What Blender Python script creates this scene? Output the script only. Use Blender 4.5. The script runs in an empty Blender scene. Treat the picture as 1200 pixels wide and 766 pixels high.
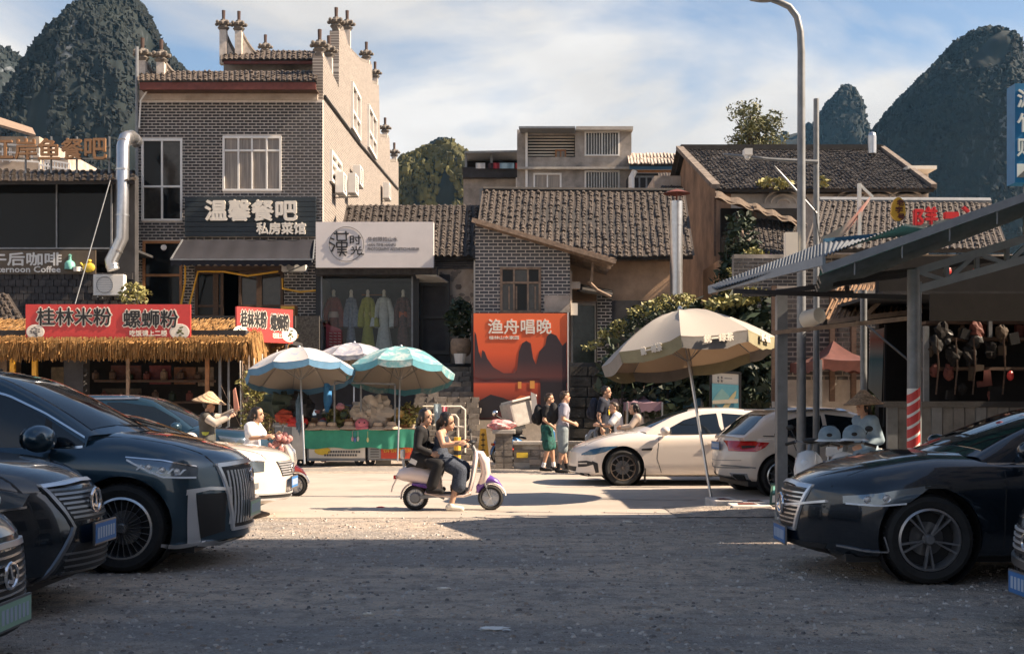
import bpy, bmesh, math, random
import numpy as np
from mathutils import Vector as V, Matrix, noise
from mathutils.bvhtree import BVHTree
from math import radians as R, sin, cos, pi, sqrt
random.seed(7)
S = bpy.context.scene
COL = S.collection
# ---------------------------------------------------------------- camera, sky, sun
F, H = 1400.0, 1.55            # focal length in photo pixels, eye height in metres
cam = bpy.data.cameras.new('camera')
cam.sensor_width = 36; cam.lens = 36 * F / 1200; cam.shift_y = (470 - 383) / 1200
cam.clip_start = .05; cam.clip_end = 6000
co = bpy.data.objects.new('camera', cam); COL.objects.link(co)
co.location = (0, 0, H); co.rotation_euler = (R(90), 0, 0)
S.camera = co
SUN_AZ, SUN_EL = R(96.5), R(41)  # azimuth from +Y towards +X
W = bpy.data.worlds.new('World'); S.world = W; W.use_nodes = True
CLOUD = (.27, 6.91, 0)
def world():
    nt = W.node_tree; nt.nodes.clear(); N = nt.nodes.new; L = nt.links.new
    out = N('ShaderNodeOutputWorld'); sky = N('ShaderNodeTexSky'); sky.sky_type = 'NISHITA'
    sky.sun_disc = False; sky.sun_elevation = SUN_EL; sky.sun_rotation = SUN_AZ
    sky.air_density = 1.0; sky.dust_density = 1.2; sky.ozone_density = .8
    b1 = N('ShaderNodeBackground'); b1.inputs[1].default_value = .062; L(sky.outputs[0], b1.inputs[0])
    b2 = N('ShaderNodeBackground'); b2.inputs[0].default_value = (1, .97, .945, 1); b2.inputs[1].default_value = .36
    tc = N('ShaderNodeTexCoord'); sep = N('ShaderNodeSeparateXYZ'); L(tc.outputs['Generated'], sep.inputs[0])
    ad = N('ShaderNodeMath'); ad.operation = 'ADD'; ad.inputs[1].default_value = .16; L(sep.outputs[2], ad.inputs[0])
    mx = N('ShaderNodeMath'); mx.operation = 'MAXIMUM'; mx.inputs[1].default_value = .06; L(ad.outputs[0], mx.inputs[0])
    dv = N('ShaderNodeVectorMath'); dv.operation = 'DIVIDE'
    cb = N('ShaderNodeCombineXYZ'); L(mx.outputs[0], cb.inputs[0]); L(mx.outputs[0], cb.inputs[1]); cb.inputs[2].default_value = 1
    L(tc.outputs['Generated'], dv.inputs[0]); L(cb.outputs[0], dv.inputs[1])
    mp = N('ShaderNodeMapping'); L(dv.outputs[0], mp.inputs[0]); mp.inputs['Location'].default_value = CLOUD; mp.inputs['Scale'].default_value = (.95, .75, .3)
    nz = N('ShaderNodeTexNoise'); nz.inputs['Scale'].default_value = 1.15; nz.inputs['Detail'].default_value = 9; nz.inputs['Roughness'].default_value = .52; nz.inputs['Distortion'].default_value = .5
    L(mp.outputs[0], nz.inputs['Vector'])
    gr = N('ShaderNodeMapRange'); gr.inputs[1].default_value = .02; gr.inputs[2].default_value = .42; gr.inputs[3].default_value = .40; gr.inputs[4].default_value = -.14; L(sep.outputs[2], gr.inputs[0])
    sm = N('ShaderNodeMath'); sm.operation = 'ADD'; L(nz.outputs[0], sm.inputs[0]); L(gr.outputs[0], sm.inputs[1])
    rp = N('ShaderNodeValToRGB'); rp.color_ramp.elements[0].position = .45; rp.color_ramp.elements[1].position = .59
    L(sm.outputs[0], rp.inputs[0])
    n3 = N('ShaderNodeTexNoise'); n3.inputs['Scale'].default_value = 2.3; n3.inputs['Detail'].default_value = 5; L(mp.outputs[0], n3.inputs['Vector'])
    r3 = N('ShaderNodeMapRange'); r3.inputs[1].default_value = .35; r3.inputs[2].default_value = .65; r3.inputs[3].default_value = .285; r3.inputs[4].default_value = .375; L(n3.outputs[0], r3.inputs[0]); L(r3.outputs[0], b2.inputs[1])
    mix = N('ShaderNodeMixShader'); L(rp.outputs[0], mix.inputs[0]); L(b1.outputs[0], mix.inputs[1]); L(b2.outputs[0], mix.inputs[2]); L(mix.outputs[0], out.inputs[0])
world()
sl = bpy.data.lights.new('sun', 'SUN'); sl.energy = 5.0; sl.angle = R(.5); sl.color = (1, .80, .60)
so = bpy.data.objects.new('sun', sl); COL.objects.link(so)
sd = V((sin(SUN_AZ) * cos(SUN_EL), cos(SUN_AZ) * cos(SUN_EL), sin(SUN_EL)))
so.rotation_euler = sd.to_track_quat('Z', 'Y').to_euler(); so.location = sd * 80
S.view_settings.view_transform = 'Standard'; S.view_settings.look = 'None'
S.view_settings.exposure = 1.4; S.view_settings.gamma = 1
S.cycles.max_bounces = 6; S.cycles.transparent_max_bounces = 8
# ---------------------------------------------------------------- helpers
def P(px, py, Y):
    "world point seen at photo pixel px, py at distance Y"
    return V(((px - 600) / F * Y, Y, H + (470 - py) / F * Y))
def X(px, Y): return (px - 600) / F * Y
def Z(py, Y): return H + (470 - py) / F * Y
MATS = {}
def mat(name, col, rough=.7, metal=0, var=.12, scale=6., bump=0., bscale=40., coat=0, spec=.5, rnd=0., emit=None, trans=0, stretch=None, col2=None, ctr=.2):
    if name in MATS: return MATS[name]
    m = bpy.data.materials.new(name); m.use_nodes = True; nt = m.node_tree; N = nt.nodes.new; L = nt.links.new
    b = nt.nodes['Principled BSDF']; I = b.inputs
    I['Roughness'].default_value = rough; I['Metallic'].default_value = metal
    I['Coat Weight'].default_value = coat; I['Coat Roughness'].default_value = .04; I['Specular IOR Level'].default_value = spec
    I['Base Color'].default_value = (*col, 1)
    if trans: I['Transmission Weight'].default_value = trans
    if emit: I['Emission Color'].default_value = (*emit[:3], 1); I['Emission Strength'].default_value = emit[3]
    if var or bump:
        tc = N('ShaderNodeTexCoord'); vec = tc.outputs['Object']
        if stretch:
            mp = N('ShaderNodeMapping'); mp.inputs['Scale'].default_value = stretch; L(vec, mp.inputs[0]); vec = mp.outputs[0]
        n = N('ShaderNodeTexNoise'); n.inputs['Scale'].default_value = scale; n.inputs['Detail'].default_value = 6; n.inputs['Roughness'].default_value = .65; L(vec, n.inputs['Vector'])
        rp = N('ShaderNodeMapRange'); rp.inputs['From Min'].default_value = .5 - ctr; rp.inputs['From Max'].default_value = .5 + ctr
        fac = rp.outputs[0]; L(n.outputs[0], rp.inputs[0])
        if rnd:
            oi = N('ShaderNodeObjectInfo'); a = N('ShaderNodeMath'); a.operation = 'MULTIPLY_ADD'; a.inputs[1].default_value = rnd; L(oi.outputs['Random'], a.inputs[0])
            s = N('ShaderNodeMath'); s.operation = 'MULTIPLY'; s.inputs[1].default_value = 1 - rnd; L(fac, s.inputs[0]); L(s.outputs[0], a.inputs[2]); fac = a.outputs[0]
        mx = N('ShaderNodeMix'); mx.data_type = 'RGBA'; L(fac, mx.inputs[0])
        mx.inputs[6].default_value = (*[max(0, c * (1 - var)) for c in col], 1)
        mx.inputs[7].default_value = (*(col2 or [min(1, c * (1 + var)) for c in col]), 1)
        L(mx.outputs[2], I['Base Color'])
        if bump:
            n2 = N('ShaderNodeTexNoise'); n2.inputs['Scale'].default_value = bscale; n2.inputs['Detail'].default_value = 5; L(vec, n2.inputs['Vector'])
            bp = N('ShaderNodeBump'); bp.inputs['Strength'].default_value = bump; bp.inputs['Distance'].default_value = .02; L(n2.outputs[0], bp.inputs['Height']); L(bp.outputs[0], I['Normal'])
    MATS[name] = m; return m
MW = {}
def link(o, parent=None, label=None, cat=None, group=None, kind=None):
    COL.objects.link(o)
    if parent: o.parent = parent
    MW[o.name] = (MW[parent.name] if parent else Matrix.Identity(4)) @ o.matrix_basis
    for k, v in (('label', label), ('category', cat), ('group', group), ('kind', kind)):
        if v: o[k] = v
    return o
def thing(name, label, cat, loc=(0, 0, 0), rz=0, group=None, scale=1):
    o = bpy.data.objects.new(name, None); o.empty_display_size = .2
    o.location = loc; o.rotation_euler = (0, 0, rz); o.scale = (scale,) * 3
    o.matrix_basis = Matrix.Translation(V(loc)) @ Matrix.Rotation(rz, 4, 'Z') @ Matrix.Scale(scale, 4)
    return link(o, None, label, cat, group)
def copy_tree(o, parent=None, loc=None, rz=None, label=None, group=None, scale=None):
    c = o.copy(); COL.objects.link(c)
    if parent: c.parent = parent
    if loc is not None: c.location = loc
    if rz is not None: c.rotation_euler = (0, 0, rz)
    if scale is not None: c.scale = (scale,) * 3
    if label: c['label'] = label
    if group: c['group'] = group
    for ch in list(o.children): copy_tree(ch, c)
    return c
class MB:
    "collects shapes; put() links them as ONE mesh object"
    def __init__(s): s.v = []; s.f = []; s.m = []; s.k = 0
    def add(s, vs, fs, k=None):
        n = len(s.v); s.v += [tuple(p) for p in vs]; s.f += [[i + n for i in f] for f in fs]; s.m += [s.k if k is None else k] * len(fs); return s
    def poly(s, pts): return s.add(pts, [list(range(len(pts)))])
    def bb(s, x0, x1, y0, y1, z0, z1):
        return s.add([(x, y, z) for z in (z0, z1) for y in (y0, y1) for x in (x0, x1)], [(0, 2, 3, 1), (4, 5, 7, 6), (0, 1, 5, 4), (2, 6, 7, 3), (0, 4, 6, 2), (1, 3, 7, 5)])
    def box(s, c, size, rot=None):
        a, b, d = [q / 2 for q in size]; vs = [V((x, y, z)) for z in (-d, d) for y in (-b, b) for x in (-a, a)]
        if rot is not None: vs = [rot @ p for p in vs]
        c = V(c); return s.add([p + c for p in vs], [(0, 2, 3, 1), (4, 5, 7, 6), (0, 1, 5, 4), (2, 6, 7, 3), (0, 4, 6, 2), (1, 3, 7, 5)])
    def bar(s, p, q, w, h, up=(0, 0, 1)):
        p, q = V(p), V(q); d = (q - p).normalized(); u = V(up)
        if abs(d.dot(u)) > .99: u = V((0, 1, 0))
        sx = d.cross(u).normalized() * w / 2; sy = sx.cross(d).normalized() * h / 2
        return s.add([a + e * sx + g * sy for a in (p, q) for e, g in ((-1, -1), (1, -1), (1, 1), (-1, 1))], [(3, 2, 1, 0), (4, 5, 6, 7), (0, 1, 5, 4), (1, 2, 6, 5), (2, 3, 7, 6), (3, 0, 4, 7)])
    def tube(s, pts, r, n=8, r1=None, cap=True):
        pts = [V(p) for p in pts]; m = len(pts); rings = []; pu = None
        for i, p in enumerate(pts):
            d = (pts[min(i + 1, m - 1)] - pts[max(i - 1, 0)]).normalized()
            if pu is None: u = d.orthogonal().normalized()
            else:
                u = pu - d * pu.dot(d); u = u.normalized() if u.length > 1e-4 else d.orthogonal().normalized()
            pu = u; w = d.cross(u); rr = r[i] if isinstance(r, (list, tuple)) else r + ((r1 if r1 is not None else r) - r) * i / max(1, m - 1)
            rings.append([p + (u * cos(2 * pi * k / n) + w * sin(2 * pi * k / n)) * rr for k in range(n)])
        fs = [(i * n + k, i * n + (k + 1) % n, (i + 1) * n + (k + 1) % n, (i + 1) * n + k) for i in range(m - 1) for k in range(n)]
        if cap: fs += [tuple(range(n))[::-1], tuple((m - 1) * n + k for k in range(n))]
        return s.add([p for r_ in rings for p in r_], fs)
    def lathe(s, prof, c=(0, 0, 0), n=20, rot=None, a0=0, a1=2 * pi):
        c = V(c); m = len(prof); full = abs(a1 - a0 - 2 * pi) < 1e-6; nn = n if full else n + 1; vs = []
        for r, z in prof:
            for k in range(nn):
                a = a0 + (a1 - a0) * k / n; p = V((r * cos(a), r * sin(a), z)); vs.append((rot @ p if rot is not None else p) + c)
        return s.add(vs, [(i * nn + k, i * nn + (k + 1) % nn, (i + 1) * nn + (k + 1) % nn, (i + 1) * nn + k) for i in range(m - 1) for k in range(n)])
    def prism(s, pts, d):
        pts = [V(p) for p in pts]; d = V(d); n = len(pts)
        return s.add(pts + [p + d for p in pts], [tuple(range(n))[::-1], tuple(range(n, 2 * n))] + [(i, (i + 1) % n, n + (i + 1) % n, n + i) for i in range(n)])
    def grid(s, fn, nu, nv):
        vs = [fn(i / nu, j / nv) for j in range(nv + 1) for i in range(nu + 1)]; w = nu + 1
        return s.add(vs, [(j * w + i, j * w + i + 1, (j + 1) * w + i + 1, (j + 1) * w + i) for j in range(nv) for i in range(nu)])
    def ell(s, c, r, n=12, m=8, rot=None, amp=0, fr=3., seed=0):
        c = V(c); r = (r, r, r) if not isinstance(r, (tuple, list)) else r; vs = []
        for j in range(m + 1):
            t = pi * j / m
            for k in range(n):
                a = 2 * pi * k / n; d = V((sin(t) * cos(a), sin(t) * sin(a), cos(t)))
                q = 1 + amp * noise.noise(d * fr + V((seed * 7.1, seed * 3.3, 0))) if amp else 1
                p = V((d.x * r[0], d.y * r[1], d.z * r[2])) * q; vs.append((rot @ p if rot is not None else p) + c)
        return s.add(vs, [(j * n + k, (j + 1) * n + k, (j + 1) * n + (k + 1) % n, j * n + (k + 1) % n) for j in range(m) for k in range(n)])
    def put(s, name, mats, parent=None, smooth=False, world=True, label=None, cat=None, group=None, kind=None, bevel=0):
        me = bpy.data.meshes.new(name); vs = s.v
        if parent is not None and world:
            inv = MW[parent.name].inverted(); vs = [tuple(inv @ V(p)) for p in s.v]
        me.from_pydata(vs, [], s.f)
        for m in (mats if isinstance(mats, (list, tuple)) else [mats]): me.materials.append(m)
        if any(s.m): me.polygons.foreach_set('material_index', s.m)
        bm = bmesh.new(); bm.from_mesh(me); bmesh.ops.remove_doubles(bm, verts=bm.verts, dist=1e-5); bmesh.ops.recalc_face_normals(bm, faces=bm.faces)
        if bevel: bmesh.ops.bevel(bm, geom=bm.edges[:], offset=bevel, segments=2, affect='EDGES', profile=.6)
        bm.to_mesh(me); bm.free()
        if smooth:
            me.polygons.foreach_set('use_smooth', [True] * len(me.polygons))
            me.set_sharp_from_angle(angle=R(smooth if smooth is not True else 42))
        o = bpy.data.objects.new(name, me)
        return link(o, parent, label, cat, group, kind)
def mesh_obj(name, me, parent=None, **k): return link(bpy.data.objects.new(name, me), parent, **k)
_fc = {}
def text(body, parent, c, U, Vu, w, h, m, name='lettering', ext=.01, bold=0., label=None):
    "lettering fitted into a w x h rectangle centred at c, facing U x Vu"
    key = body
    if key not in _fc:
        cu = bpy.data.curves.new('t', 'FONT'); cu.body = body; cu.resolution_u = 2
        ob = bpy.data.objects.new('t', cu); COL.objects.link(ob); bpy.context.view_layer.update()
        me = bpy.data.meshes.new_from_object(ob.evaluated_get(bpy.context.evaluated_depsgraph_get()))
        vs = [v.co.copy() for v in me.vertices]; fs = [list(p.vertices) for p in me.polygons]
        eg = {}
        for f in fs:
            for i in range(len(f)):
                e = (f[i], f[(i + 1) % len(f)]); eg[e] = 1
        bd = [e for e in eg if (e[1], e[0]) not in eg]
        bpy.data.objects.remove(ob); bpy.data.curves.remove(cu); bpy.data.meshes.remove(me); _fc[key] = (vs, fs, bd)
    vs, fs, bd = _fc[key]
    x0, x1 = min(v.x for v in vs), max(v.x for v in vs); y0, y1 = min(v.y for v in vs), max(v.y for v in vs)
    sx, sy = w / (x1 - x0), h / (y1 - y0); U = V(U).normalized(); Vu = V(Vu).normalized(); Nn = U.cross(Vu); c = V(c); b = MB(); n = len(vs)
    for k, (dx, dy) in enumerate([(0, 0)] if not bold else [(0, 0), (1, 0), (-1, 0), (0, 1), (0, -1)]):
        pt = [c + U * ((v.x - (x0 + x1) / 2) * sx + dx * bold) + Vu * ((v.y - (y0 + y1) / 2) * sy + dy * bold) for v in vs]; e = Nn * (ext + .0012 * k)
        b.add([p + e for p in pt] + pt, fs + [(a, q, q + n, a + n) for a, q in bd])
    me = bpy.data.meshes.new(name); inv = MW[parent.name].inverted()
    me.from_pydata([tuple(inv @ V(p)) for p in b.v], [], b.f); me.materials.append(m)
    o = bpy.data.objects.new(name, me); return link(o, parent, label)
def pchip(pts):
    xs = [p[0] for p in pts]; ys = [p[1] for p in pts]; n = len(xs)
    if xs[0] > xs[-1]: xs.reverse(); ys.reverse()
    d = [(ys[i + 1] - ys[i]) / (xs[i + 1] - xs[i]) for i in range(n - 1)]
    t = [d[0]] + [0 if d[i - 1] * d[i] <= 0 else 2 * d[i - 1] * d[i] / (d[i - 1] + d[i]) for i in range(1, n - 1)] + [d[-1]]
    def f(x):
        x = min(max(x, xs[0]), xs[-1]); i = 0
        while i < n - 2 and x > xs[i + 1]: i += 1
        h = xs[i + 1] - xs[i]; u = (x - xs[i]) / h
        return (2*u**3 - 3*u*u + 1) * ys[i] + (u**3 - 2*u*u + u) * h * t[i] + (3*u*u - 2*u**3) * ys[i + 1] + (u**3 - u*u) * h * t[i + 1]
    return f
def bake(o, name, mats):
    "evaluated copy of a temporary object as a plain mesh"
    bpy.context.view_layer.update()
    me = bpy.data.meshes.new_from_object(o.evaluated_get(bpy.context.evaluated_depsgraph_get())); me.name = name
    old = o.data; bpy.data.objects.remove(o); bpy.data.meshes.remove(old)
    me.materials.clear()
    for m in mats: me.materials.append(m)
    return me
def leaves(b, c, r, n, size, seed=0, squash=1, shell=.35):
    "n leaf faces spread through a lumpy volume"
    rg = random.Random(seed); c = V(c)
    for _ in range(n):
        d = V((rg.gauss(0, 1), rg.gauss(0, 1), rg.gauss(0, 1))).normalized(); q = rg.uniform(shell, 1) ** .5
        q *= 1 + .3 * noise.noise(d * 2.2 + V((seed, seed * .7, 0)))
        p = c + V((d.x * r[0], d.y * r[1], d.z * r[2])) * q
        a = V((rg.gauss(0, 1), rg.gauss(0, 1), rg.gauss(0, .7))).normalized(); e = a.cross(V((rg.gauss(0, 1), rg.gauss(0, 1), rg.gauss(0, 1)))).normalized(); s = size * rg.uniform(.6, 1.3)
        b.add([p - a * s, p + e * s * .45, p + a * s, p - e * s * .45], [(0, 1, 2, 3)])
    return b
# ---------------------------------------------------------------- materials
def groundmat():
    m = bpy.data.materials.new('gravel_ground'); m.use_nodes = True; nt = m.node_tree; N = nt.nodes.new; L = nt.links.new; b = nt.nodes['Principled BSDF']; b.inputs['Roughness'].default_value = .95
    tc = N('ShaderNodeTexCoord'); ns = []
    for sc, de in ((.55, 5), (4.5, 7), (38, 3)): n = N('ShaderNodeTexNoise'); n.inputs['Scale'].default_value = sc; n.inputs['Detail'].default_value = de; n.inputs['Roughness'].default_value = .68; mp = N('ShaderNodeMapping'); mp.inputs['Scale'].default_value = (.35, 1.3, 1) if sc < 1 else (1, 1, 1); L(tc.outputs['Object'], mp.inputs[0]); L(mp.outputs[0], n.inputs[0]); ns.append(n)
    vo = N('ShaderNodeTexVoronoi'); vo.inputs['Scale'].default_value = 34; L(tc.outputs['Object'], vo.inputs[0])
    def mix(f, a, c, lo, hi):
        r_ = N('ShaderNodeMapRange'); r_.inputs[1].default_value = lo; r_.inputs[2].default_value = hi; L(f, r_.inputs[0]); x = N('ShaderNodeMix'); x.data_type = 'RGBA'; L(r_.outputs[0], x.inputs[0])
        for k, q in ((6, a), (7, c)):
            if isinstance(q, tuple): x.inputs[k].default_value = (*q, 1)
            else: L(q, x.inputs[k])
        return x.outputs[2]
    c = mix(ns[0].outputs[0], (.34, .315, .29), (.66, .53, .41), .40, .60); c = mix(ns[1].outputs[0], (.25, .22, .19), c, .34, .54); st = mix(vo.outputs['Color'], (.16, .15, .145), (.60, .56, .52), .1, .9); c = mix(ns[2].outputs[0], c, st, .50, .66); L(c, b.inputs['Base Color'])
    ad = N('ShaderNodeMath'); ad.operation = 'MULTIPLY_ADD'; ad.inputs[1].default_value = 2.2; L(ns[1].outputs[0], ad.inputs[0]); L(ns[2].outputs[0], ad.inputs[2]); bp = N('ShaderNodeBump'); bp.inputs['Strength'].default_value = 1; bp.inputs['Distance'].default_value = .05; L(ad.outputs[0], bp.inputs['Height']); L(bp.outputs[0], b.inputs['Normal']); return m
m_ground = groundmat()
m_peb = mat('pebble', (.45, .42, .39), .9, var=.3, scale=9); m_peb2 = mat('brown_pebble', (.30, .25, .21), .9, var=.3, scale=9); m_peb3 = mat('dark_pebble', (.17, .16, .155), .9, var=.3, scale=9)
m_conc = mat('concrete', (.38, .35, .31), .9, var=.25, scale=3, bump=.2)
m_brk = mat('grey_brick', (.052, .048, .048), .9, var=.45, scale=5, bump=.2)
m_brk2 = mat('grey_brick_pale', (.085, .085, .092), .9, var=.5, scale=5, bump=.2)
m_mort = mat('mortar', (.58, .53, .48), .95, var=.15, scale=9)
m_tile = mat('roof_tile', (.015, .0125, .012), .85, var=.5, scale=15, bump=.2, rnd=.5, col2=(.125, .097, .076), ctr=.13)
m_tiled = mat('dark_roof_tile', (.012, .011, .011), .85, var=.5, scale=15, bump=.2, rnd=.5, col2=(.085, .068, .056), ctr=.13)  # darker copy of the roof tile
m_tileb = mat('roof_tile_bed', (.03, .027, .025), .95, var=.4, scale=4)
m_white = mat('white_paint', (.72, .70, .66), .5, var=.06, scale=4)
m_plas = mat('old_plaster', (.42, .34, .27), .95, var=.3, scale=1.6, bump=.3, col2=(.55, .47, .4))
m_ochre = mat('ochre_plaster', (.46, .30, .19), .95, var=.3, scale=1.3, bump=.3)
m_gable = mat('orange_clay_wall', (.20, .125, .08), .95, var=.5, scale=.7, bump=.3, col2=(.34, .21, .13))
m_dirty = mat('stained_plaster', (.30, .27, .24), .95, var=.5, scale=1.0, bump=.3)
m_dkwall = mat('dark_wall', (.035, .034, .036), .9, var=.4, scale=2, bump=.2)
m_wood = mat('dark_wood', (.10, .06, .04), .75, var=.35, scale=6, stretch=(1, 1, 6))
m_oldwood = mat('weathered_timber', (.24, .17, .12), .85, var=.4, scale=7)
m_owood = mat('orange_wood', (.36, .16, .06), .55, var=.25, scale=6)
m_maroon = mat('maroon_board', (.13, .035, .025), .7, var=.25)
m_steel = mat('galvanised_steel', (.55, .55, .55), .32, metal=.9, var=.12, scale=5)
m_gsteel = mat('grey_painted_steel', (.20, .21, .22), .5, metal=.3, var=.2)
m_black = mat('black_plastic', (.012, .012, .013), .55, var=.1)
m_rub = mat('tyre_rubber', (.018, .018, .018), .85, var=.3, scale=20)
m_glassd = mat('dark_window_glass', (.010, .011, .012), .08, var=0, spec=.22)
m_glassb = mat('curtained_glass', (.24, .20, .165), .15, var=.45, scale=3, stretch=(6, 6, .2))
m_red = mat('red_sign', (.55, .045, .04), .45, var=.08)
m_yel = mat('yellow_paint', (.75, .40, .04), .5, var=.12)
m_cream = mat('cream_board', (.74, .68, .58), .5, var=.05)
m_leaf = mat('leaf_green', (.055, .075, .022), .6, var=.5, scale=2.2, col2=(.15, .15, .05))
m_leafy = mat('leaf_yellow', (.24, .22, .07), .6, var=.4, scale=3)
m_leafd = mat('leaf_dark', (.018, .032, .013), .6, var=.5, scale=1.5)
m_bark = mat('bark', (.10, .075, .055), .95, var=.3, scale=9)
m_straw = mat('thatch_straw', (.30, .155, .05), .9, var=.5, scale=7, col2=(.52, .29, .10), stretch=(3, 3, .6))
m_cloth = mat('canvas_beige', (.55, .49, .41), .9, var=.12, scale=4)
m_chrome = mat('chrome', (.75, .75, .76), .12, metal=1, var=0)
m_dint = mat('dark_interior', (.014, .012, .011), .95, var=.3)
# ---------------------------------------------------------------- ground
g = MB(); g.bb(-900, 900, -60, 1050, -.5, 0); g.put('ground', m_ground, kind='structure')
rd = MB(); pts = [(-40, 15.6)]
for i in range(41): pts.append((-40 + 2 * i, 15.9 + .25 * noise.noise(V((i * .9, 0, 2)))))
rd.poly([V((x, y, .004)) for x, y in pts[1:]] + [V((40, 25.6, .004)), V((-40, 25.6, .004))])
rd.put('road', mat('dusty_road', (.37, .325, .28), .92, var=.16, scale=.7, bump=.25, bscale=22), kind='structure')
ck = MB(); rg = random.Random(3)
for (px, py, ln) in ((390, 541, 3.2), (430, 563, 2.1), (640, 571, 3.4), (705, 585, 1.6), (300, 556, 2.5), (600, 549, 2.4)):
    Y = 2170 / (py - 470); x = X(px, Y); p = V((x, Y, .009)); a = []
    for i in range(14): a.append(p.copy()); p = p + V((ln / 14, rg.uniform(-.05, .05), 0))
    w = [rg.uniform(.008, .03) for _ in a]; ck.grid(lambda u, v: a[round(u * 13)] + V((0, (v - .5) * 2 * w[round(u * 13)], 0)), 13, 1)
ck.put('road_crack_marking', mat('crack_dirt', (.13, .11, .09), .95), kind='structure')
pb = MB(); rg = random.Random(11)
for i in range(17000):
    Y = 5.6 + 11.2 * rg.random() ** .8; x = rg.uniform(-.47, .47) * Y
    if Y > 15.6 and rg.random() < .6: continue
    s = .005 + .019 * rg.random() ** 3.6; pb.k = (0, 0, 0, 1, 1, 2)[i % 6]; d = [(rg.uniform(.7, 1.4) * s) for _ in range(3)]; a = rg.uniform(0, 3.1); c, n = cos(a), sin(a)
    q = [(-d[0], -d[1] * .6), (d[0] * .4, -d[1]), (d[0], d[1] * .3), (-d[0] * .3, d[1])]
    q = [(x + u * c - v * n, Y + u * n + v * c) for u, v in q]
    pb.add([(u, v, -.002) for u, v in q] + [(x + (u - x) * .55, Y + (v - Y) * .55, d[2] * .55) for u, v in q], [(4, 5, 6, 7), (0, 1, 5, 4), (1, 2, 6, 5), (2, 3, 7, 6), (3, 0, 4, 7)])
pb.put('gravel', [m_peb, m_peb2, m_peb3], kind='stuff')
# ---------------------------------------------------------------- karst hills
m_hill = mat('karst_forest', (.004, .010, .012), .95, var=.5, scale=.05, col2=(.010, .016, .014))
def rock_mat():
    m = bpy.data.materials.new('karst_rock_forest'); m.use_nodes = True; nt = m.node_tree; N = nt.nodes.new; L = nt.links.new
    b = nt.nodes['Principled BSDF']; b.inputs['Roughness'].default_value = .95
    geo = N('ShaderNodeNewGeometry'); tc = N('ShaderNodeTexCoord'); sp = N('ShaderNodeSeparateXYZ'); L(geo.outputs['True Normal'], sp.inputs[0])
    mp = N('ShaderNodeMapping'); mp.inputs['Scale'].default_value = (1, 1, .22); L(tc.outputs['Object'], mp.inputs[0])
    n = N('ShaderNodeTexNoise'); n.inputs['Scale'].default_value = .05; n.inputs['Detail'].default_value = 9; n.inputs['Roughness'].default_value = .68; L(mp.outputs[0], n.inputs[0])
    n2 = N('ShaderNodeTexNoise'); n2.inputs['Scale'].default_value = .13; n2.inputs['Detail'].default_value = 6; L(tc.outputs['Object'], n2.inputs[0])
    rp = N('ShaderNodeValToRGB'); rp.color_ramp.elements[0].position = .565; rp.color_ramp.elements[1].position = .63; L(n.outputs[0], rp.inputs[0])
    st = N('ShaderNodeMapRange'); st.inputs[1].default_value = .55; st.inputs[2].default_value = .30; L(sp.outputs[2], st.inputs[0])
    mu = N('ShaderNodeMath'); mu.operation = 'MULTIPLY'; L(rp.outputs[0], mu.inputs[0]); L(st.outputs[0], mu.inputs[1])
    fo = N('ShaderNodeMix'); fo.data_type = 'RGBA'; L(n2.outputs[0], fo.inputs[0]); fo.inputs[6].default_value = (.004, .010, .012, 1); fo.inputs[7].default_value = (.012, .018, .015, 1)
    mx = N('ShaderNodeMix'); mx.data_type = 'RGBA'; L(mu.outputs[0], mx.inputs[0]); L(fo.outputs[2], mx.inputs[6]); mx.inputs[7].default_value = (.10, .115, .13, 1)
    L(mx.outputs[2], b.inputs['Base Color']); return m
m_rock = rock_mat()
def hill(Y, outline, seed, lump, tree, ntree, depth=.8, mt=None):
    "outline: silhouette as (px, py) from foot to foot; the hill is a ridge cone of real depth behind it"
    pr = pchip([(px, py) for px, py in outline]); x0, x1 = outline[0][0], outline[-1][0]; n = 180; nv = 60; dm = (x1 - x0) / F * Y * depth / 2
    def fn(u, v):
        px = x0 + (x1 - x0) * u; top = Z(pr(px), Y); t = v * pi
        rad = cos(t); p = V((X(px, Y), Y - rad * dm * (.25 + .75 * min(1, 4 * u * (1 - u))), -.9 + (top + .9) * (sin(t) ** .62)))
        q = V((p.x, p.y, p.z * .6)) / lump; k = noise.fractal(q + V((seed, 0, seed)), 1, 2.1, 5) * lump * .27 * sin(t)
        return p + V((k * .35, -k * 1.5 * (1 if rad > 0 else -1), k * .22))
    b = MB(); b.grid(fn, n, nv); o = b.put('hill', m_rock, kind='structure', smooth=60)
    rg = random.Random(seed); t = MB()
    for i in range(ntree):
        u, v = rg.uniform(.02, .98), (rg.uniform(.08, .62) if i % 3 else rg.uniform(.42, .56)); p = fn(u, v)
        if noise.noise(V((p.x, p.y, p.z * .25)) / (lump * .55) + V((seed, 3, 1))) > .2 and v < .44: continue
        r = tree * rg.uniform(.5, 1.25); t.ell(p, (r * rg.uniform(.8, 1.3), r, r * rg.uniform(.7, 1.5)), 5, 4, None, 1.1, 1.9, i % 97)
    t.put('hill_forest', mt or m_hill, kind='stuff')
hill(420, [(-90, 480), (-60, 300), (-10, 200), (15, 150), (42, 82), (70, 50), (100, 12), (125, -12), (150, -14), (172, 8), (188, 45), (205, 75), (235, 110), (270, 200), (300, 300), (320, 480)], 5, 34, 1.0, 13000)
hill(560, [(-260, 480), (-190, 220), (-120, 120), (-60, 62), (-20, 48), (8, 58), (34, 78), (70, 120), (120, 260), (170, 480)], 9, 36, 1.4, 2200)
hill(520, [(960, 480), (985, 300), (1008, 188), (1022, 160), (1040, 136), (1075, 99), (1105, 69), (1128, 47), (1143, 40), (1152, 43), (1165, 60), (1185, 78), (1202, 94), (1235, 150), (1280, 270), (1330, 480)], 14, 38, 1.15, 13000)
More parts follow.
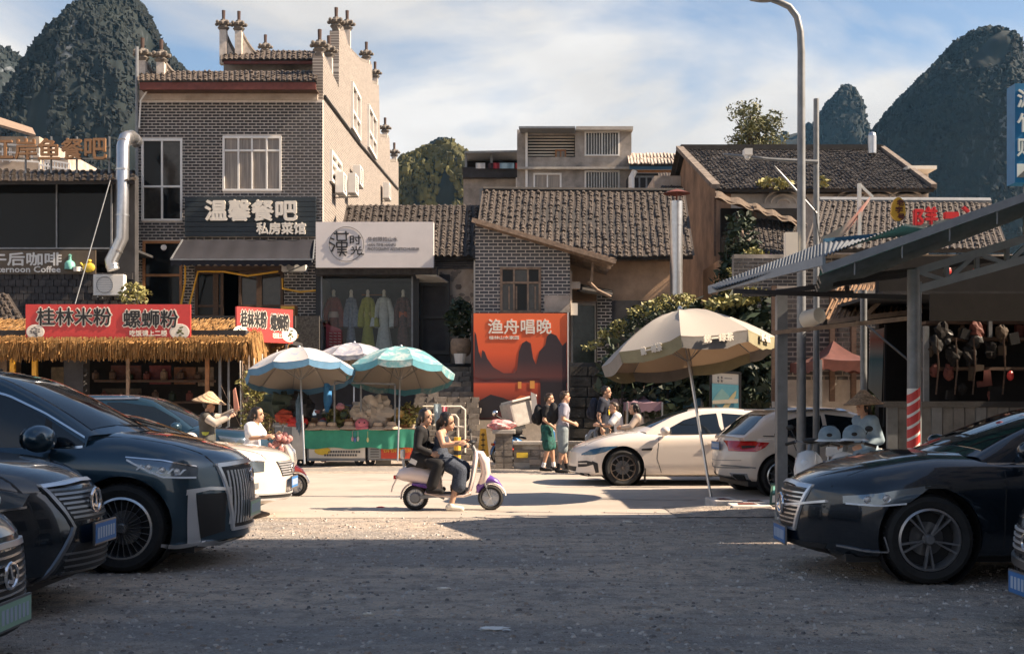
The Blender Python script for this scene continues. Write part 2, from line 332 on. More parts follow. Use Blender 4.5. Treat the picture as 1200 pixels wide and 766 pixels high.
hill(760, [(905, 480), (930, 260), (948, 165), (962, 135), (978, 113), (990, 106), (1003, 118), (1015, 150), (1030, 190), (1060, 300), (1090, 480)], 21, 40, 1.5, 3200)
hill(300, [(430, 480), (448, 260), (464, 200), (480, 184), (500, 181), (520, 178), (540, 186), (556, 205), (590, 290), (640, 480)], 31, 20, .9, 3600, .8, mat('sun_tinted_forest', (.030, .036, .016), .95, var=.5, scale=.12, col2=(.12, .11, .035)))  # brighter yellow-green tree colour paints sunlight onto this hill
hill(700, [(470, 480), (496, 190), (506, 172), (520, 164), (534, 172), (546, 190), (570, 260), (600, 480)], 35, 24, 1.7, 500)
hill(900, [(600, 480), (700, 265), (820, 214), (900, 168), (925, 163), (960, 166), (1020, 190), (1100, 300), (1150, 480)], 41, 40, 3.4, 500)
# ---------------------------------------------------------------- unseen hall beside the car park whose shadow lies on the gravel
t = thing('shade_hall', 'tall pale market hall beside the car park', 'building', (8.2, 0, 0))
b = MB(); b.bb(8.2, 24, -26, 10.65, 0, 20); b.put('wall', m_dirty, t)
b = MB()
for i in range(9):
    for k in range(5): b.bb(8.13, 8.21, -24 + i * 3.9, -22 + i * 3.9, 2.4 + k * 3.5, 4.2 + k * 3.5)
b.put('window_glazing', m_glassd, t, kind='stuff')
b = MB(); b.bb(7.9, 24.3, -26.3, 10.8, 20.002, 20.4); b.put('roof', m_conc, t)
rg = random.Random(44); b = MB()
for k in range(9): x_ = 8.6 + k * 1.7; b.bb(x_, x_ + rg.uniform(.3, 1.2), 10.1, 10.6 + rg.uniform(0, .19), 20.4, 20.5 + rg.uniform(.1, .5))
b.put('shadow_edge_block', m_conc, t, kind='stuff')  # unseen blocks added to break up the roof's straight shadow edge
# ---------------------------------------------------------------- builders for house parts
def cells(b, O, U, Wd, Hh, holes, th, clip=None, off=0):
    us = sorted({0, Wd} | {min(Wd, max(0, q)) for h in holes for q in h[:2]} | ({i * Wd / 24 for i in range(25)} if clip else set()))
    vs = sorted({0, Hh} | {min(Hh, max(0, q)) for h in holes for q in h[2:4]}); N_ = U.cross(V((0, 0, 1)))
    for a, c in zip(us, us[1:]):
        for d, e in zip(vs, vs[1:]):
            if c - a < 1e-4 or e - d < 1e-4 or any(h[0] - 1e-4 <= a and c <= h[1] + 1e-4 and h[2] - 1e-4 <= d and e <= h[3] + 1e-4 for h in holes): continue
            ea, ec = (min(e, clip(a)), min(e, clip(c))) if clip else (e, e)
            if max(ea, ec) <= d: continue
            q = [O + U * u + V((0, 0, w)) - N_ * off for u, w in ((a, d), (c, d), (c, max(d, ec)), (a, max(d, ea)))]
            b.prism(q, -N_ * th)
def brick_wall(parent, O, U, Wd, Hh, holes, bl, bh, mb_, mm, clip=None, depth=.014, indiv=0, th=.3, seed=1, vmin=0):
    O, U = V(O), V(U).normalized(); N_ = U.cross(V((0, 0, 1))); b = MB(); cells(b, O, U, Wd, Hh, holes, th, clip); b.put('wall', mm, parent)
    rg = random.Random(seed); row = 0; v = 0; j = bh * .29; todo = []
    while v + bh <= Hh + .001:
        if v >= vmin:
            u = -bl / 2 if row % 2 else 0
            while u < Wd:
                a, c, d, e = max(0, u), min(Wd, u + bl - j), v, v + bh - j; u += bl
                for h in holes:
                    if h[2] - .02 < (d + e) / 2 < h[3] + .02:
                        if a < h[0] < c < h[1] + 9: c = min(c, h[0])
                        elif h[0] <= a < h[1]: a = min(max(a, h[1]), c)
                if c - a < .03 or (clip and (clip(a) < e or clip(c) < e)): continue
                todo.append((a, c, d, e))
        v += bh; row += 1
    F5 = [(0, 1, 2, 3), (0, 4, 5, 1), (1, 5, 6, 2), (2, 6, 7, 3), (3, 7, 4, 0)]; whole = [q for q in todo if abs(q[1] - q[0] - bl + j) < 1e-3]
    pick = set(sorted(whole, key=lambda q: -q[2])[:indiv]); proto = None; b = MB()
    for q in todo:
        a, c, d, e = q; dp = depth * rg.uniform(.5, 1.3)
        if q in pick:
            if proto is None:
                w, h2 = (c - a) / 2, (e - d) / 2; p = [U * x + V((0, 0, z)) for x, z in ((-w, -h2), (w, -h2), (w, h2), (-w, h2))]
                proto = bpy.data.meshes.new('brick'); proto.from_pydata([tuple(k + N_ * depth) for k in p] + [tuple(k - N_ * .002) for k in p], [], F5); proto.materials.append(mb_)
            o = bpy.data.objects.new('brick', proto); o.location = MW[parent.name].inverted() @ (O + U * (a + c) / 2 + V((0, 0, (d + e) / 2)) + N_ * (dp - depth)); COL.objects.link(o); o.parent = parent
            continue
        p = [O + U * x + V((0, 0, z)) for x, z in ((a, d), (c, d), (c, e), (a, e))]
        b.add([k + N_ * dp for k in p] + [k - N_ * .002 for k in p], F5)
    b.put('brick', mb_, parent, kind='stuff')
def window(parent, O, U, u0, u1, v0, v1, us=(), vs=(), fm=None, gm=None, fw=.05, bars=0, out=.05, rec=.06, name='window'):
    O, U = V(O), V(U).normalized(); N_ = U.cross(V((0, 0, 1))); K = V((0, 0, 1)); b = MB()
    def slab(mb, a, c, d, e, n0, n1):
        mb.prism([O + U * x + K * z + N_ * n1 for x, z in ((a, d), (c, d), (c, e), (a, e))], N_ * (n0 - n1))
    slab(b, u0, u1, v0, v0 + fw, -rec, out); slab(b, u0, u1, v1 - fw, v1, -rec, out)
    slab(b, u0, u0 + fw, v0 + fw, v1 - fw, -rec, out); slab(b, u1 - fw, u1, v0 + fw, v1 - fw, -rec, out)
    eu = [u0] + [u0 + (u1 - u0) * q for q in us] + [u1]; ev = [v0] + [v0 + (v1 - v0) * q for q in vs] + [v1]
    for q in eu[1:-1]: slab(b, q - fw * .4, q + fw * .4, v0 + fw, v1 - fw, -rec + .003, out - .008)
    for q in ev[1:-1]: slab(b, u0 + fw, u1 - fw, q - fw * .45, q + fw * .45, -rec + .006, out - .012)
    w = b.put(name, fm or m_white, parent)
    for i in range(len(eu) - 1):
        for k in range(len(ev) - 1):
            p = MB(); slab(p, eu[i] + fw * .3, eu[i + 1] - fw * .3, ev[k] + fw * .3, ev[k + 1] - fw * .3, -rec + .02, -rec + .035)
            g_ = gm[(i + k) % len(gm)] if isinstance(gm, list) else gm; p.put('pane', g_ or m_glassd, w)
    if bars:
        for i in range(bars):
            p = MB(); q = u0 + (u1 - u0) * (i + .5) / bars; slab(p, q - .014, q + .014, v0, v1, out + .01, out + .035); p.put('bar', fm or m_white, w)
    return w
def tile_roof(parent, A, B, C, D, nc, nr, indiv=0, mt=None, r=None, seed=1, bed=True):
    "half-round cover tiles in columns from ridge A-B down to eave C-D"
    A, B, C, D = V(A), V(B), V(C), V(D); n = (C - A).cross(B - A).normalized()
    if n.z < 0: n = -n
    rg = random.Random(seed); mt = mt or m_tile
    pt = lambda u, v: A * (1 - u) * (1 - v) + B * u * (1 - v) + C * (1 - u) * v + D * u * v
    if bed:
        b = MB(); q = [A, B, D, C]; b.prism([p - n * .10 for p in q], n * .10); b.put('roof', m_tileb, parent)
    sp = (B - A).length / nc; r = r or sp * .295; L = ((C - A).length / nr) * 1.12; proto = []; b = MB(); cnt = 0
    ax = (C - A).normalized(); si = (B - A).normalized(); si = (si - ax * si.dot(ax)).normalized()
    def prof(rr, p): return [p + si * rr * cos(t) + n * rr * .95 * sin(t) for t in (pi, pi * .72, pi * .5, pi * .28, 0)]
    def geo(p, s, l): 
        lo = prof(r * s, p + ax * l + n * r * .28); hi = prof(r * s * .8, p); m_ = p + ax * l
        return hi + lo, [(i, i + 1, i + 6, i + 5) for i in range(4)] + [(5, 6, 7, 8, 9)]
    if indiv:
        for k in range(5):
            vs, fs = geo(V((0, 0, 0)), 1 + .05 * (k - 2), L); me = bpy.data.meshes.new('roof_tile'); me.from_pydata(vs, [], fs); me.materials.append(mt); proto.append(me)
    for j in range(nr - 1, -1, -1):
        for i in range(nc):
            if rg.random() < .012: continue
            p = pt((i + .5 + .10 * noise.noise(V((i * 3.1, j * .16, seed))) + rg.uniform(-.08, .08)) / nc, (j + rg.uniform(-.12, .12)) / nr) + n * rg.uniform(-.012, .022)
            if cnt < indiv:
                cnt += 1; o = bpy.data.objects.new('roof_tile', rg.choice(proto)); o.location = MW[parent.name].inverted() @ p; o.parent = parent; COL.objects.link(o)
            else: b.add(*geo(p, rg.uniform(.78, 1.18), L * rg.uniform(.88, 1.12)))
    for i in range(nc + 1):                                     # channel tiles between the columns
        for q in (0,): b.grid(lambda u, v: pt(i / nc, v) + si * (u - .5) * (sp * .5) + n * (.012 + .03 * abs(u - .5)), 2, 2)
    b.put('roof_tile', mt, parent, kind='stuff')
def slab(parent, name, m, x0, x1, y0, y1, z0, z1, **k): b = MB(); b.bb(x0, x1, y0, y1, z0, z1); return b.put(name, m, parent, **k)
def ac_unit(parent_or_none, c, w, h, label, rz=0, d=.3):
    t = thing('air_conditioner', label, 'air conditioner', c, rz)
    b = MB(); b.bb(-w/2, w/2, 0, d, 0, h); b.put('casing', m_white, t, world=False, bevel=.015)
    b = MB(); rr = min(w, h) * .40; b.lathe([(rr, -.012), (rr, .01), (rr * .93, .01), (rr * .93, -.012)], (-w * .12, -.004, h / 2), 20, Matrix.Rotation(R(90), 3, 'X'))
    for k in range(7): b.bar((-w*.12 - rr, -.008, h/2 + rr * (k - 3) * .27), (-w*.12 + rr, -.008, h/2 + rr * (k - 3) * .27), .008, .008)
    b.put('fan_grille', m_gsteel, t, world=False)
    b = MB()
    for s in (-1, 1): b.bar((s * w * .36, -.01, -.04), (s * w * .36, d + .15, -.04), .04, .04)
    b.put('bracket', m_gsteel, t, world=False); return t
def duct(name, label, pts, r, cat='duct'):
    t = thing(name, label, cat, pts[0]); b = MB(); b.tube(pts, r, 16); b.put('pipe', m_steel, t, smooth=True)
    for a, c in zip(pts, pts[1:]):
        L_ = (V(c) - V(a)).length
        for k in range(max(1, int(L_ / 1.0))):
            f = (k + .5) / max(1, int(L_ / 1.0)); p = V(a).lerp(V(c), f); d = (V(c) - V(a)).normalized() * .025
            q = MB(); q.tube([p - d, p + d], r * 1.05, 16); q.put('joint_ring', m_steel, t, smooth=True)
    return t
UX, UY, UZ = V((1, 0, 0)), V((0, 1, 0)), V((0, 0, 1))
def sheet(parent, name, m, pts, th=.03, **k):
    "flat plate with real thickness behind the given outline"
    pts = [V(p) for p in pts]; n = (pts[1] - pts[0]).cross(pts[2] - pts[0]).normalized(); b = MB(); b.prism(pts, -n * th); return b.put(name, m, parent, **k)
def rect(px0, px1, py0, py1, Y): return [P(px0, py1, Y), P(px1, py1, Y), P(px1, py0, Y), P(px0, py0, Y)]
def ptext(s, parent, px0, px1, py0, py1, Y, m, **k): return text(s, parent, P((px0 + px1) / 2, (py0 + py1) / 2, Y), UX, UZ, (px1 - px0) / F * Y, (py1 - py0) / F * Y, m, **k)
def pslab(parent, name, m, px0, px1, py0, py1, Y0, Y1, **k): return slab(parent, name, m, X(px0, Y0), X(px1, Y0), Y0, Y1, Z(py1, Y0), Z(py0, Y0), **k)
# ------------------------------------------------------------ coffee house with glazed upper room
Y = 38.
t = thing('coffee_house', 'dark brick coffee house with glazed upper room and tiled roof beside steel duct', 'building', (X(50, Y), Y, 0))
pslab(t, 'wall', m_dkwall, -120, 158, 322, 560, Y, Y + .4)
pslab(t, 'wall', m_dkwall, 133, 158, 205, 322, Y, Y + .4)
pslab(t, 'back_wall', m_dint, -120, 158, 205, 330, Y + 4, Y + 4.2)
pslab(t, 'floor', m_dkwall, -120, 158, 291, 294, Y + .06, Y + 4)
O = V((X(-120, Y), Y, 0)); s = F / Y
window(t, O, UX, (-60 + 120) / s, (132 + 120) / s, Z(292, Y), Z(212, Y), us=(.66,), fm=m_gsteel, gm=m_glassd, fw=.05, name='window')
tile_roof(t, P(-120, 199, 42), P(158, 201, 42), P(-120, 213, 37.2), P(158, 212, 37.2), 34, 14, 0)
b = MB(); rg = random.Random(4)
for k in range(8):
    for i in range(30):
        x0 = X(-60, Y) + i * .24 + (k % 2) * .12; z0 = Z(384, Y) + k * .22
        if x0 < X(150, Y): b.bb(x0, x0 + .22, Y - .03 - rg.random() * .03, Y + .01, z0, z0 + .2)
b.put('stone_brick', m_brk, t, kind='stuff')
t2 = thing('coffee_sign', 'long brown coffee sign with grey characters and teapot picture under the glazed room', 'sign', (X(40, 37.9), 37.9, Z(305, 37.9)))
sheet(t2, 'board', mat('brown_sign', (.10, .075, .05), .6), rect(-40, 112, 293, 321, 37.9), .06)
m_gl = mat('grey_letter', (.62, .62, .60), .5, var=.03)
ptext('午后咖啡', t2, -12, 72, 296, 311, 37.9, m_gl, bold=.012); ptext('Afternoon Coffee', t2, -14, 71, 312, 319, 37.9, m_gl, bold=.006)
m_teal = mat('teal_print', (.16, .42, .36), .5); m_ypr = mat('yellow_print', (.75, .52, .05), .5)
c = P(82, 316, 37.87); b = MB(); b.lathe([(.0, .0), (.17, .01), (.16, .2), (.12, .26), (.05, .3), (.04, .42), (.06, .46), (0, .5)], c, 12); b.put('teapot_print', m_teal, t2, smooth=True)
c = P(90, 318, 37.84); b = MB(); b.lathe([(.0, .0), (.1, 0), (.13, .14), (.12, .14), (0, .13)], c, 12); b.tube([c + V((.12, 0, .11)), c + V((.19, 0, .09)), c + V((.17, 0, .03)), c + V((.11, 0, .03))], .012, 6); b.put('cup_print', m_white, t2, smooth=True)
c = P(104, 319, 37.86); b = MB(); b.ell(c + V((0, 0, .15)), (.2, .05, .16)); b.tube([c + V((-.15, 0, .18)), c + V((-.26, 0, .3))], .03, 6); b.ell(c + V((.02, 0, .36)), (.07, .05, .05)); b.put('kettle_print', m_ypr, t2, smooth=True)
t3 = thing('rooftop_letters', 'row of big orange fish restaurant characters standing on the coffee house roof', 'sign', P(60, 190, 38.5))
b = MB()
for py in (172, 186): b.bar(P(-30, py, 38.62), P(129, py, 38.62), .05, .05)
for px in (-12, 30, 60, 90, 128): b.bar(P(px, 160, 38.66), P(px, 203, 38.66), .05, .05)
b.put('frame', m_gsteel, t3)
m_ol = mat('orange_letter', (.26, .14, .065), .6)
for i, ch in enumerate('江岸鱼餐吧'): ptext(ch, t3, -9 + 27.3 * i, 16 + 27.3 * i, 163, 187, 38.5, m_ol, name='character', ext=.09, bold=.014)
duct('exhaust_duct', 'fat shiny steel exhaust duct rising past the coffee house roof', [P(133, 316, 37.3), P(130, 306, 37.3), P(143, 279, 37.3), P(144, 172, 37.3), P(147, 162, 37.5), P(154, 160, 38), P(160, 166, 38.6)], .20)
ac_unit(None, P(127, 346, 37.4), .95, .66, 'white air conditioner below the fat steel duct on dark brick')
t = thing('guy_cable', 'thin cable slanting down across the coffee sign', 'cable', P(88, 356, 36)); b = MB(); b.tube([P(131, 205, 37.2), P(108, 285, 36.6), P(88, 356, 36)], .018, 6); b.put('wire', m_gsteel, t)
t = thing('shed', 'small open shed with tiled lean-to roof behind the red noodle sign', 'shed', P(5, 385, 34))
pslab(t, 'wall', m_oldwood, -60, 8, 364, 540, 34.3, 35.3); tile_roof(t, P(-60, 338, 35), P(8, 345, 35), P(-50, 362, 33.4), P(30, 381, 33.4), 9, 8)
t = thing('wall_shrub', 'pale leafy shrub growing beside the air conditioner and the drainpipe', 'shrub', P(157, 372, 37)); b = MB()
leaves(b, P(157, 345, 37), (.5, .4, .38), 260, .085, 5); b.put('foliage', m_leafy, t, kind='stuff'); b = MB(); b.tube([P(157, 376, 37), P(156, 350, 37)], .03, 6); b.put('stem', m_bark, t)
# far balcony house behind the rooftop letters
Y = 58.
t = thing('balcony_house', 'sunlit pale house with sloping roof and white balcony rails behind rooftop letters', 'house', (X(20, Y), Y, 0))
pslab(t, 'wall', m_plas, -80, 46, 160, 260, Y, Y + 8); pslab(t, 'wall', m_plas, 46, 80, 186, 260, Y + .5, Y + 7)
sheet(t, 'roof', m_oldwood, [P(-90, 120, Y - 1), P(42, 158, Y - 1), P(38, 150, Y + 9), P(-90, 108, Y + 9)], .12)
for px0, px1, py0, py1 in ((-40, 46, 166, 186), (46, 82, 186, 202)):
    b = MB(); yy = Y - .35
    for k in (0, .5, 1): b.bar(P(px0, py0 + (py1 - py0) * k * .9, yy), P(px1, py0 + 6 + (py1 - py0) * k * .9, yy), .08, .08)
    for k in range(11): b.bar(P(px0 + (px1 - px0) * k / 10, py0 + 6 * k / 10, yy), P(px0 + (px1 - px0) * k / 10, py1 + 4, yy), .05, .05)
    b.put('balcony_rail', m_white, t)
O = V((0, Y, 0)); s = F / Y
for px0, px1, py0, py1 in ((-20, -4, 168, 184), (8, 20, 170, 184), (52, 60, 190, 200)): window(t, O, UX, X(px0, Y), X(px1, Y), Z(py1, Y), Z(py0, Y), us=(.5,))
# ------------------------------------------------------------ brick restaurant with horse-head gables
Y = 40.; s = F / Y; O = V((X(160, Y), Y, 0))
t = REST = thing('brick_restaurant', 'three storey grey brick restaurant with stepped horse-head gables and curtained windows', 'building', O)
hp = lambda a, c, d, e: ((a - 160) / s, (c - 160) / s, Z(e, Y), Z(d, Y))
hw1, hw2, hd1, hd2 = hp(166, 214, 163, 259), hp(261, 330, 160, 224), hp(167, 214, 282, 372), hp(228, 333, 311, 372)
brick_wall(t, O, UX, 218 / s, Z(117, Y), [hw1, hw2, hd1, hd2], .268, .098, m_brk, m_mort, vmin=Z(392, Y), seed=3)
m_cg = mat('brown_mottled_glass', (.045, .04, .035), .1, var=.3)  # dark brown glass, tone varied at random
window(t, O, UX, *hw1, us=(.5,), vs=(.42,), fw=.07, gm=[m_cg, m_glassd, m_cg])
w2 = window(t, O, UX, *hw2, us=(.27, .5, .75), vs=(.74,), fw=.07, gm=m_glassb)
pslab(t, 'band', m_plas, 163, 372, 106, 117.2, Y - .06, Y + .3)
slab(t, 'side_wall', m_brk, X(160, Y), X(160, Y) + .3, Y + .3, 66, 0, Z(117, Y))
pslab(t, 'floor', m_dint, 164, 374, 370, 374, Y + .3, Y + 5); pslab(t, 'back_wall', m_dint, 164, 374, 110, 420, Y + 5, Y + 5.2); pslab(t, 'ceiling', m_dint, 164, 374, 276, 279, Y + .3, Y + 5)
tile_roof(t, P(163, 84, 40.8), P(371, 84, 40.8), P(163, 95, 39.2), P(371, 95, 39.2), 34, 5, 0)
pslab(t, 'fascia_board', m_maroon, 163.5, 370, 96.5, 105, 39.22, 39.3); pslab(t, 'soffit', m_wood, 163.5, 370, 103, 104, 39.3, 40)
yy = 46.2; pslab(t, 'upper_wall', m_dirty, 262, 388, 72, 110, yy, yy + 5); tile_roof(t, P(262, 60, 47.5), P(384, 60, 47.5), P(260, 70, 45.4), P(384, 70, 45.4), 20, 5); pslab(t, 'fascia_board', m_maroon, 262, 372, 71, 75, 45.42, 45.5)
m_sbrk = bpy.data.materials.new('sun_washed_brick'); m_sbrk.use_nodes = True
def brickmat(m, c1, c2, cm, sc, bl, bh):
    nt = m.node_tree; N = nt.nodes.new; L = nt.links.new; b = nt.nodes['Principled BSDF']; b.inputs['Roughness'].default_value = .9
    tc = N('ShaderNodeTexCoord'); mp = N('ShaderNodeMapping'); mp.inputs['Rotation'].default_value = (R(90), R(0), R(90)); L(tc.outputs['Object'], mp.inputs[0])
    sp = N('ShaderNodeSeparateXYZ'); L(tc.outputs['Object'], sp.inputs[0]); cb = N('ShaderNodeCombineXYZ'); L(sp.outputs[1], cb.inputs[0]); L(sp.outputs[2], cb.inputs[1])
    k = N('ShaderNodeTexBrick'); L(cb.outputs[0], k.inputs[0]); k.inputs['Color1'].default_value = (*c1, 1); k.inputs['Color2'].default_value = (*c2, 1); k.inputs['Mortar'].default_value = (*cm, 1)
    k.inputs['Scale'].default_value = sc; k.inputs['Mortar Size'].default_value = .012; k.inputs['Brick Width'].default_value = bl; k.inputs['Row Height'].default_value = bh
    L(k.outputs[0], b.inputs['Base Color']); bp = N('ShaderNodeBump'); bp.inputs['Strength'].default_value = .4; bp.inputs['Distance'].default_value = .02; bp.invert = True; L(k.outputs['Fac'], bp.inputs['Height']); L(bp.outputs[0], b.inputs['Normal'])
brickmat(m_sbrk, (.215, .185, .16), (.14, .12, .108), (.43, .39, .345), 1, .27, .098)  # front wall's brick lightened, the wash of sun put into its colour
xs = X(378, 40)                                   # plane of the sunlit side wall
def SP(px, py): Y = -xs * F / (600 - px); return V((xs, Y, Z(py, Y)))
top = [(378.5, 66), (384, 72), (391, 90), (397, 103), (397.5, 36), (404, 36), (408, 52), (414, 62), (424, 72), (436, 76), (436.5, 98), (444, 100), (445.5, 160), (456.5, 162), (457.5, 190), (467, 190)]
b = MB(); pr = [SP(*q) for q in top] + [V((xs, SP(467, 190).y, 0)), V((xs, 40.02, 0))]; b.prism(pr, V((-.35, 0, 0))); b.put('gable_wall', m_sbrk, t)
m_cope = mat('coping_stone', (.16, .14, .12), .9, var=.4)
def coping(pts): bb = MB(); bb.tube([p + V((-.15, 0, .05)) for p in pts], .13, 6); bb.put('coping', m_cope, t)
for q in ((0, 1, 2, 3), (4, 5, 6, 7, 8, 9), (10, 11), (12, 13), (14, 15)): coping([SP(*top[i]) for i in q])
m_post = mat('lime_post', (.52, .46, .40), .9, var=.25)
def finial(c, zb, ztop):
    "post with carved capital and tile stub"
    x, y = c; bb = MB(); bb.bb(x - .13, x + .13, y - .13, y + .13, zb, ztop); p = bb.put('gable_post', m_post, t)
    bb = MB(); bb.lathe([(.16, 0), (.2, .05), (.24, .1), (.16, .16), (.24, .22), (.26, .3), (.14, .36), (.12, .42)], (x, y, ztop), 8)
    for a in range(8): bb.ell((x + .27 * cos(a * pi / 4), y + .27 * sin(a * pi / 4), ztop + .24 + .05 * (a % 2)), .075, 6, 4)
    bb.put('capital', m_cope, p); bb = MB(); bb.tube([(x, y, ztop + .4), (x, y, ztop + .78)], .06, 8, .07); bb.put('tile_stub', mat('tile_stub', (.07, .045, .038), .9), p)
for px, py0, py1, yy in ((167, 72, 92, 40.4), (189, 74, 92, 40.4), (262, 36, 68, 46.6), (280, 37, 68, 46.6), (311, 62, 70, 52)): finial((X(px, yy), yy), Z(py1 + 8, yy), Z(py0, yy))
for px, py0, py1 in ((379.5, 62, 74), (390, 68, 104), (398.5, 34, 66), (411, 36, 70), (433, 70, 90), (443, 92, 108), (454.5, 156, 168), (465, 184, 196)): q = SP(px, py0); finial((xs - .14, q.y), SP(px, py1).z, q.z)
for px0, py0, px1, py1, yy in ((168, 74, 186, 93, 40.45), (191, 75, 211, 93, 40.45), (263, 40, 281, 69, 46.65), (282, 40, 306, 69, 46.65)):
    pts = [P(px0 + (px1 - px0) * u, py0 + (py1 - py0) * (1 - (1 - u) ** 1.7), yy) for u in [i / 8 for i in range(9)]]
    bb = MB(); bb.prism(pts + [P(px0, py1 + 3, yy)], V((0, .3, 0))); bb.put('gable_flank', m_post, t); bb = MB()
    for dz in (.02, .14): bb.tube([p + V((0, .15, dz)) for p in pts], .06, 6)
    bb.put('coping', m_cope, t)
for k, (px0, px1, py0, py1) in enumerate(((411, 420.5, 95, 150), (430.5, 439.5, 122, 172), (386, 398, 175, 212))):
    a, c = SP(px0, py0), SP(px1, py1); zt = SP(px0, py0).z; zb = SP(px0, py1).z
    window(t, V((xs, 0, 0)), UY, a.y, SP(px1, py0).y, zb, zt, us=(.5,), vs=(.4,) if k < 2 else (.33, .66), fw=.12, gm=m_cg if k == 2 else m_white, out=.1)
b = MB(); b.tube([SP(379, 113) + V((.05, 0, 0)), SP(420, 168) + V((.05, 0, 0)), SP(466, 222) + V((.05, 0, 0))], .05, 6); b.put('cable', m_black, t)
for px, py in ((389, 226), (404, 226), (410, 216), (446, 232)):
    q = SP(px, py); a = ac_unit(None, q + V((.42, .4, 0)), .9, .75, {389: 'air conditioner on sunlit brick wall by the front corner', 404: 'air conditioner on sunlit brick wall under the latticed window', 410: 'upper air conditioner beside the window lattice on sunlit brick wall', 446: 'small air conditioner at the far end of sunlit brick wall'}[px], R(-90) + pi)
t = thing('drainpipe', 'thin grey pipe running up the edge of the brick restaurant', 'pipe', P(161, 540, 39.8)); b = MB(); b.tube([P(160.5, 560, 39.85), P(160.5, 55, 39.85)], .055, 8); b.put('pipe', m_gsteel, t); b = MB(); b.tube([P(163, 150, 39.8), P(165, 118, 39.8), P(172, 107, 39.7), P(180, 104, 39.6)], .03, 6); b.put('bend', m_white, t)
# sign
t = thing('restaurant_sign', 'dark slatted sign with big cream characters above the awning', 'sign', P(293, 277, 39.85))
for k in range(8): pslab(t, 'slat', mat('blue_black_slat', (.018, .027, .033), .55), 216.5, 370, 231 + k * 5.8, 231 + k * 5.8 + 5.3, 39.82, 39.9)
m_cl = mat('cream_letter', (.78, .72, .62), .5, var=.04)
ptext('温馨餐吧', t, 241, 348, 235, 258.5, 39.8, m_cl, ext=.06, bold=.028); ptext('私房菜馆', t, 301, 358, 261, 274.5, 39.8, m_cl, ext=.06, bold=.016)
# doors
t = thing('restaurant_door', 'wood framed glass doors below the restaurant awning with one leaf open', 'door', P(280, 372, 40.1)); O2 = V((0, 40.12, 0))
for px0, px1, mm in ((229, 253, m_glassd), (253, 262, m_glassd), (280, 304, m_cg), (304, 332, m_cg)): window(t, O2, UX, X(px0, 40.12), X(px1, 40.12), Z(372, 40.12), Z(318, 40.12), vs=(.25,), fm=m_wood, gm=mm, fw=.09, name='door_leaf')
pslab(t, 'lintel', m_wood, 229, 332, 311, 317.5, 40.05, 40.15)
ptext('吉祥', t, 240, 246, 330, 352, 40.0, m_yel, name='door_lettering') if 0 else None
t = thing('entrance_window', 'orange framed tall entrance glazing left of the awning with round clock', 'window', P(190, 372, 40)); window(t, V((0, 40.05, 0)), UX, X(167.2, 40.05), X(213.8, 40.05), Z(372, 40.05), Z(282.2, 40.05), vs=(.55,), fm=m_owood, gm=m_glassd, fw=.09, name='frame')
t = thing('wall_clock', 'round white wall clock in the orange framed entrance', 'clock', P(192, 290, 39.95)); b = MB(); b.lathe([(0, .04), (.09, .04), (.1, .0)], P(192, 290, 39.95), 16, Matrix.Rotation(R(90), 3, 'X')); b.put('dial', m_white, t)
t = thing('awning', 'dark navy fabric awning with scalloped edge over the restaurant doors', 'awning', P(285, 308, 39)); m_awn = mat('navy_canvas', (.013, .013, .019), .95, var=.25, scale=2)
A, B_, C, D = P(214, 281, 39.8), P(369, 281, 39.8), P(200, 304, 38.4), P(367, 304, 38.4); b = MB()
b.grid(lambda u, v: (A.lerp(B_, u)).lerp(C.lerp(D, u), v) + V((0, 0, -.07 * sin(v * pi) - .02 * sin(u * 40))), 40, 6); b.put('canvas', m_awn, t, smooth=True); b = MB()
b.grid(lambda u, v: C.lerp(D, u) + V((0, .004, -v * (.19 + .03 * cos(u * 110)))), 120, 1); b.put('valance', m_awn, t); b = MB()
b.bar(C, D, .05, .05)
for q, r_ in ((A, C), (B_, D)): b.bar(q, r_, .04, .04)
b.bar(P(338, 318, 39.2), P(366, 306, 38.4), .03, .03); b.put('frame', m_gsteel, t)
t = thing('light_strip', 'yellow light strip tacked around the restaurant doors', 'light strip', P(230, 372, 39.9)); b = MB()
for q in ([(217, 304), (217, 330), (212, 358)], [(222, 357), (232, 318), (262, 318), (290, 323), (326, 318)], [(331, 326), (331, 338), (352, 342), (372, 340)]): b.tube([P(x, y, 39.6) for x, y in q], .035, 6)
b.put('strip', m_yel, t)
ac_unit(None, P(344, 318, 39.5), .8, .33, 'narrow air conditioner tucked under the awning corner')
t = thing('wood_stool_box', 'yellow wooden crate on the upper terrace by the doors', 'crate', P(337, 373, 38.2)); pslab(t, 'box', m_owood, 329, 345, 357, 372, 38, 38.6); pslab(t, 'slat', m_yel, 329, 345, 359, 362, 37.97, 38)
# ------------------------------------------------------------ terrace in front of restaurant and shops
t = thing('terrace', 'dark stone terrace carrying the upper shops', 'terrace', (X(400, 35.2), 35.2, 0))
slab(t, 'wall', m_dkwall, X(100, 36.4), X(556, 36.4), 36.4, 44, 0, Z(425, 36.4) - .01); slab(t, 'upper_slab', m_conc, X(166, 37), X(374, 37), 36.6, 40, Z(375, 37), Z(372, 37))
pslab(t, 'parapet', mat('pebble_dash', (.05, .045, .04), .9, var=.8, scale=22), 210, 346, 370, 384, 36.3, 36.5)
b = MB(); b.bb(X(346, 36.45), X(374, 36.45), 36.45, 36.6, Z(420, 36.45), Z(370, 36.45)); b.put('side_panel', MATS['pebble_dash'], t)
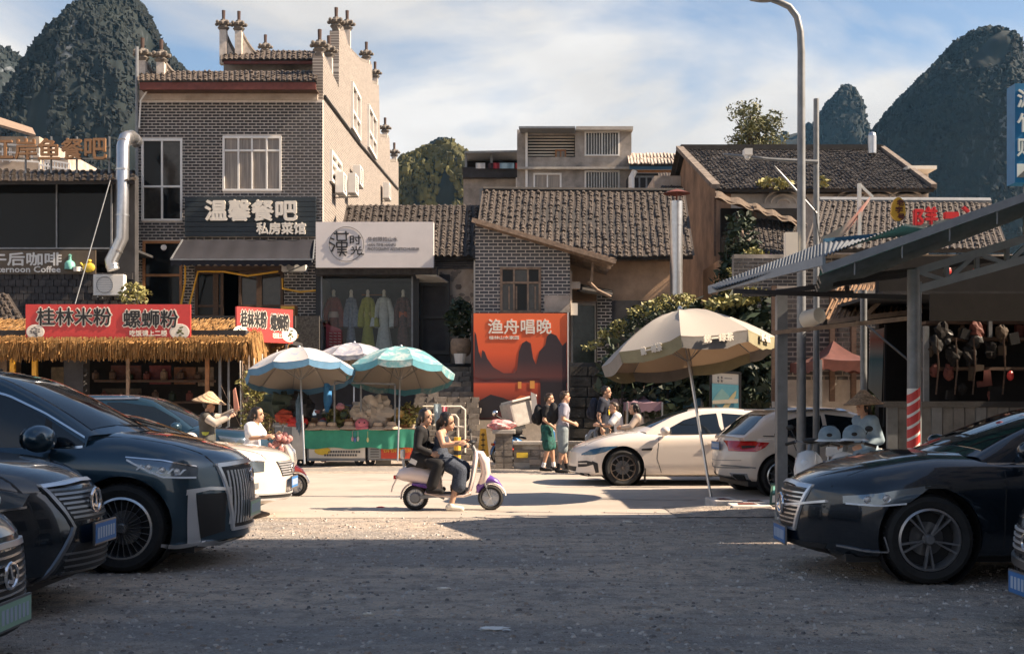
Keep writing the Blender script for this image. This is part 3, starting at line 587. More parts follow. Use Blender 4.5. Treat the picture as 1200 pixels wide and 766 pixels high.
# ------------------------------------------------------------ dress shop
Y = 37.6; t = SHOP = thing('dress_shop', 'small shop with wide display window and dark steel frame under white sign', 'shop', P(440, 420, Y))
pslab(t, 'roof_slab', mat('grimy_slab', (.05, .045, .042), .95, var=.6, scale=8), 369, 512, 313.5, 321.5, 37.0, 40.5)
pslab(t, 'post', m_black, 370, 376, 321.6, 425, Y, Y + .2); pslab(t, 'post', m_black, 484, 491, 321.6, 425, Y - .05, Y + .2)
pslab(t, 'back_wall', mat('shop_back_wall', (.10, .10, .10), .9), 372, 490, 321.6, 425, Y + 2.2, Y + 2.3); pslab(t, 'side_wall', m_white, 371, 376, 321.6, 425, Y + .2, Y + 2.2); pslab(t, 'side_wall', m_dkwall, 485, 490, 321.6, 425, Y + .2, Y + 2.2)
pslab(t, 'floor', m_conc, 370, 492, 412, 424, Y, Y + 2.2)
def clearglass():
    m = bpy.data.materials.new('clear_glass'); m.use_nodes = True; nt = m.node_tree; N = nt.nodes.new; L = nt.links.new; nt.nodes.clear()
    o = N('ShaderNodeOutputMaterial'); a = N('ShaderNodeBsdfTransparent'); g_ = N('ShaderNodeBsdfGlossy'); g_.inputs['Roughness'].default_value = .03; a.inputs[0].default_value = (.9, .92, .92, 1)
    mx = N('ShaderNodeMixShader'); mx.inputs[0].default_value = .02; L(a.outputs[0], mx.inputs[1]); L(g_.outputs[0], mx.inputs[2]); L(mx.outputs[0], o.inputs[0]); return m
m_clear = clearglass(); window(t, V((0, Y, 0)), UX, X(376.2, Y), X(484, Y), Z(414, Y), Z(321.8, Y), fm=m_gsteel, gm=m_clear, fw=.05, name='display_window')
pslab(t, 'side_front', m_dkwall, 491, 527, 321.6, 425, Y + .5, Y + .7)
window(t, V((0, Y + .5, 0)), UX, X(491, Y + .5), X(527, Y + .5), Z(415, Y + .5), Z(331, Y + .5), vs=(.52,), fm=m_black, gm=[mat('blue_curtain_glass', (.10, .16, .18), .2, var=.4, scale=2), mat('pale_curtain_glass', (.09, .10, .10), .2, var=.4)], fw=.12, out=.08, name='glass_door')
sheet(t, 'soffit', m_white, [P(487, 320, 37.1), P(512, 322, 37.1), P(527, 331, Y + .6), P(491, 331, Y + .6)], .05)
for px, py in ((424, 324.5), (407, 324.8)): b = MB(); b.ell(P(px, py, Y + .5), (.07, .07, .025), 8, 4); b.put('downlight', mat('lit_lamp', (1, .9, .75), .5, var=0, emit=(1, .8, .55, 40)), t)
la = bpy.data.lights.new('shop_light', 'AREA'); la.energy = 170; la.color = (1, .85, .68); la.shape = 'RECTANGLE'; la.size = 2.4; la.size_y = .5; lo = bpy.data.objects.new('shop_light', la); lo.location = P(430, 324, Y + .7); COL.objects.link(lo)
t = thing('photo_shop_sign', 'big white box sign with round calligraphy emblem above the dress shop', 'sign', P(439, 314, 36.9))
b = MB(); b.bb(X(370, 36.8), X(508, 36.8), 36.8, 37.15, Z(313.5, 36.8), Z(260, 36.8)); b.put('box', mat('white_signbox', (.66, .62, .60), .55, var=.05, scale=2), t)
m_ink = mat('ink', (.012, .012, .014), .6, var=0); Yk = 36.8
def stroke(parent, pts, w, m, Y, name='lettering', off=.012):
    b = MB()
    for k, ((a, c), (d, e)) in enumerate(pts): b.bar(P(a, c, Y - off - .0007 * k), P(d, e, Y - off - .0007 * k), w, .02, (0, 1, 0))
    return b.put(name, m, parent)
z8 = lambda *q: [((370 + a / 8.276, 255 + c / 8.276), (370 + d / 8.276, 255 + e / 8.276)) for a, c, d, e in q]
stroke(t, z8((175, 155, 320, 155), (203, 130, 208, 222), (292, 130, 298, 222), (208, 222, 298, 222), (200, 243, 306, 243), (202, 243, 204, 285), (304, 243, 302, 285), (202, 285, 305, 285), (252, 222, 252, 330), (208, 310, 300, 310), (208, 335, 305, 335), (252, 330, 230, 372), (255, 335, 292, 370), (143, 198, 180, 213), (133, 240, 185, 270), (185, 270, 153, 330)), .042, m_ink, Yk)
b = MB(); b.tube([P(407 - 1 + 20.2 * cos(a * pi / 24), 286 + 20.2 * sin(a * pi / 24), Yk - .012) for a in range(49)], .007, 5); b.put('emblem_ring', m_ink, t)
ptext('时', t, 410, 423, 275.5, 286.5, Yk, m_ink, bold=.004); ptext('光', t, 411, 424, 288.5, 298.5, Yk, m_ink, bold=.004); stroke(t, [((420, 297.5), (426.5, 298))], .03, m_ink, Yk)
m_ing = mat('grey_ink', (.10, .095, .095), .6, var=0)
ptext('华创限拍山水', t, 431, 466, 277.5, 282.8, Yk, m_ing); ptext('HAN TIME HANFU', t, 431, 464, 285.2, 288.6, Yk, m_ing); ptext('PHOTOGRAPHY AESTHETICS MUSEUM', t, 431, 491, 290, 293.6, Yk, m_ing)
def dress(px, col, sash, wd, label, coll=None, open_=0):
    Y = 38.5; q = P(px, 410, Y); d = thing('dress_mannequin', label, 'mannequin', q, 0, 'dresses in the shop window'); m = mat('robe_%d' % px, col, .85, var=.2, scale=14, col2=coll); h = Z(347, Y) - q.z
    b = MB(); b.grid(lambda u, v: q + V(((wd * (.62 - .30 * sin(min(1, v * 1.35) * pi / 2) + .2 * max(0, v - .72)) + .025 * cos(u * 2 * pi * 9) * (1 - v)) * cos(u * 2 * pi), (.20 - .08 * v) * sin(u * 2 * pi), h * v * .97)), 40, 10); b.lathe([(wd * .36, h * .97), (0, h * 1.0)], q, 12); b.put('robe', m, d, smooth=True)
    for e in (-1, 1):
        b = MB(); b.tube([q + V((e * wd * .30, 0, h * .94)), q + V((e * wd * .62, -.05, h * .66)), q + V((e * wd * .72, -.1, h * .42))], [.08, .1, .15], 8); b.put('sleeve', m, d, smooth=True)
    b = MB(); b.lathe([(wd * .37, h * .60), (wd * .39, h * .66), (wd * .37, h * .71)], q, 16); b.put('sash', mat('sash_%d' % px, sash, .7), d)
    b = MB(); b.lathe([(.07, h * .97), (.05, h * 1.04), (.06, h * 1.09), (.03, h * 1.12), (0, h * 1.125)], q, 10); b.put('neck_form', m_cream, d, smooth=True)
dress(391, (.24, .05, .035), (.6, .45, .38), .42, 'red robe with pale sash displayed behind the shop glass')
dress(411.5, (.42, .44, .48), (.05, .06, .10), .26, 'slim white and navy patterned robe in the shop window', (.10, .14, .22))
dress(431, (.35, .34, .06), (.55, .45, .15), .36, 'mustard green long robe in the shop window')
dress(450, (.50, .52, .50), (.55, .55, .52), .44, 'pale floral robe with wide sleeves in the shop window', (.62, .62, .58))
dress(472.5, (.05, .04, .045), (.5, .12, .05), .38, 'black skirt outfit with orange sash in the shop window', (.18, .08, .07))
t = thing('clothes_rail', 'thin brass rail above the dresses in the shop window', 'rail', P(440, 345, 38.9)); b = MB(); b.tube([P(424, 345.5, 38.9), P(452, 345.5, 38.9)], .02, 6); b.put('rail', m_owood, t)
t = thing('shop_poster', 'small red poster leaning inside the shop window corner', 'poster', P(390, 408, 37.9)); sheet(t, 'panel', mat('pink_red', (.50, .07, .09), .5), [P(382, 409, 37.95), P(400, 409, 37.95), P(400, 386, 37.95), P(382, 379, 37.95)], .03)
for i in range(3): stroke(t, [((386 + 5 * i, 390 + k * 3.4), (389.5 + 5 * i, 390.6 + k * 3.4)) for k in range(5)], .022, m_cream, 37.9, 'print_mark')
t = thing('tiled_house', 'low old house with tiled roof and peeling plaster between dress shop and brick gable', 'house', P(535, 420, 38.4))
tile_roof(t, P(408, 241, 43), P(562, 241, 43), P(396, 300, 38), P(560, 301, 38), 21, 20, 220, seed=5)
b = MB(); b.prism([P(527, 432, 38.4), P(558, 432, 38.4), P(558, 304, 38.4), P(505, 304, 38.4), P(505, 330, 38.4), P(527, 330, 38.4)], V((0, .4, 0))); b.put('wall', m_plas, t)
b = MB(); rg = random.Random(8)
for k in range(70):
    px, py = rg.uniform(511, 556), rg.uniform(306, 420)
    if px < 528 and py > 328: continue
    w = rg.uniform(2, 5); p = [P(px + w * cos(a * 1.05) * rg.uniform(.6, 1.4), py + w * .8 * sin(a * 1.05) * rg.uniform(.5, 1.3), 38.385 - .0004 * k) for a in range(6)]; b.prism(p[::-1], V((0, .03, 0)))
b.put('flaked_plaster', mat('plaster_patch', (.20, .17, .15), .95, var=.5, scale=3), t, kind='stuff')
b = MB()
for k in range(5): b.bar(P(505, 304 + k * 2.5, 38.36), P(557, 304 + k * 2.5, 38.36), .06, .05)
b.put('eave_brick', m_brk2, t); b = MB(); b.tube([P(556.5, 300, 38.2), P(556.5, 425, 38.2)], .04, 8); b.put('downpipe', m_white, t)
t = thing('potted_plant', 'dark leafy shrub in an old barrel beside the glass door', 'plant', P(540, 428, 36)); b = MB(); b.lathe([(.22, 0), (.30, .1), (.32, .4), (.27, .52), (.24, .5)], P(540, 417, 36), 14); b.put('barrel', m_oldwood, t, smooth=True); b = MB(); b.lathe([(.14, 0), (.19, .3), (.15, .3)], P(539, 426, 35.6), 12); b.put('white_pot', m_white, t)
b = MB(); leaves(b, P(540, 374, 36), (.42, .4, .62), 520, .11, 2); b.put('foliage', m_leafd, t, kind='stuff')
# stone steps
t = thing('stone_steps', 'rough stone block steps climbing to the shops beside orange poster', 'steps', P(515, 495, 31)); rg = random.Random(6); proto = []
m_stone = mat('step_stone', (.19, .165, .14), .95, var=.45, scale=4, bump=.3, rnd=.4)
for k in range(6):
    w, h, d = rg.uniform(.20, .36), .15, .45; b = MB(); b.box((0, 0, 0), (w, d, h * .94)); me = b.v; mm = bpy.data.meshes.new('stone'); mm.from_pydata([tuple(V(p) + V((rg.uniform(-.02, .02), rg.uniform(-.03, .03), rg.uniform(-.012, .012)))) for p in b.v], [], b.f); mm.materials.append(m_stone); proto.append((w, mm))
for row in range(17):
    y = 31 + row * .3; z = .075 + row * .152; x = X(474 + row * 1.2, y); x1 = X(553, y) 
    while x < x1:
        w, mm = rg.choice(proto); o = bpy.data.objects.new('stone', mm); COL.objects.link(o); o.parent = t; o.location = MW[t.name].inverted() @ V((x + w / 2, y + .25 + rg.uniform(-.03, .03), z)); x += w + .02
b = MB()
for row in range(17): y = 31 + row * .3; b.bb(X(474, 31), X(552, y), y + .06, 36.4, 0 if row == 0 else row * .152 - .01 , row * .152 + .12)
b.put('core', m_stone, t)
# ------------------------------------------------------------ brick gable house with poster
Y = 35.; s = F / Y; O = V((X(557, Y), Y, 0)); t = GAB = thing('brick_gable_house', 'grey brick lean-to house with wooden window above the orange poster', 'house', O)
clip = lambda u: Z(262 + u * s * 30 / 111, Y); hw = ((586 - 557) / s, (634 - 557) / s, Z(366.5, Y), Z(313, Y))
brick_wall(t, O, UX, 111 / s, Z(258, Y), [hw], .27, .1, m_brk2, m_mort, clip=clip, indiv=300, vmin=Z(372, Y), seed=9)
w = window(t, O, UX, *hw, us=(.34, .68), vs=(.66,), fm=m_oldwood, gm=[m_cg, m_glassd], fw=.07)
b = MB()
for q in (.22, .40, .86): b.bar(O + UX * (hw[0] + (hw[1] - hw[0]) * q) + V((0, .01, hw[2] + .1)), O + UX * (hw[0] + (hw[1] - hw[0]) * q) + V((0, .01, hw[2] + .78)), .05, .04)
b.put('sash_rail', m_oldwood, w)
slab(t, 'side_wall', m_brk2, X(668, Y) - .25, X(668, Y), Y + .3, Y + 3, 0, Z(292, Y)); slab(t, 'infill', m_plas, X(638, Y), X(667.5, Y), Y - .05, Y - .02, Z(366, Y), Z(346, Y))
A, B_, C, D = P(553, 257, 34.5), P(722, 306, 34.5), P(553, 257, 34.5) + V((0, 3.2, .5)), P(722, 306, 34.5) + V((0, 3.2, .45)); b = MB(); b.prism([A, B_, D, C], V((0, 0, -.06))); b.put('roof', m_oldwood, t)
b = MB(); b.bar(A + V((0, -.03, -.02)), B_ + V((0, -.03, -.02)), .05, .13); b.put('barge_board', m_oldwood, t)
for k in range(4): b = MB(); v = .4 + k * .8; b.bar(A + V((.1, v, -.06)), B_ + V((-.05, v, -.06)), .07, .1); b.put('rafter', m_oldwood, t)
for k in range(5): b = MB(); u = .78 + k * .05; q = A.lerp(B_, u) + V((0, 0, .05)); b.bar(q, q + V((0, 3.1, .4)), .13, .05); b.put('roof_plank', m_oldwood, t)
# poster
t = thing('landscape_poster', 'big orange sunset landscape poster below the brick gable window', 'poster', P(610, 490, 34.2)); Y = 34.2
def gradmat(name, stops, ax=2, z0=0, z1=1):
    m = bpy.data.materials.new(name); m.use_nodes = True; nt = m.node_tree; N = nt.nodes.new; L = nt.links.new; b = nt.nodes['Principled BSDF']; b.inputs['Roughness'].default_value = .45
    tc = N('ShaderNodeTexCoord'); sp = N('ShaderNodeSeparateXYZ'); L(tc.outputs['Object'], sp.inputs[0]); mr = N('ShaderNodeMapRange'); mr.inputs[1].default_value = z0; mr.inputs[2].default_value = z1; L(sp.outputs[ax], mr.inputs[0])
    rp = N('ShaderNodeValToRGB'); L(mr.outputs[0], rp.inputs[0]); e = rp.color_ramp.elements
    while len(e) < len(stops): e.new(.5)
    for q, (p, c) in zip(e, stops): q.position = p; q.color = (*c, 1)
    L(rp.outputs[0], b.inputs['Base Color']); return m
hgt = Z(367, Y) - Z(490, Y)
sheet(t, 'panel', gradmat('sunset_print', [(0, (.06, .012, .012)), (.18, (.22, .035, .02)), (.33, (.62, .09, .035)), (.345, (.12, .03, .03)), (.42, (.30, .05, .03)), (.62, (.72, .10, .03)), (1, (.78, .14, .04))], 2, 0, hgt), rect(555, 665, 367, 491, Y), .06)
def pk(pts, m, off): b = MB(); b.prism([P(x, y, Y - off) for x, y in pts], V((0, .002, 0))); b.put('print_hill', m, t)
mh = gradmat('print_dark', [(0, (.02, .015, .018)), (.34, (.025, .016, .02)), (.40, (.13, .04, .035)), (.55, (.045, .025, .03)), (1, (.02, .015, .02))], 2, 0, hgt); mh2 = gradmat('print_dusk', [(0, (.06, .02, .02)), (.38, (.26, .06, .045)), (.6, (.12, .035, .035)), (1, (.08, .03, .03))], 2, 0, hgt); mhr = mat('print_glow', (.72, .16, .05), .5, var=0)
pk([(556, 440), (556, 392), (559, 402), (561, 428), (566, 436), (575, 438), (600, 441), (606, 437), (609, 434), (614, 410), (618, 400), (622, 402), (625, 420), (630, 432), (640, 434), (664, 436), (664, 443)], mh2, .004)
pk([(556, 439), (556, 388), (558, 392), (561, 412), (564, 420), (565, 410), (568, 412), (571, 420), (578, 430), (590, 437), (603, 437), (606, 433), (608, 412), (612, 402), (617, 399), (621, 403), (624, 419), (628, 427), (632, 412), (639, 404), (641, 394), (645, 390), (652, 393), (659, 405), (664, 400), (664, 490), (634, 490), (633, 443), (610, 445), (585, 443), (570, 445), (556, 441)], mh, .008)
pk([(560, 489), (560, 470), (575, 462), (590, 466), (604, 472), (600, 480), (584, 482), (575, 489)], mh, .008); pk([(600, 442), (603, 430), (606, 442)], mh2, .006)
pk([(604, 467), (610, 463), (628, 465), (626, 469), (608, 470)], mhr, .008); pk([(607, 455), (611, 455), (611, 447), (607, 447)], mat('print_lamp', (.8, .35, .08), .5, var=0), .010)
pk([(621, 455), (626.5, 455), (626.5, 446), (621, 446)], MATS['print_lamp'], .012)
ptext('渔舟唱晚', t, 572, 646, 374, 391, Y, m_cl, ext=.01, bold=.008); ptext('桂林山水家园', t, 573, 608, 393.5, 397.5, Y, m_cl, bold=.003)
b = MB(); b.bar(P(665.6, 366, Y), P(665.6, 491, Y), .03, .05); b.put('frame_edge', m_white, t); b = MB(); b.prism([P(552, 492, 34.3), P(668, 492, 34.3), P(668, 366.6, 34.3), P(552, 366.6, 34.3)], V((0, .3, 0))); b.put('backing', m_dkwall, t)
# ------------------------------------------------------------ long tiled house
t = LONG = thing('long_tiled_house', 'long old house with dark tiled roof and ochre wall behind the brick gable', 'house', P(690, 350, 37.3))
tile_roof(t, P(567, 224, 43), P(801, 226, 43), P(556, 303, 36.7), P(812, 300, 36.7), 31, 23, 300, seed=2)
b = MB(); b.tube([P(566, 222.5, 43.05), P(640, 223.5, 43.05), P(720, 224, 43.05), P(801, 224.5, 43.05)], .12, 6); b.put('ridge', m_tileb, t)
pslab(t, 'wall', m_ochre, 560, 800, 303.5, 352, 37.3, 37.6); pslab(t, 'eave_shade_strip', m_dint, 560, 812, 289, 303, 37.42, 37.6); pslab(t, 'lintel', m_oldwood, 668, 800, 303, 306, 37.22, 37.32)  # near-black strip under the tiles paints the eave's shadow
b = MB()
for k in range(13): b.bar(P(700 + k * 8.5, 290, 37.36), P(700 + k * 8.5, 303, 37.36), .05, .05)
b.put('vent_bar', m_wood, t)
slab(t, 'back_wall', m_dirty, X(560, 37.5), X(812, 37.5), 43, 43.3, 0, 8.6)
pslab(t, 'lower_wall', m_dkwall, 700, 812, 352, 540, 36.6, 37.2)
window(t, V((0, 37.28, 0)), UX, X(669, 37.28), X(699, 37.28), Z(430, 37.28), Z(356, 37.28), fm=m_white, gm=mat('green_door_glass', (.035, .055, .045), .15, var=.5), fw=.06, name='door')
brick_wall(t, V((X(700, 36.5), 36.5, 0)), UX, 17 / F * 36.5, Z(345, 36.5), [], .27, .1, m_brk, m_mort, vmin=Z(430, 36.5), seed=12)
b = MB(); b.bar(P(668, 318, 35.3), P(668, 366, 35.3), .12, .12); b.put('corner_post', m_plas, t); pslab(t, 'gutter_hood', m_plas, 668, 680, 330, 338, 35.2, 35.5); pslab(t, 'meter_box', m_cream, 669, 677, 355, 369, 35.15, 35.3)
b = MB(); b.prism([P(676, 338, 35.6), P(718, 345, 35.6), P(718, 340, 37.2), P(676, 332, 37.2)], V((0, 0, -.08))); b.put('porch_roof', m_tileb, t)
b = MB(); b.tube([P(690, 330, 35.4), P(700, 340, 35.3), P(716, 348, 35.3)], .05, 6); b.tube([P(695, 308, 35.2), P(693, 330, 35.2)], .04, 6); b.put('brace', m_oldwood, t)
duct('flue', 'upright shiny steel flue in front of the long tiled roof', [P(792.5, 346, 36.2), P(792.5, 236, 36.2)], .195)
b = MB(); b.lathe([(.42, 0), (.22, .08), (.03, .14)], P(793, 227, 36.2), 16); b.tube([P(793, 236, 36.2), P(793, 224, 36.2)], .03, 5); b.put('flue_cap', m_maroon, bpy.data.objects['flue'])
# ------------------------------------------------------------ apartment house behind
Y = 62.; s = F / Y; O = V((0, Y, 0)); t = thing('apartment_house', 'pale concrete apartment house with barred windows behind the tiled roofs', 'apartment building', P(660, 300, Y))
wz = lambda a, c, d, e: (X(a, Y), X(c, Y), Z(e, Y), Z(d, Y))
b = MB(); Wd = (740 - 606) / s; ho = [(X(a, Y) - X(606, Y), X(c, Y) - X(606, Y), Z(e, Y), Z(d, Y)) for a, c, d, e in ((618, 674, 158, 184), (685, 726, 154, 183), (625, 658, 203, 240), (685, 726, 200, 240))]
cells(b, V((X(606, Y), Y, 0)), UX, Wd, Z(152, Y), ho, .3); b.put('wall', m_dirty, t); pslab(t, 'inner_wall', m_dint, 608, 738, 154, 260, Y + 2.2, Y + 2.4); slab(t, 'side_wall', m_plas, X(740, Y) - .3, X(740, Y), Y + .3, Y + 9, 0, Z(152, Y))
sheet(t, 'roof', m_gsteel, [P(608, 148, Y - 1.4), P(674, 148, Y - 1.4), P(674, 163, Y + 2.2), P(614, 163, Y + 2.2)], .1); pslab(t, 'roof', m_conc, 675, 742, 148, 152, Y - .5, Y + 9); pslab(t, 'ledge', m_conc, 606, 741, 195.5, 198, Y - .35, Y)
window(t, O, UX, *wz(685, 726, 154, 183), us=(.5,), fm=m_white, gm=m_cg, bars=13, fw=.08); window(t, O, UX, *wz(685, 726, 200, 240), us=(.5,), fm=m_white, gm=m_cg, bars=13, fw=.08); window(t, O, UX, *wz(625, 658, 203, 240), us=(.5,), fm=m_white, gm=m_glassb, fw=.09)
for k in range(7): pslab(t, 'louvre_slat', m_cream, 619, 673, 160 + k * 3.5, 161.6 + k * 3.5, Y + .6, Y + .66)
window(t, V((0, Y + .5, 0)), UX, *wz(651, 664, 173, 184), us=(.5,), fm=m_owood, gm=m_glassb, fw=.08); b = MB(); b.bar(P(617, 152, Y - .1), P(617, 240, Y - .1), .12, .12); b.put('drainpipe', m_white, t)
Y = 64.; t = thing('laundry_balcony_house', 'small dark house with washing hung on its roof balcony', 'house', P(576, 240, Y)); pslab(t, 'wall', m_dirty, 543, 609, 208, 300, Y, Y + 6); pslab(t, 'balcony_front', m_dkwall, 542, 610, 196, 208, Y - .4, Y + 6); pslab(t, 'back_wall', m_dint, 545, 609, 178, 198, Y + 3, Y + 3.2)
sheet(t, 'roof', m_gsteel, [P(545, 177, Y - 1), P(611, 176, Y - 1), P(611, 186, Y + 3), P(548, 187, Y + 3)], .1)
for px in (546, 576, 608): b = MB(); b.bar(P(px, 178, Y - .3), P(px, 198, Y - .3), .12, .12); b.put('post', m_gsteel, t)
window(t, V((0, Y, 0)), UX, X(562, Y), X(592, Y), Z(240, Y), Z(221, Y), us=(.4,), fm=m_gsteel, fw=.1); b = MB(); b.bar(P(606, 205, Y - .3), P(606, 240, Y - .3), .14, .14); b.put('drainpipe', m_white, t)
for px, w, c, lb in ((563, 11, (.6, .6, .6), 'white sheet'), (575, 7, (.05, .03, .04), 'black shirt'), (582, 8, (.35, .04, .06), 'red shirt'), (594, 17, (.30, .45, .55), 'pale blue sheet'), (606, 5, (.4, .06, .06), 'small red cloth')):
    q = thing('washing', lb + ' hung to dry on the roof balcony', 'laundry', P(px, 197, Y - .6)); b = MB(); b.grid(lambda u, v: P(px - w / 2 + w * u, 191 + 6.5 * v, Y - .55 + .06 * sin(u * 9)), 8, 3); b.put('cloth', mat('cloth_%d' % px, c, .9), q)
Y = 60.; t = thing('blue_beam_house', 'low house with ribbed sunlit roof and blue beam beside the apartments', 'house', P(768, 240, Y)); pslab(t, 'wall', m_dkwall, 738, 800, 203, 300, Y, Y + 5); tile_roof(t, P(736, 180, Y + 3), P(800, 180, Y + 3), P(738, 192, Y - .8), P(800, 192, Y - .8), 16, 2, 0, mt=m_plas, bed=True)
pslab(t, 'beam', mat('blue_beam', (.03, .10, .18), .6), 738, 800, 193, 198, Y - .7, Y - .5); pslab(t, 'beam', m_owood, 740, 800, 199, 202, Y - .4, Y - .2); window(t, V((0, Y, 0)), UX, X(741, Y), X(766, Y), Z(240, Y), Z(206, Y), us=(.33, .66), fm=m_gsteel, fw=.1); b = MB(); b.tube([P(740, 240, Y - .5), P(740, 208, Y - .5), P(744, 200, Y - .5)], .15, 8); b.put('downpipe', m_white, t)
t = thing('small_gable', 'tiny tiled gable squeezed behind the long roof and orange clay wall', 'house', P(782, 230, 52)); tile_roof(t, P(772, 203, 55), P(800, 203, 55), P(776, 224, 51), P(802, 224, 51), 8, 7); pslab(t, 'wall', m_plas, 767, 800, 206, 290, 52, 55)
# ------------------------------------------------------------ old house with clay gable (over the canopy)
x0 = X(845, 42); t = OLD = thing('clay_gable_house', 'old house with broad dark tiled roof and orange clay gable wall', 'house', (x0, 42, 0))
za, ze = Z(176, 50.7), Z(224, 42); x1 = X(1090, 42); x1r = X(1034, 50.7)
tile_roof(t, V((x0 - .2, 50.7, za)), V((x1r, 50.7, za)), V((x0 - .2, 41.6, ze)), V((x1, 41.6, ze)), 46, 34, 260, seed=4, mt=m_tiled)
tile_roof(t, V((x0 - .2, 50.7, za)), V((x1r, 50.7, za)), V((x0 - .2, 60, ze - .2)), V((x1, 60, ze - .2)), 12, 6, 0, seed=14, mt=m_tiled)
tile_roof(t, V((x1r, 50.7, za)), V((x1r + .01, 50.8, za)), V((x1, 41.6, ze)), V((x1 - .4, 60, ze)), 12, 14, 0, seed=24, mt=m_tiled)
b = MB(); b.prism([V((x0, 42, 0)), V((x0, 59.4, 0)), V((x0, 59.4, ze - .1)), V((x0, 50.7, za - .12)), V((x0, 42, ze - .1))], V((.35, 0, 0))); b.put('gable_wall', m_gable, t)
slab(t, 'wall', m_dirty, x0 + .35, x1 - .4, 42, 42.4, 0, ze - .1); slab(t, 'wall', m_plas, x1 - .4, x1 - .1, 42, 58, 0, ze - .12)
b = MB(); b.bar(V((x0 - .2, 50.7, za + .1)), V((x1r, 50.7, za + .1)), .3, .22); b.put('ridge', m_tileb, t); b = MB(); b.bar(V((x0 - .25, 50.7, za + .1)), V((x0 - .25, 41.6, ze + .1)), .28, .16); b.put('verge', mat('weathered_verge', (.17, .14, .115), .95, var=.5, scale=3), t)
b = MB(); b.bar(V((x1r, 50.7, za + .1)), V((x1, 41.6, ze + .1)), .2, .16); b.put('verge', mat('weathered_verge', (.17, .14, .115), .95, var=.5, scale=3), t)
for px in (918, 1000, 1030, 1062):                                # carved relief panels under the eave
    c = P(px, 238, 41.95); b = MB()
    for r_ in (.45, .3, .15): b.tube([c + V((r_ * 1.5 * cos(a), 0, r_ * sin(a))) for a in [pi * k / 8 for k in range(9)]], .04, 5)
    b.put('relief_panel', m_dirty, t)
b = MB(); leaves(b, P(908, 215, 41.6), (.7, .5, .22), 160, .12, 4); leaves(b, P(962, 213, 41.6), (.3, .3, .2), 50, .12, 5); b.put('weed_foliage', m_leafy, t, kind='stuff')
t = thing('roof_flue', 'short shiny steel flue poking above the broad tiled roof', 'flue', P(1022, 176, 49)); b = MB(); b.tube([P(1022, 180, 49), P(1022, 160, 49)], .17, 12); b.ell(P(1022, 160, 49), (.17, .17, .2), 12, 6); b.put('pipe', m_steel, t, smooth=True)
t = thing('pale_annex', 'pale narrow annex with flat roof at the end of the broad tiled roof', 'house', P(1078, 240, 46)); pslab(t, 'wall', m_plas, 1060, 1088, 200, 300, 46, 50); pslab(t, 'roof', m_cream, 1064, 1098, 194, 198, 45, 51)
# lean-to with rotten mat roof, small tiled roofs
t = thing('mat_roof', 'rotten straw mat roof sagging on poles between the old houses', 'roof', P(880, 300, 39)); b = MB()
b.grid(lambda u, v: P(838, 224, 40.5).lerp(P(888, 240, 40.5), u).lerp(P(838, 232, 39).lerp(P(890, 248, 39), u), v) + V((0, 0, .05 * sin(u * 14))), 14, 3); b.grid(lambda u, v: P(882, 238, 40).lerp(P(935, 258, 40), u).lerp(P(884, 246, 39).lerp(P(935, 264, 39), u), v) + V((0, 0, .05 * sin(u * 17))), 14, 3); b.put('mat', mat('rotten_mat', (.11, .08, .055), .95, var=.5, scale=9, bump=.4), t); b = MB()
for q in (((838, 226), (838, 300)), ((885, 242), (885, 258)), ((838, 232), (935, 262))): b.bar(P(*q[0], 39.3), P(*q[1], 39.3), .07, .07)
b.put('pole', m_wood, t); pslab(t, 'dark_boarding', m_dint, 845, 935, 244, 330, 40.2, 40.4)
t = thing('climber_house', 'small tiled house overgrown with dark climbing plants beside the grey pole', 'house', P(900, 340, 37)); tile_roof(t, P(864, 254, 40), P(945, 262, 40), P(884, 302, 36.5), P(934, 312, 36.5), 13, 17, 180, seed=6, mt=m_tiled)
b = MB(); b.bar(P(862, 256, 39.8), P(890, 306, 36.4), .16, .16); b.put('verge', m_oldwood, t); pslab(t, 'wall', m_ochre, 842, 935, 305, 480, 37, 40)
b = MB()
for k, (px, py, w, h) in enumerate(((868, 280, .5, .9), (872, 310, .7, .8), (858, 330, .6, .8), (885, 325, .6, .6), (865, 355, .8, .7))): leaves(b, P(px, py, 36.8), (w, .5, h), 420, .12, 20 + k)
b.put('foliage', m_leafd, t, kind='stuff'); b = MB()
for k, (px, py) in enumerate(((884, 296), (893, 300), (902, 305), (862, 318), (856, 340))): leaves(b, P(px, py, 36.2), (.3, .3, .16), 60, .09, 40 + k)
b.put('flower_foliage', m_leafy, t, kind='stuff'); b = MB(); leaves(b, P(903, 303, 36.2), (.28, .25, .14), 60, .08, 50); b.put('blossom', mat('magenta_blossom', (.35, .06, .35), .7), t, kind='stuff')
t = thing('low_tiled_house', 'low house with wide sunlit tiled roof behind red roof letters', 'house', P(1050, 330, 33)); tile_roof(t, P(962, 236, 37), P(1160, 238, 37), P(945, 292, 32), P(1180, 292, 32), 31, 21, 260, seed=7, mt=m_tiled)
b = MB(); b.tube([P(960, 236, 37.05), P(1160, 237, 37.05)], .14, 6); b.put('ridge', m_gsteel, t); brick_wall(t, V((X(860, 32.8), 32.8, 0)), UX, 330 / F * 32.8, Z(298, 32.8), [], .27, .1, m_brk, m_dirty, vmin=Z(470, 32.8), seed=15)
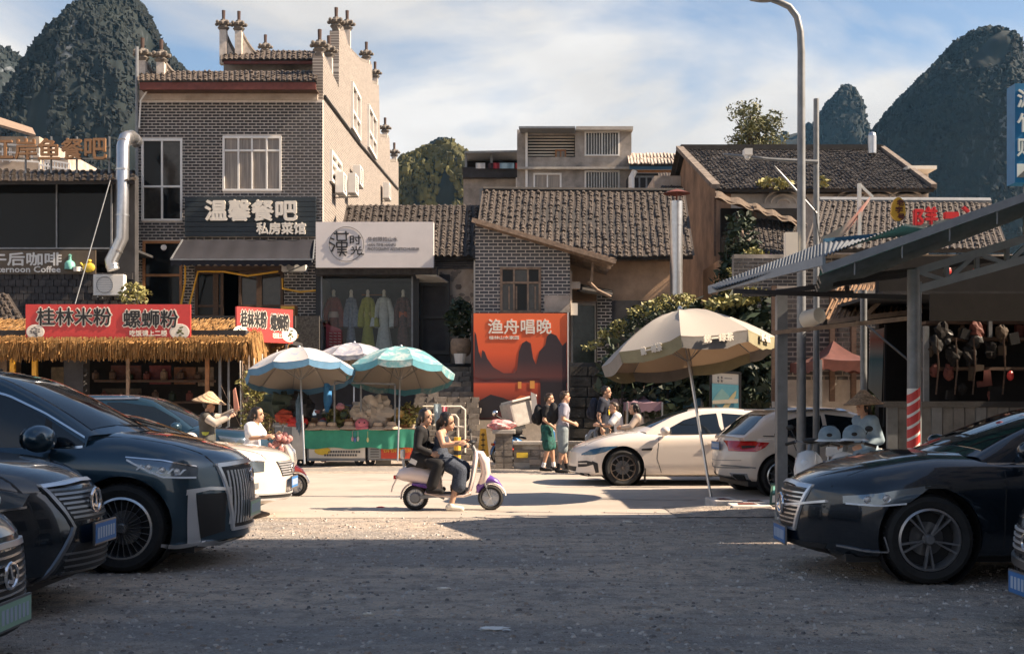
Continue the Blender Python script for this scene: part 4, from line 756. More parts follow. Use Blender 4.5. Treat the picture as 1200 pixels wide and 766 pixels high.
# retaining wall and hanging shrubs behind the parked cars
t = thing('retaining_wall', 'dark mossy stone retaining wall behind the white cars', 'wall', (X(790, 31), 31, 0)); rg = random.Random(31); b = MB(); b.bb(X(668, 32.4), X(870, 32.4), 32.4, 33, 0, 2.6); b.put('core', m_dkwall, t); b = MB()
for r_ in range(9):
    x = X(668, 32.4)
    while x < X(870, 32.4):
        w = rg.uniform(.3, .7); b.bb(x, x + w - .03, 32.28 + rg.random() * .08, 32.42, r_ * .28, r_ * .28 + .25); x += w
b.put('stone_brick', mat('mottled_dark_stone', (.05, .045, .038), .95, var=.6, scale=3, bump=.3), t, kind='stuff')  # dark stone with random mottling
def shrub(name, label, blobs, m, cat='shrub', Y=30, size=.13, n=420, top=None):
    t = thing(name, label, cat, P(blobs[0][0], 480, Y)); b = MB()
    for k, (px, py, w, h) in enumerate(blobs): leaves(b, P(px, py, Y + (k % 3) * .5), (w, .7, h), int(n * w * h) + 40, size, k + int(blobs[0][0]))
    b.put('foliage', m, t, kind='stuff'); b = MB()
    for px, py, w, h in blobs[:4]: b.tube([P(px, 500, Y + .3), P(px + 4, py, Y + .3)], .06, 6, .02)
    b.put('stem', m_bark, t)
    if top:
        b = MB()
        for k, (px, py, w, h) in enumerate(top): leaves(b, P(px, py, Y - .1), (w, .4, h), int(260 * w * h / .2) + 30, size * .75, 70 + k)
        b.put('sun_tinted_foliage', m_leafy, t, kind='stuff')  # yellow leaves paint the sunlight on the shrub tops
    return t
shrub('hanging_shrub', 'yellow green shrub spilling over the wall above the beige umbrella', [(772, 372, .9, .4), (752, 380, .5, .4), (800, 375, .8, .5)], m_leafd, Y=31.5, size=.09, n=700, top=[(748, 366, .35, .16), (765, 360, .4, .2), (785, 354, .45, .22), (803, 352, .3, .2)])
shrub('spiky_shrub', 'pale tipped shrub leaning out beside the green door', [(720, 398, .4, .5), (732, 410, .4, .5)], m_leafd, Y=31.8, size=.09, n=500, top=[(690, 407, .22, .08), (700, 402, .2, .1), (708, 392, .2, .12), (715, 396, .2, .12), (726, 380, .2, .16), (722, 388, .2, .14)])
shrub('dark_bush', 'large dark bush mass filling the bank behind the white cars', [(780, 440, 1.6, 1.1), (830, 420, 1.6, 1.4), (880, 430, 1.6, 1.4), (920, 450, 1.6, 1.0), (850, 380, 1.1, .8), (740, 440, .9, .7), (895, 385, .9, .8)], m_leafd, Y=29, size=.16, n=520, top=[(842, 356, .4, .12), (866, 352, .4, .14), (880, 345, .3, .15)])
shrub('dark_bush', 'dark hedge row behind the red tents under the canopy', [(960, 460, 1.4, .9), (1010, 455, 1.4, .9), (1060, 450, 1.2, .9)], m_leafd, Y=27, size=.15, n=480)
# tree on the skyline
t = thing('skyline_tree', 'feathery tree standing behind the broad tiled roof', 'tree', P(878, 200, 62)); b = MB(); b.tube([P(878, 240, 62), P(879, 170, 62), P(880, 135, 62)], .22, 8, .05)
for e, (px, py) in enumerate(((862, 140), (896, 150), (868, 128), (890, 130), (858, 165), (903, 165))): b.tube([P(879, 175 - e * 4, 62), P((879 + px) / 2, (165 + py) / 2, 62), P(px, py, 62)], .08, 5, .02)
b.put('trunk', m_bark, t); b = MB(); rg = random.Random(5)
for k in range(30):
    px, py = 880 + rg.gauss(0, 13), 150 + rg.gauss(0, 13)
    leaves(b, P(px, min(172, py), 62 + rg.uniform(-1, 1)), (.55, .5, .4), 90, .10, k)
for px, py in ((860, 165), (872, 168), (890, 168), (902, 164), (882, 128), (876, 133)): leaves(b, P(px, py, 62), (.5, .5, .35), 110, .10, px)
b.put('crown', m_leaf, t, kind='stuff')
# ------------------------------------------------------------ steel market canopy on the right
m_corr = mat('corrugated_sheet', (.10, .11, .12), .55, metal=.2, var=.3, scale=3); m_grn = mat('teal_roof_sheet', (.05, .24, .26), .5, var=.3, scale=1.5); m_wsteel = mat('pale_painted_steel', (.28, .30, .32), .5, var=.15); m_bluee = mat('blue_roof_edge', (.03, .12, .22), .5)
t = CAN = thing('market_canopy', 'steel post canopy with teal sheet roof and roof truss over the parked scooters', 'canopy', (X(1070, 14), 14, 0))
def corr(nm, m, A, B, C, D, n, amp=.02):
    b = MB(); nn = (V(B) - V(A)).cross(V(C) - V(A)).normalized(); nn = nn if nn.z > 0 else -nn
    f = lambda k: (lambda u, v: V(A).lerp(V(B), u).lerp(V(C).lerp(V(D), u), v) + nn * (amp * sin(u * n * 2 * pi) + k)); b.grid(f(0), n * 6, 1); b.grid(f(-.012), n * 6, 1); return b.put(nm, m, t, smooth=True)
A, B_, C, D = P(831, 335, 14.85), P(965, 284, 15.4), P(838, 339, 14.6), P(965, 300, 12.75)
corr('roof_sheet', m_corr, A, B_, C, D, 36, .011); B2, D2 = P(1110, 270, 15.6), P(1060, 262, 13.3); corr('roof_sheet', m_corr, B_, B2, D, D2, 22, .011)
b = MB(); b.bar(A + V((0, -.02, -.05)), D + V((0, -.02, -.05)), .04, .10); b.put('fascia', m_wsteel, t); b = MB(); b.bar(B_ + V((0, -.02, .02)), B2 + V((0, -.02, .02)), .05, .05); b.put('edge_trim', m_bluee, t); b = MB(); b.bar(A + V((0, 0, -.03)), B_ + V((0, 0, -.03)), .04, .05); b.put('edge_trim', m_wsteel, t)
A, B_ = P(962, 314, 12.6), P(1200, 229, 12.6); sl_ = (B_ - A) / (B_.x - A.x); E_ = A + sl_ * (9.0 - A.x); C, D = A + V((.75, 3.2, .1)), E_ + V((.4, 3.2, .1)); corr('roof_sheet', m_grn, A, E_, C, D, 36, .015)
b = MB(); b.bar(A + V((0, -.03, -.02)), E_ + V((0, -.03, -.02)), .05, .085); b.put('fascia', m_wsteel, t)
for k in range(9): q = A + sl_ * (.35 + k * .5); b = MB(); b.bar(q + V((0, -.02, -.05)), q + V((0, -.02, -.2)), .012, .012); b.put('hook', m_wsteel, t)
for k in (.25, .5, .75, 1): b = MB(); b.bar(A.lerp(C, k) + V((0, 0, -.07)), E_.lerp(D, k) + V((0, 0, -.07)), .06, .09); b.put('purlin', m_gsteel, t)
# truss
T0, T1, T2, T3 = P(1074, 318, 14), P(1200, 280, 14), P(1074, 339, 14), P(1200, 304, 14)
for a, c in ((T0, T1), (T2, T3)): d = c - a; b = MB(); b.bar(a, a + d * 2.4, .07, .09); b.put('truss_chord', m_wsteel, t)
for k in range(9): a = T0 + (T1 - T0) * k * .28; c = T2 + (T3 - T2) * (k * .28 + .28); e = T2 + (T3 - T2) * k * .28; b = MB(); b.bar(a if k % 2 == 0 else e, c if k % 2 == 0 else T0 + (T1 - T0) * (k + 1) * .28, .05, .05); b.put('truss_brace', m_wsteel, t); b = MB(); b.bar(a, e, .045, .06); b.put('truss_strut', m_gsteel, t)
def post(px, Y, ytop, r, m=m_gsteel, nm='post'): b = MB(); b.tube([(X(px, Y), Y, 0), (X(px, Y), Y, Z(ytop, Y))], r, 12); return b.put(nm, m, t, smooth=True)
b = MB(); b.bb(X(911, 15.7), X(923, 15.7), 15.7, 15.84, 0, Z(338, 15.7)); b.put('post', m_gsteel, t); p = post(1070.5, 14, 316, .072, m_gsteel); post(1012, 16.2, 340, .045); post(1077, 14.6, 330, .03)
b = MB()
for k in range(9):                                                  # red and white warning bands
    z0 = Z(522, 14) + k * .068
    if k % 2 == 0: x_ = X(1070.5, 14); b.add([(x_ + .076 * cos(a * pi / 8), 14 + .076 * sin(a * pi / 8), z0 + dz + .05 * cos(a * pi / 8)) for dz in (0, .1) for a in range(16)], [(a, (a + 1) % 16, 16 + (a + 1) % 16, 16 + a) for a in range(16)])
b.put('warning_stripe', m_red, p); b = MB(); b.tube([(X(1070.5, 14), 14, Z(525, 14)), (X(1070.5, 14), 14, Z(455, 14))], .0735, 16); b.put('white_band', m_white, p)
for q in ((P(860, 341, 15.6), P(1075, 349, 14.2)), (P(870, 345, 15.8), P(1000, 343, 15.8)), (P(905, 343, 15.7), P(1078, 320, 14.1)), (P(962, 330, 15.8), P(1200, 300, 15.8)), (P(992, 325, 15.7), P(993, 345, 15.7))): b = MB(); b.bar(q[0], q[1], .05, .06); b.put('beam', m_dkwall, t)
b = MB(); b.bar(P(905, 390, 15.6), P(1072, 372, 14.1), .045, .05); b.put('rail', m_oldwood, t); b = MB(); b.bar(P(1012, 378, 16), P(1072, 428, 14.1), .02, .02); b.put('brace', m_black, t)
b = MB(); b.lathe([(.09, 0), (.12, .02), (.10, .28), (0, .32)], P(944, 375, 15.4), 14, Matrix.Rotation(R(80), 3, 'X') @ Matrix.Rotation(R(25), 3, 'Y')); b.put('lamp_can', m_cream, t, smooth=True)
mat('fence_sheet', (.17, .165, .16), .7, var=.3, scale=5)
t = thing('stall_hut', 'dark market stall room under the canopy with shelf boards and ribbed fence', 'stall', P(1120, 520, 16.6))
pslab(t, 'wall', m_dint, 1030, 1330, 300, 640, 19.5, 19.7); slab(t, 'side_wall', m_dint, X(1330, 17), X(1330, 17) + .2, 14.5, 19.5, 0, 3.6); pslab(t, 'dark_upper_sheet', m_dint, 1090, 1330, 344, 376, 16.62, 16.66); pslab(t, 'dark_rear_sheet', m_dint, 1082, 1330, 380, 470, 17.35, 17.4); slab(t, 'roof', m_dkwall, X(1035, 16.8), 9, 16.8, 19.5, Z(345, 16.8), Z(341, 16.8))  # near-black sheets darken the inside of the stall
for k in range(15): pslab(t, 'fence_panel', MATS['fence_sheet'] if k % 4 else m_gsteel, 1040 + k * 13, 1052 + k * 13, 476, 640, 16.5 + .03 * (k % 2), 16.56 + .03 * (k % 2))
pslab(t, 'fence_top', m_dkwall, 1035, 1240, 470, 477, 16.45, 16.7)
for py in (376, 395, 430): pslab(t, 'shelf_board', m_wood, 1085, 1300, py, py + 3.5, 16.9, 17.3)
rg = random.Random(2)
for k in range(10): px = 1095 + k * 11; py = (376, 395)[k % 2]; b = MB(); h = .16 + rg.random() * .14; b.lathe([(.05, 0), (.07, .02), (.07, h * .7), (.03, h * .85), (.03, h)], P(px, py, 17.1), 8); o = b.put('jar', [m_wood, m_maroon, m_wood, m_oldwood][k % 4], t)
b = MB(); b.bar(P(1085, 382, 16.85), P(1085, 640, 16.85), .07, .07); b.bar(P(1160, 345, 16.85), P(1160, 395, 16.85), .05, .05); b.put('post', m_gsteel, t)
for px in (1098, 1120, 1141, 1176): b = MB(); b.tube([P(px, 396, 16.8), P(px + 2, 430, 16.8), P(px - 1, 462, 16.8)], .012, 5); b.put('hanging_cord', m_wood, t)
rg = random.Random(8)
for k in range(26):
    px = rg.uniform(1088, 1200); py = rg.uniform(382, 466); b = MB(); r_ = rg.uniform(.05, .11)
    if k % 3: b.ell(P(px, py, 16.85), (r_, r_ * .6, r_ * 1.3), 10, 7, None, .5, 3, k)
    else: b.box(P(px, py, 16.85), (r_ * 1.8, .08, r_ * 2.2), Matrix.Rotation(rg.uniform(-.3, .3), 3, 'Y'))
    b.put('hanging_goods', [m_dint, m_black, m_maroon, m_dint, mat('dull_ochre', (.06, .04, .025), .8)][k % 5], t)
for px, c in ((1111, m_red), (1144, m_red), (1184, m_red)): b = MB(); b.ell(P(px, 318 if px != 1184 else 440, 16.7), (.05, .05, .07), 8, 6); b.put('lantern', c, t)
t = thing('tile_hut', 'small hut roof of orange brown tiles under the canopy beams', 'hut', P(1010, 378, 18.6)); tile_roof(t, P(985, 335, 20.5), P(1075, 335, 20.5), P(965, 376, 18.4), P(1080, 362, 18.4), 18, 7, 100, mt=mat('ochre_tile', (.20, .11, .05), .85, var=.5, scale=9, rnd=.4), seed=8)
b = MB(); b.bar(P(1005, 378, 18.3), P(1040, 345, 18.3), .05, .06); b.bar(P(970, 377, 18.3), P(1080, 364, 18.3), .05, .07); b.put('rafter', m_oldwood, t); pslab(t, 'lit_wall', m_ochre, 1010, 1062, 318, 334, 21, 21.1)
t = thing('brick_side_wall', 'grey brick wall with pale pilaster seen between the canopy posts', 'wall', P(930, 470, 25)); brick_wall(t, V((X(908, 25), 25, 0)), UX, 110 / F * 25, Z(335, 25), [], .26, .1, m_brk, m_dirty, vmin=Z(450, 25), seed=22)
for px in (907, 975, 1000): b = MB(); b.bar(P(px, 335, 24.9), P(px, 470, 24.9), .1, .1); b.put('pilaster', m_wood, t)
# roof letters, oval sign, banner flag, blue sign
t = thing('oval_sign', 'yellow oval plaque with dark characters above the canopy roof', 'sign', P(1053, 272, 15.2)); b = MB(); c = P(1053, 245, 15.2); b.prism([c + V((.095 * cos(a) * (1.05 if sin(a) < 0 else .92), 0, .152 * sin(a))) for a in [2 * pi * k / 20 for k in range(20)]], V((0, .04, 0))); b.put('plaque', m_yel, t)
for k, ch in enumerate('老字号'): px = 1055 - 2 * (k == 1) + k * .5; ptext(ch, t, px - 4, px + 4, 234 + k * 8.4, 241 + k * 8.4, 15.19, m_maroon, bold=.003)
b = MB(); b.bar(P(1053, 258, 15.25), P(1053, 278, 15.25), .03, .03); b.put('stand', m_gsteel, t)
t = thing('roof_letters', 'red cut-out characters standing along the canopy roof edge', 'sign', P(1100, 268, 14.4)); m_rl = mat('red_letter', (.70, .025, .03), .45)
for ch, x0_, x1_, y0_, y1_ in (('阝', 1070.5, 1080.5, 246.5, 268), ('羊', 1083, 1097, 243.5, 263), ('一', 1106, 1121, 250, 256), ('、', 1127, 1134, 243, 249)): ptext(ch, t, x0_, x1_, y0_, y1_, 14.4, m_rl, name='character', ext=.05, bold=.010)
b = MB(); b.bar(P(1066, 268, 14.46), P(1145, 250, 14.46), .03, .03); b.put('rail', m_gsteel, t)
t = thing('slanted_banner', 'pink and white cloth banner sagging from a white post on the roof', 'banner', P(1007, 285, 17)); b = MB(); b.bar(P(1007, 290, 16.2), P(1007, 215, 16.2), .045, .045); b.bar(P(1007, 216, 16.2), P(1023, 231, 16.2), .03, .03); b.put('post', m_white, t); b = MB()
b.grid(lambda u, v: P(962 + 58 * u, 283 - 52 * u + 8 * sin(u * pi) + (14 * (1 - u) + 4) * (v - .3), 16.1 + .15 * v), 16, 4); b.put('cloth', gradmat('banner_print', [(0, (.70, .60, .55)), (.4, (.72, .30, .25)), (.7, (.75, .66, .6)), (1, (.62, .16, .14))], 0, -.5, .2), t, smooth=True)
t = thing('blue_sign', 'tall blue vertical box sign with white characters at the picture edge', 'sign', P(1204, 230, 15)); b = MB(); b.bb(X(1189.5, 15), X(1219, 15), 15, 15.25, Z(214, 15), Z(98, 15)); b.put('box', mat('blue_signbox', (.02, .16, .34), .4), t)
for k, ch in enumerate('游竹购'): ptext(ch, t, 1192, 1216, 105 + 28.5 * k, 126 + 28.5 * k, 15, m_white, bold=.006)
sheet(t, 'picture_panel', m_white, rect(1192, 1216, 192, 208, 14.99), .01); b = MB(); b.prism([P(1192, 208, 14.975), P(1216, 208, 14.975), P(1216, 198, 14.975), P(1205, 196, 14.975)], V((0, .01, 0))); b.put('print_hill', m_ing, t); b = MB(); b.bar(P(1204, 214, 15.1), P(1204, 280, 15.1), .08, .08); b.put('stand', m_gsteel, t)
# lamp post and camera mast
t = thing('street_lamp', 'tall grey street lamp post curving out of the top of the picture', 'street lamp', (X(939, 18.6), 18.6, 0)); x_ = X(939, 18.6); b = MB(); b.tube([(x_, 18.6, 0), (x_, 18.6, 3), (x_, 18.6, Z(60, 18.6)), P(938, 38, 18.6), P(934, 20, 18.6), P(925, 8, 18.6), P(912, 2, 18.6), P(903, -1, 18.6)], [.075, .07, .058, .055, .053, .05, .048, .045], 14); b.put('pole', m_gsteel, t, smooth=True)
b = MB(); b.ell(P(895, -2, 18.6), (.26, .12, .06), 12, 6); b.put('lamp_head', m_gsteel, t, smooth=True); b = MB(); b.tube([(x_, 18.6, 0), (x_, 18.6, .35)], .12, 12); b.put('base', m_gsteel, t); b = MB(); b.bb(X(921, 18.4), X(935, 18.4), 18.4, 18.55, Z(303, 18.4), Z(272, 18.4)); b.put('control_box', m_cream, t)
t = thing('camera_mast', 'slim grey mast with a long camera arm beside the lamp post', 'mast', (X(956.5, 18.8), 18.8, 0)); x_ = X(956.5, 18.8); b = MB(); b.tube([(x_, 18.8, 0), (x_, 18.8, Z(116, 18.8))], .055, 12, .042); b.put('pole', m_gsteel, t, smooth=True); b = MB(); b.tube([P(958, 190, 18.75), P(905, 187, 18.75), P(848, 181, 18.75)], .035, 8, .02); b.tube([P(957, 250, 18.75), P(905, 192, 18.75)], .018, 6); b.put('arm', m_gsteel, t)
b = MB(); b.box(P(876, 179, 18.7), (.12, .2, .1)); b.ell(P(876, 184, 18.66), (.05, .05, .05), 8, 6); b.put('camera', m_white, t); b = MB(); b.tube([P(897, 190, 18.7), P(902, 205, 18.7), P(907, 190, 18.7)], .008, 5); b.tube([P(915, 190, 18.7), P(955, 245, 18.7), P(962, 290, 18.7)], .008, 5); b.put('cable', m_black, t)
# red tents and vertical flag
m_rt = mat('faded_red_canvas', (.11, .035, .025), .85, var=.25)
def tent(lbl, px0, px1, pya, pyr, Y, m, dep=2.6, name='market_tent', grp=None):
    t = thing(name, lbl, 'tent', (X((px0 + px1) / 2, Y), Y, 0)); x0, x1 = X(px0, Y), X(px1, Y); zr, za = Z(pyr, Y), Z(pya, Y); c = V(((x0 + x1) / 2, Y + dep / 2, za)); q = [V((x0, Y, zr)), V((x1, Y, zr)), V((x1, Y + dep, zr)), V((x0, Y + dep, zr))]; b = MB()
    for i in range(4): a, d = q[i], q[(i + 1) % 4]; b.grid(lambda u, v: a.lerp(d, u).lerp(c, v) + V((0, 0, -.12 * sin(v * pi) - .04 * sin(u * pi) * (1 - v))), 6, 5); b.grid(lambda u, v: a.lerp(d, u) + V((0, 0, -.04 * sin(u * pi) - .2 * v - .02 * cos(u * 30) * v)), 20, 1)
    b.put('canvas', m, t, smooth=True)
    for p in q: b = MB(); b.bar(p + V((0, 0, -.02)), V((p.x, p.y, 0)), .04, .04); b.put('leg', m_gsteel, t)
    b = MB(); b.bar(q[0] + V((0, .02, -.16)), q[1] + V((0, .02, -.16)), .03, .03); b.put('rail', m_gsteel, t); return t
tent('faded red tent with scalloped edge behind the white parked scooters', 962, 1035, 395, 420, 22.5, m_rt); tent('faded red tent partly hidden by the striped canopy post', 1036, 1110, 388, 420, 23.5, m_rt)
tent('pale mauve tent behind the man with navy backpack', 712, 742, 455, 464, 29.5, mat('mauve_canvas', (.30, .25, .30), .8)); tent('purple and cream stall tent over the seated woman', 735, 776, 457, 470, 27.8, mat('plum_canvas', (.24, .15, .18), .8)); tent('blue tarpaulin tent beside the leaning umbrella pole', 768, 822, 452, 466, 29, mat('blue_canvas', (.06, .16, .26), .8))
t = thing('scaffold_frame', 'thin dark pole frame standing behind the stall tents', 'frame', (X(745, 28.8), 28.8, 0)); b = MB()
for q in (((729, 545), (729, 432)), ((764, 545), (764, 434)), ((728, 433), (766, 435))): b.bar(P(*q[0], 28.8), P(*q[1], 28.8), .035, .035)
b.put('pole', m_black, t)
t = thing('vertical_flag', 'tall printed flag banner leaning beside the canopy post', 'banner', (X(1026, 18.4), 18.4, 0)); A, B_, C, D = P(1018, 455, 18.4), P(1033, 470, 18.4), P(1036, 384, 18.4), P(1020, 388, 18.4); sheet(t, 'print', gradmat('flag_print', [(0, (.30, .27, .22)), (.35, (.20, .25, .25)), (.5, (.10, .18, .20)), (.62, (.36, .30, .26)), (.8, (.40, .14, .10)), (1, (.42, .35, .30))], 2, 1.7, 2.7), [A, B_, C, D], .02); b = MB(); b.bar(P(1016, 384, 18.5), (X(1016, 18.5), 18.5, 0), .05, .05); b.bar(P(1038, 380, 18.45), P(1036, 500, 18.45), .03, .03); b.put('pole', m_black, t)
t = thing('display_board', 'small blue and cream scenic board standing behind the white hatchback roof', 'sign board', (X(850, 24.5), 24.5, 0)); Y = 24.5
sheet(t, 'panel', m_cream, rect(834, 866, 436, 482, Y), .04); b = MB(); b.bar(P(833, 435, Y - .01), P(867, 437, Y - .01), .05, .05); b.bar(P(867, 436, Y), (X(867, Y), Y, 0), .05, .05); b.bar(P(833, 435, Y), (X(833, Y), Y, 0), .05, .05); b.put('frame', m_black, t)
for k, (pts, c) in enumerate((([(834.5, 449), (865.5, 451), (865.5, 481), (834.5, 481)], (.10, .30, .36)), ([(834.5, 470), (840, 462), (846, 455), (853, 462), (858, 470), (834.5, 476)], (.20, .36, .34)), ([(846, 478), (858, 462), (863, 457), (862, 464), (852, 480)], (.50, .42, .22)), ([(835, 469), (865, 467), (865, 472), (835, 473)], (.55, .48, .36)), ([(836, 481), (838, 474), (846, 479), (850, 481)], (.10, .06, .05)))): b = MB(); b.prism([P(x, y, Y - .045 - .004 * k) for x, y in pts][::-1], V((0, .003, 0))); b.put('print_shape', mat('board_print_%d' % k, c, .5), t)
b = MB()
for px, py in ((842, 442), (846, 442), (842, 446), (846, 446)): b.ell(P(px, py, Y - .045), (.025, .01, .03), 8, 4)
b.bar(P(849, 443, Y - .05), P(858, 443.5, Y - .05), .015, .01, (0, 1, 0)); b.put('print_mark', m_ing, t)
# slabs and boards by the umbrella foot
for k, (px0, px1, py, Yn, L_, lb) in enumerate(((840, 872, 598, 17.0, .75, 'dirty white foam slab against the umbrella foot'), (858, 905, 603, 16.5, .7, 'longer dirty white foam slab nearer the small boards'), (868, 906, 596, 17.35, .5, 'thin foam slab laid behind the other slabs'))):
    t = thing('foam_slab', lb, 'slab', (X(px0, Yn), Yn, 0), R(4 - 6 * k), 'foam slabs on the ground'); w = (px1 - px0) / F * Yn; b = MB(); b.bb(0, w, 0, L_, 0, .13 - .02 * k); b.put('slab', mat('dirty_foam', (.58, .53, .48), .9, var=.25, scale=5), t, world=False, bevel=.02); b = MB(); b.poly([(w * .2, L_ * .2, .136 - .02 * k), (w * .7, L_ * .25, .136 - .02 * k), (w * .6, L_ * .7, .136 - .02 * k), (w * .25, L_ * .6, .136 - .02 * k)]); b.put('stain_patch', m_maroon, t, world=False)
for px0, px1, py0, py1, Yn, c, ln, lb in ((902, 925, 566, 592, 16.7, (.05, .10, .07), .25, 'small green picture board at the foot of the canopy post'), (908, 930, 585, 612, 15.6, (.40, .36, .30), .45, 'pale leaning board against the dark car nose')):
    t = thing('picture_board', lb, 'board', P((px0 + px1) / 2, py1, Yn)); b = MB(); q = [P(px0, py1, Yn), P(px1, py1 - 3, Yn), P(px1 + 2, py0 - 2, Yn + ln), P(px0 + 2, py0, Yn + ln)]; b.prism(q, V((0, .03, 0))); b.put('panel', mat('board_%d' % px0, c, .6), t)
    for i in range(3):
        for k in range(2): u0, v0 = .1 + .3 * i, .12 + .42 * k; f = lambda u, v: q[0].lerp(q[1], u).lerp(q[3].lerp(q[2], u), v) + V((0, -.006, 0)); b = MB(); b.prism([f(u0, v0), f(u0 + .22, v0), f(u0 + .22, v0 + .32), f(u0, v0 + .32)], V((0, .004, 0))); b.put('picture', [m_cream, m_teal, m_owood][(i + k) % 3], t)
# dirt mound at the umbrella foot
b = MB(); b.grid(lambda u, v: V((2.2 + 2.3 * u, 15.9 + 1.6 * v, .012 + .085 * (sin(u * pi) * sin(v * pi)) ** 1.2 * (1 + .5 * noise.noise(V((u * 7, v * 7, 1)))))), 30, 20); b.put('ground_mound', m_ground, kind='structure', smooth=True)
# ------------------------------------------------------------ umbrellas
PANEL = {}
def umbrella(name, lbl, base, hub, rad, hgt, n, mt, mu, mv, pole_r=.022, val=.15, grp=None, seed=0, ph=0., vm2=None):
    base, hub = V(base), V(hub); t = thing(name, lbl, 'umbrella', base, 0, grp); ax = (hub - base).normalized(); ux = V((1, 0, 0)) - ax * ax.x; ux.normalize(); uy = ax.cross(ux); rg = random.Random(seed)
    fr = lambda a, r_, z: hub + (ux * cos(a) + uy * sin(a)) * r_ + ax * z
    b = MB(); u_ = MB(); vv = []; sg = 6
    for k in range(n):
        a0, a1 = 2 * pi * k / n + ph, 2 * pi * (k + 1) / n + ph; c = cos(pi / n); am = (a0 + a1) / 2
        def top(u, v, off=0, a0=a0, a1=a1, c=c, am=am):
            a = a0 + (a1 - a0) * u; r_ = rad * v * c / cos(a - am) ; sag = .10 * rad * (4 * u * (1 - u)) * v * (1 - .4 * v)
            return fr(a, r_, hgt * (1 - v ** 1.75) - sag * .55 - off + .022 * noise.noise(V((u * 4 + seed * 3 + a, v * 5, seed))))
        PANEL[k] = top; b.grid(top, sg, 7); u_.grid(lambda u, v: top(u, v, .014), sg, 7)
        vb = MB(); vv.append(vb); vb.grid(lambda u, v: top(u, 1) - ax * (val * v * (1 + .18 * sin(u * pi))) + (ux * cos(am) + uy * sin(am)) * (-.03 * v), sg, 2)
    b.put('canopy', mt, t, smooth=50); u_.put('lining', mu, t, smooth=50)
    for k in range(n): vv[k].put('valance', (mv, vm2 or mv)[k % 2], t)
    b = MB()
    for k in range(n): a = 2 * pi * k / n + ph; b.tube([fr(a, rad * v, hgt * (1 - v ** 1.75) - .03) for v in (.02, .25, .5, .75, .98)], .007, 5); b.tube([hub - ax * hgt * .25, fr(a, rad * .55, hgt * (1 - .55 ** 1.75) - .04)], .006, 5)
    b.put('rib', m_gsteel, t); b = MB(); b.tube([base, hub + ax * hgt], pole_r, 10); b.ell(hub + ax * (hgt + .03), (.04, .04, .05), 8, 6); b.put('pole', m_steel, t, smooth=True); return t, fr, ax
m_ul = mat('lining_canvas', (.42, .33, .24), .9, var=.1, trans=0)
def translucent(name, c, tr=.35):
    m = mat(name, c, .9, var=0); nt = m.node_tree; b = nt.nodes['Principled BSDF']; o = nt.nodes['Material Output']; t_ = nt.nodes.new('ShaderNodeBsdfTranslucent'); t_.inputs[0].default_value = (*c, 1); mx = nt.nodes.new('ShaderNodeMixShader'); mx.inputs[0].default_value = tr; nt.links.new(b.outputs[0], mx.inputs[1]); nt.links.new(t_.outputs[0], mx.inputs[2]); nt.links.new(mx.outputs[0], o.inputs[0]); return m
m_lin = translucent('thin_lining', (.55, .40, .27), .5); m_ub = translucent('beige_canvas', (.50, .465, .42), .3); Yb = 18.3
u1, fr, ax = umbrella('beach_umbrella', 'big leaning beige umbrella with printed valance in front of white hatchback', P(834, 588, Yb), P(805, 412, Yb + .38), 1.36, .66, 8, m_ub, m_lin, mat('grey_valance', (.20, .19, .18), .8), .024, .17, seed=3, ph=R(-12), vm2=mat('olive_valance', (.27, .245, .15), .8))
for a, s_, w in ((R(-78), '统一绿茶', .46), (R(-123), '统一绿茶', .34), (R(-33), '统一绿茶', .36)):
    c = fr(a, 1.36 * cos(pi / 8) + .0, -.09) ; tg = (fr(a + .05, 1.36, 0) - fr(a - .05, 1.36, 0)).normalized(); nrm = tg.cross(ax); text(s_, u1, c + nrm * .03, tg, ax, w, .115, m_cream if s_ else m_ing, bold=.007)
for k in range(5):                                                   # leaf print on the front panel
    e = (k - 2) * .09; ln = .30 - abs(k - 2) * .05; f = lambda d, w: PANEL[3]((.5 + e * d * 2.2 + w), .86 - ln * d * (1 - abs(k - 2) * .12), -.005); b = MB(); b.grid(lambda u, v: f(v, (u - .5) * .10 * sin(v * pi) ** .8), 2, 6); b.put('leaf_print', mat('pale_leaf_print', (.42, .41, .37), .85), u1)
m_bw = mat('worn_blue_white', (.50, .50, .50), .9, var=0, scale=5); 
def worn(name, c1, c2, sc, thr, st=(1, 1, 1)):
    m = bpy.data.materials.new(name); m.use_nodes = True; nt = m.node_tree; N = nt.nodes.new; L = nt.links.new; b = nt.nodes['Principled BSDF']; b.inputs['Roughness'].default_value = .85; tc = N('ShaderNodeTexCoord'); mp = N('ShaderNodeMapping'); mp.inputs['Scale'].default_value = st; n = N('ShaderNodeTexNoise'); n.inputs['Scale'].default_value = sc; n.inputs['Detail'].default_value = 8; n.inputs['Roughness'].default_value = .7; L(tc.outputs['Object'], mp.inputs[0]); L(mp.outputs[0], n.inputs[0]); rp = N('ShaderNodeValToRGB'); rp.color_ramp.elements[0].position = thr - .06; rp.color_ramp.elements[1].position = thr + .06; rp.color_ramp.elements[0].color = (*c1, 1); rp.color_ramp.elements[1].color = (*c2, 1); L(n.outputs[0], rp.inputs[0]); L(rp.outputs[0], b.inputs['Base Color']); return m
m_w1 = worn('worn_blue_white_canvas', (.22, .30, .42), (.44, .42, .41), 5, .40); m_w2 = worn('worn_turquoise_canvas', (.12, .30, .33), (.36, .43, .43), 4, .53); m_w3 = worn('worn_lilac_canvas', (.24, .25, .31), (.42, .40, .41), 5, .5); m_bv = mat('blue_valance', (.09, .21, .34), .8); m_tv = mat('turq_valance', (.10, .31, .38), .8); m_gl2 = translucent('grey_lining', (.42, .37, .32), .3)
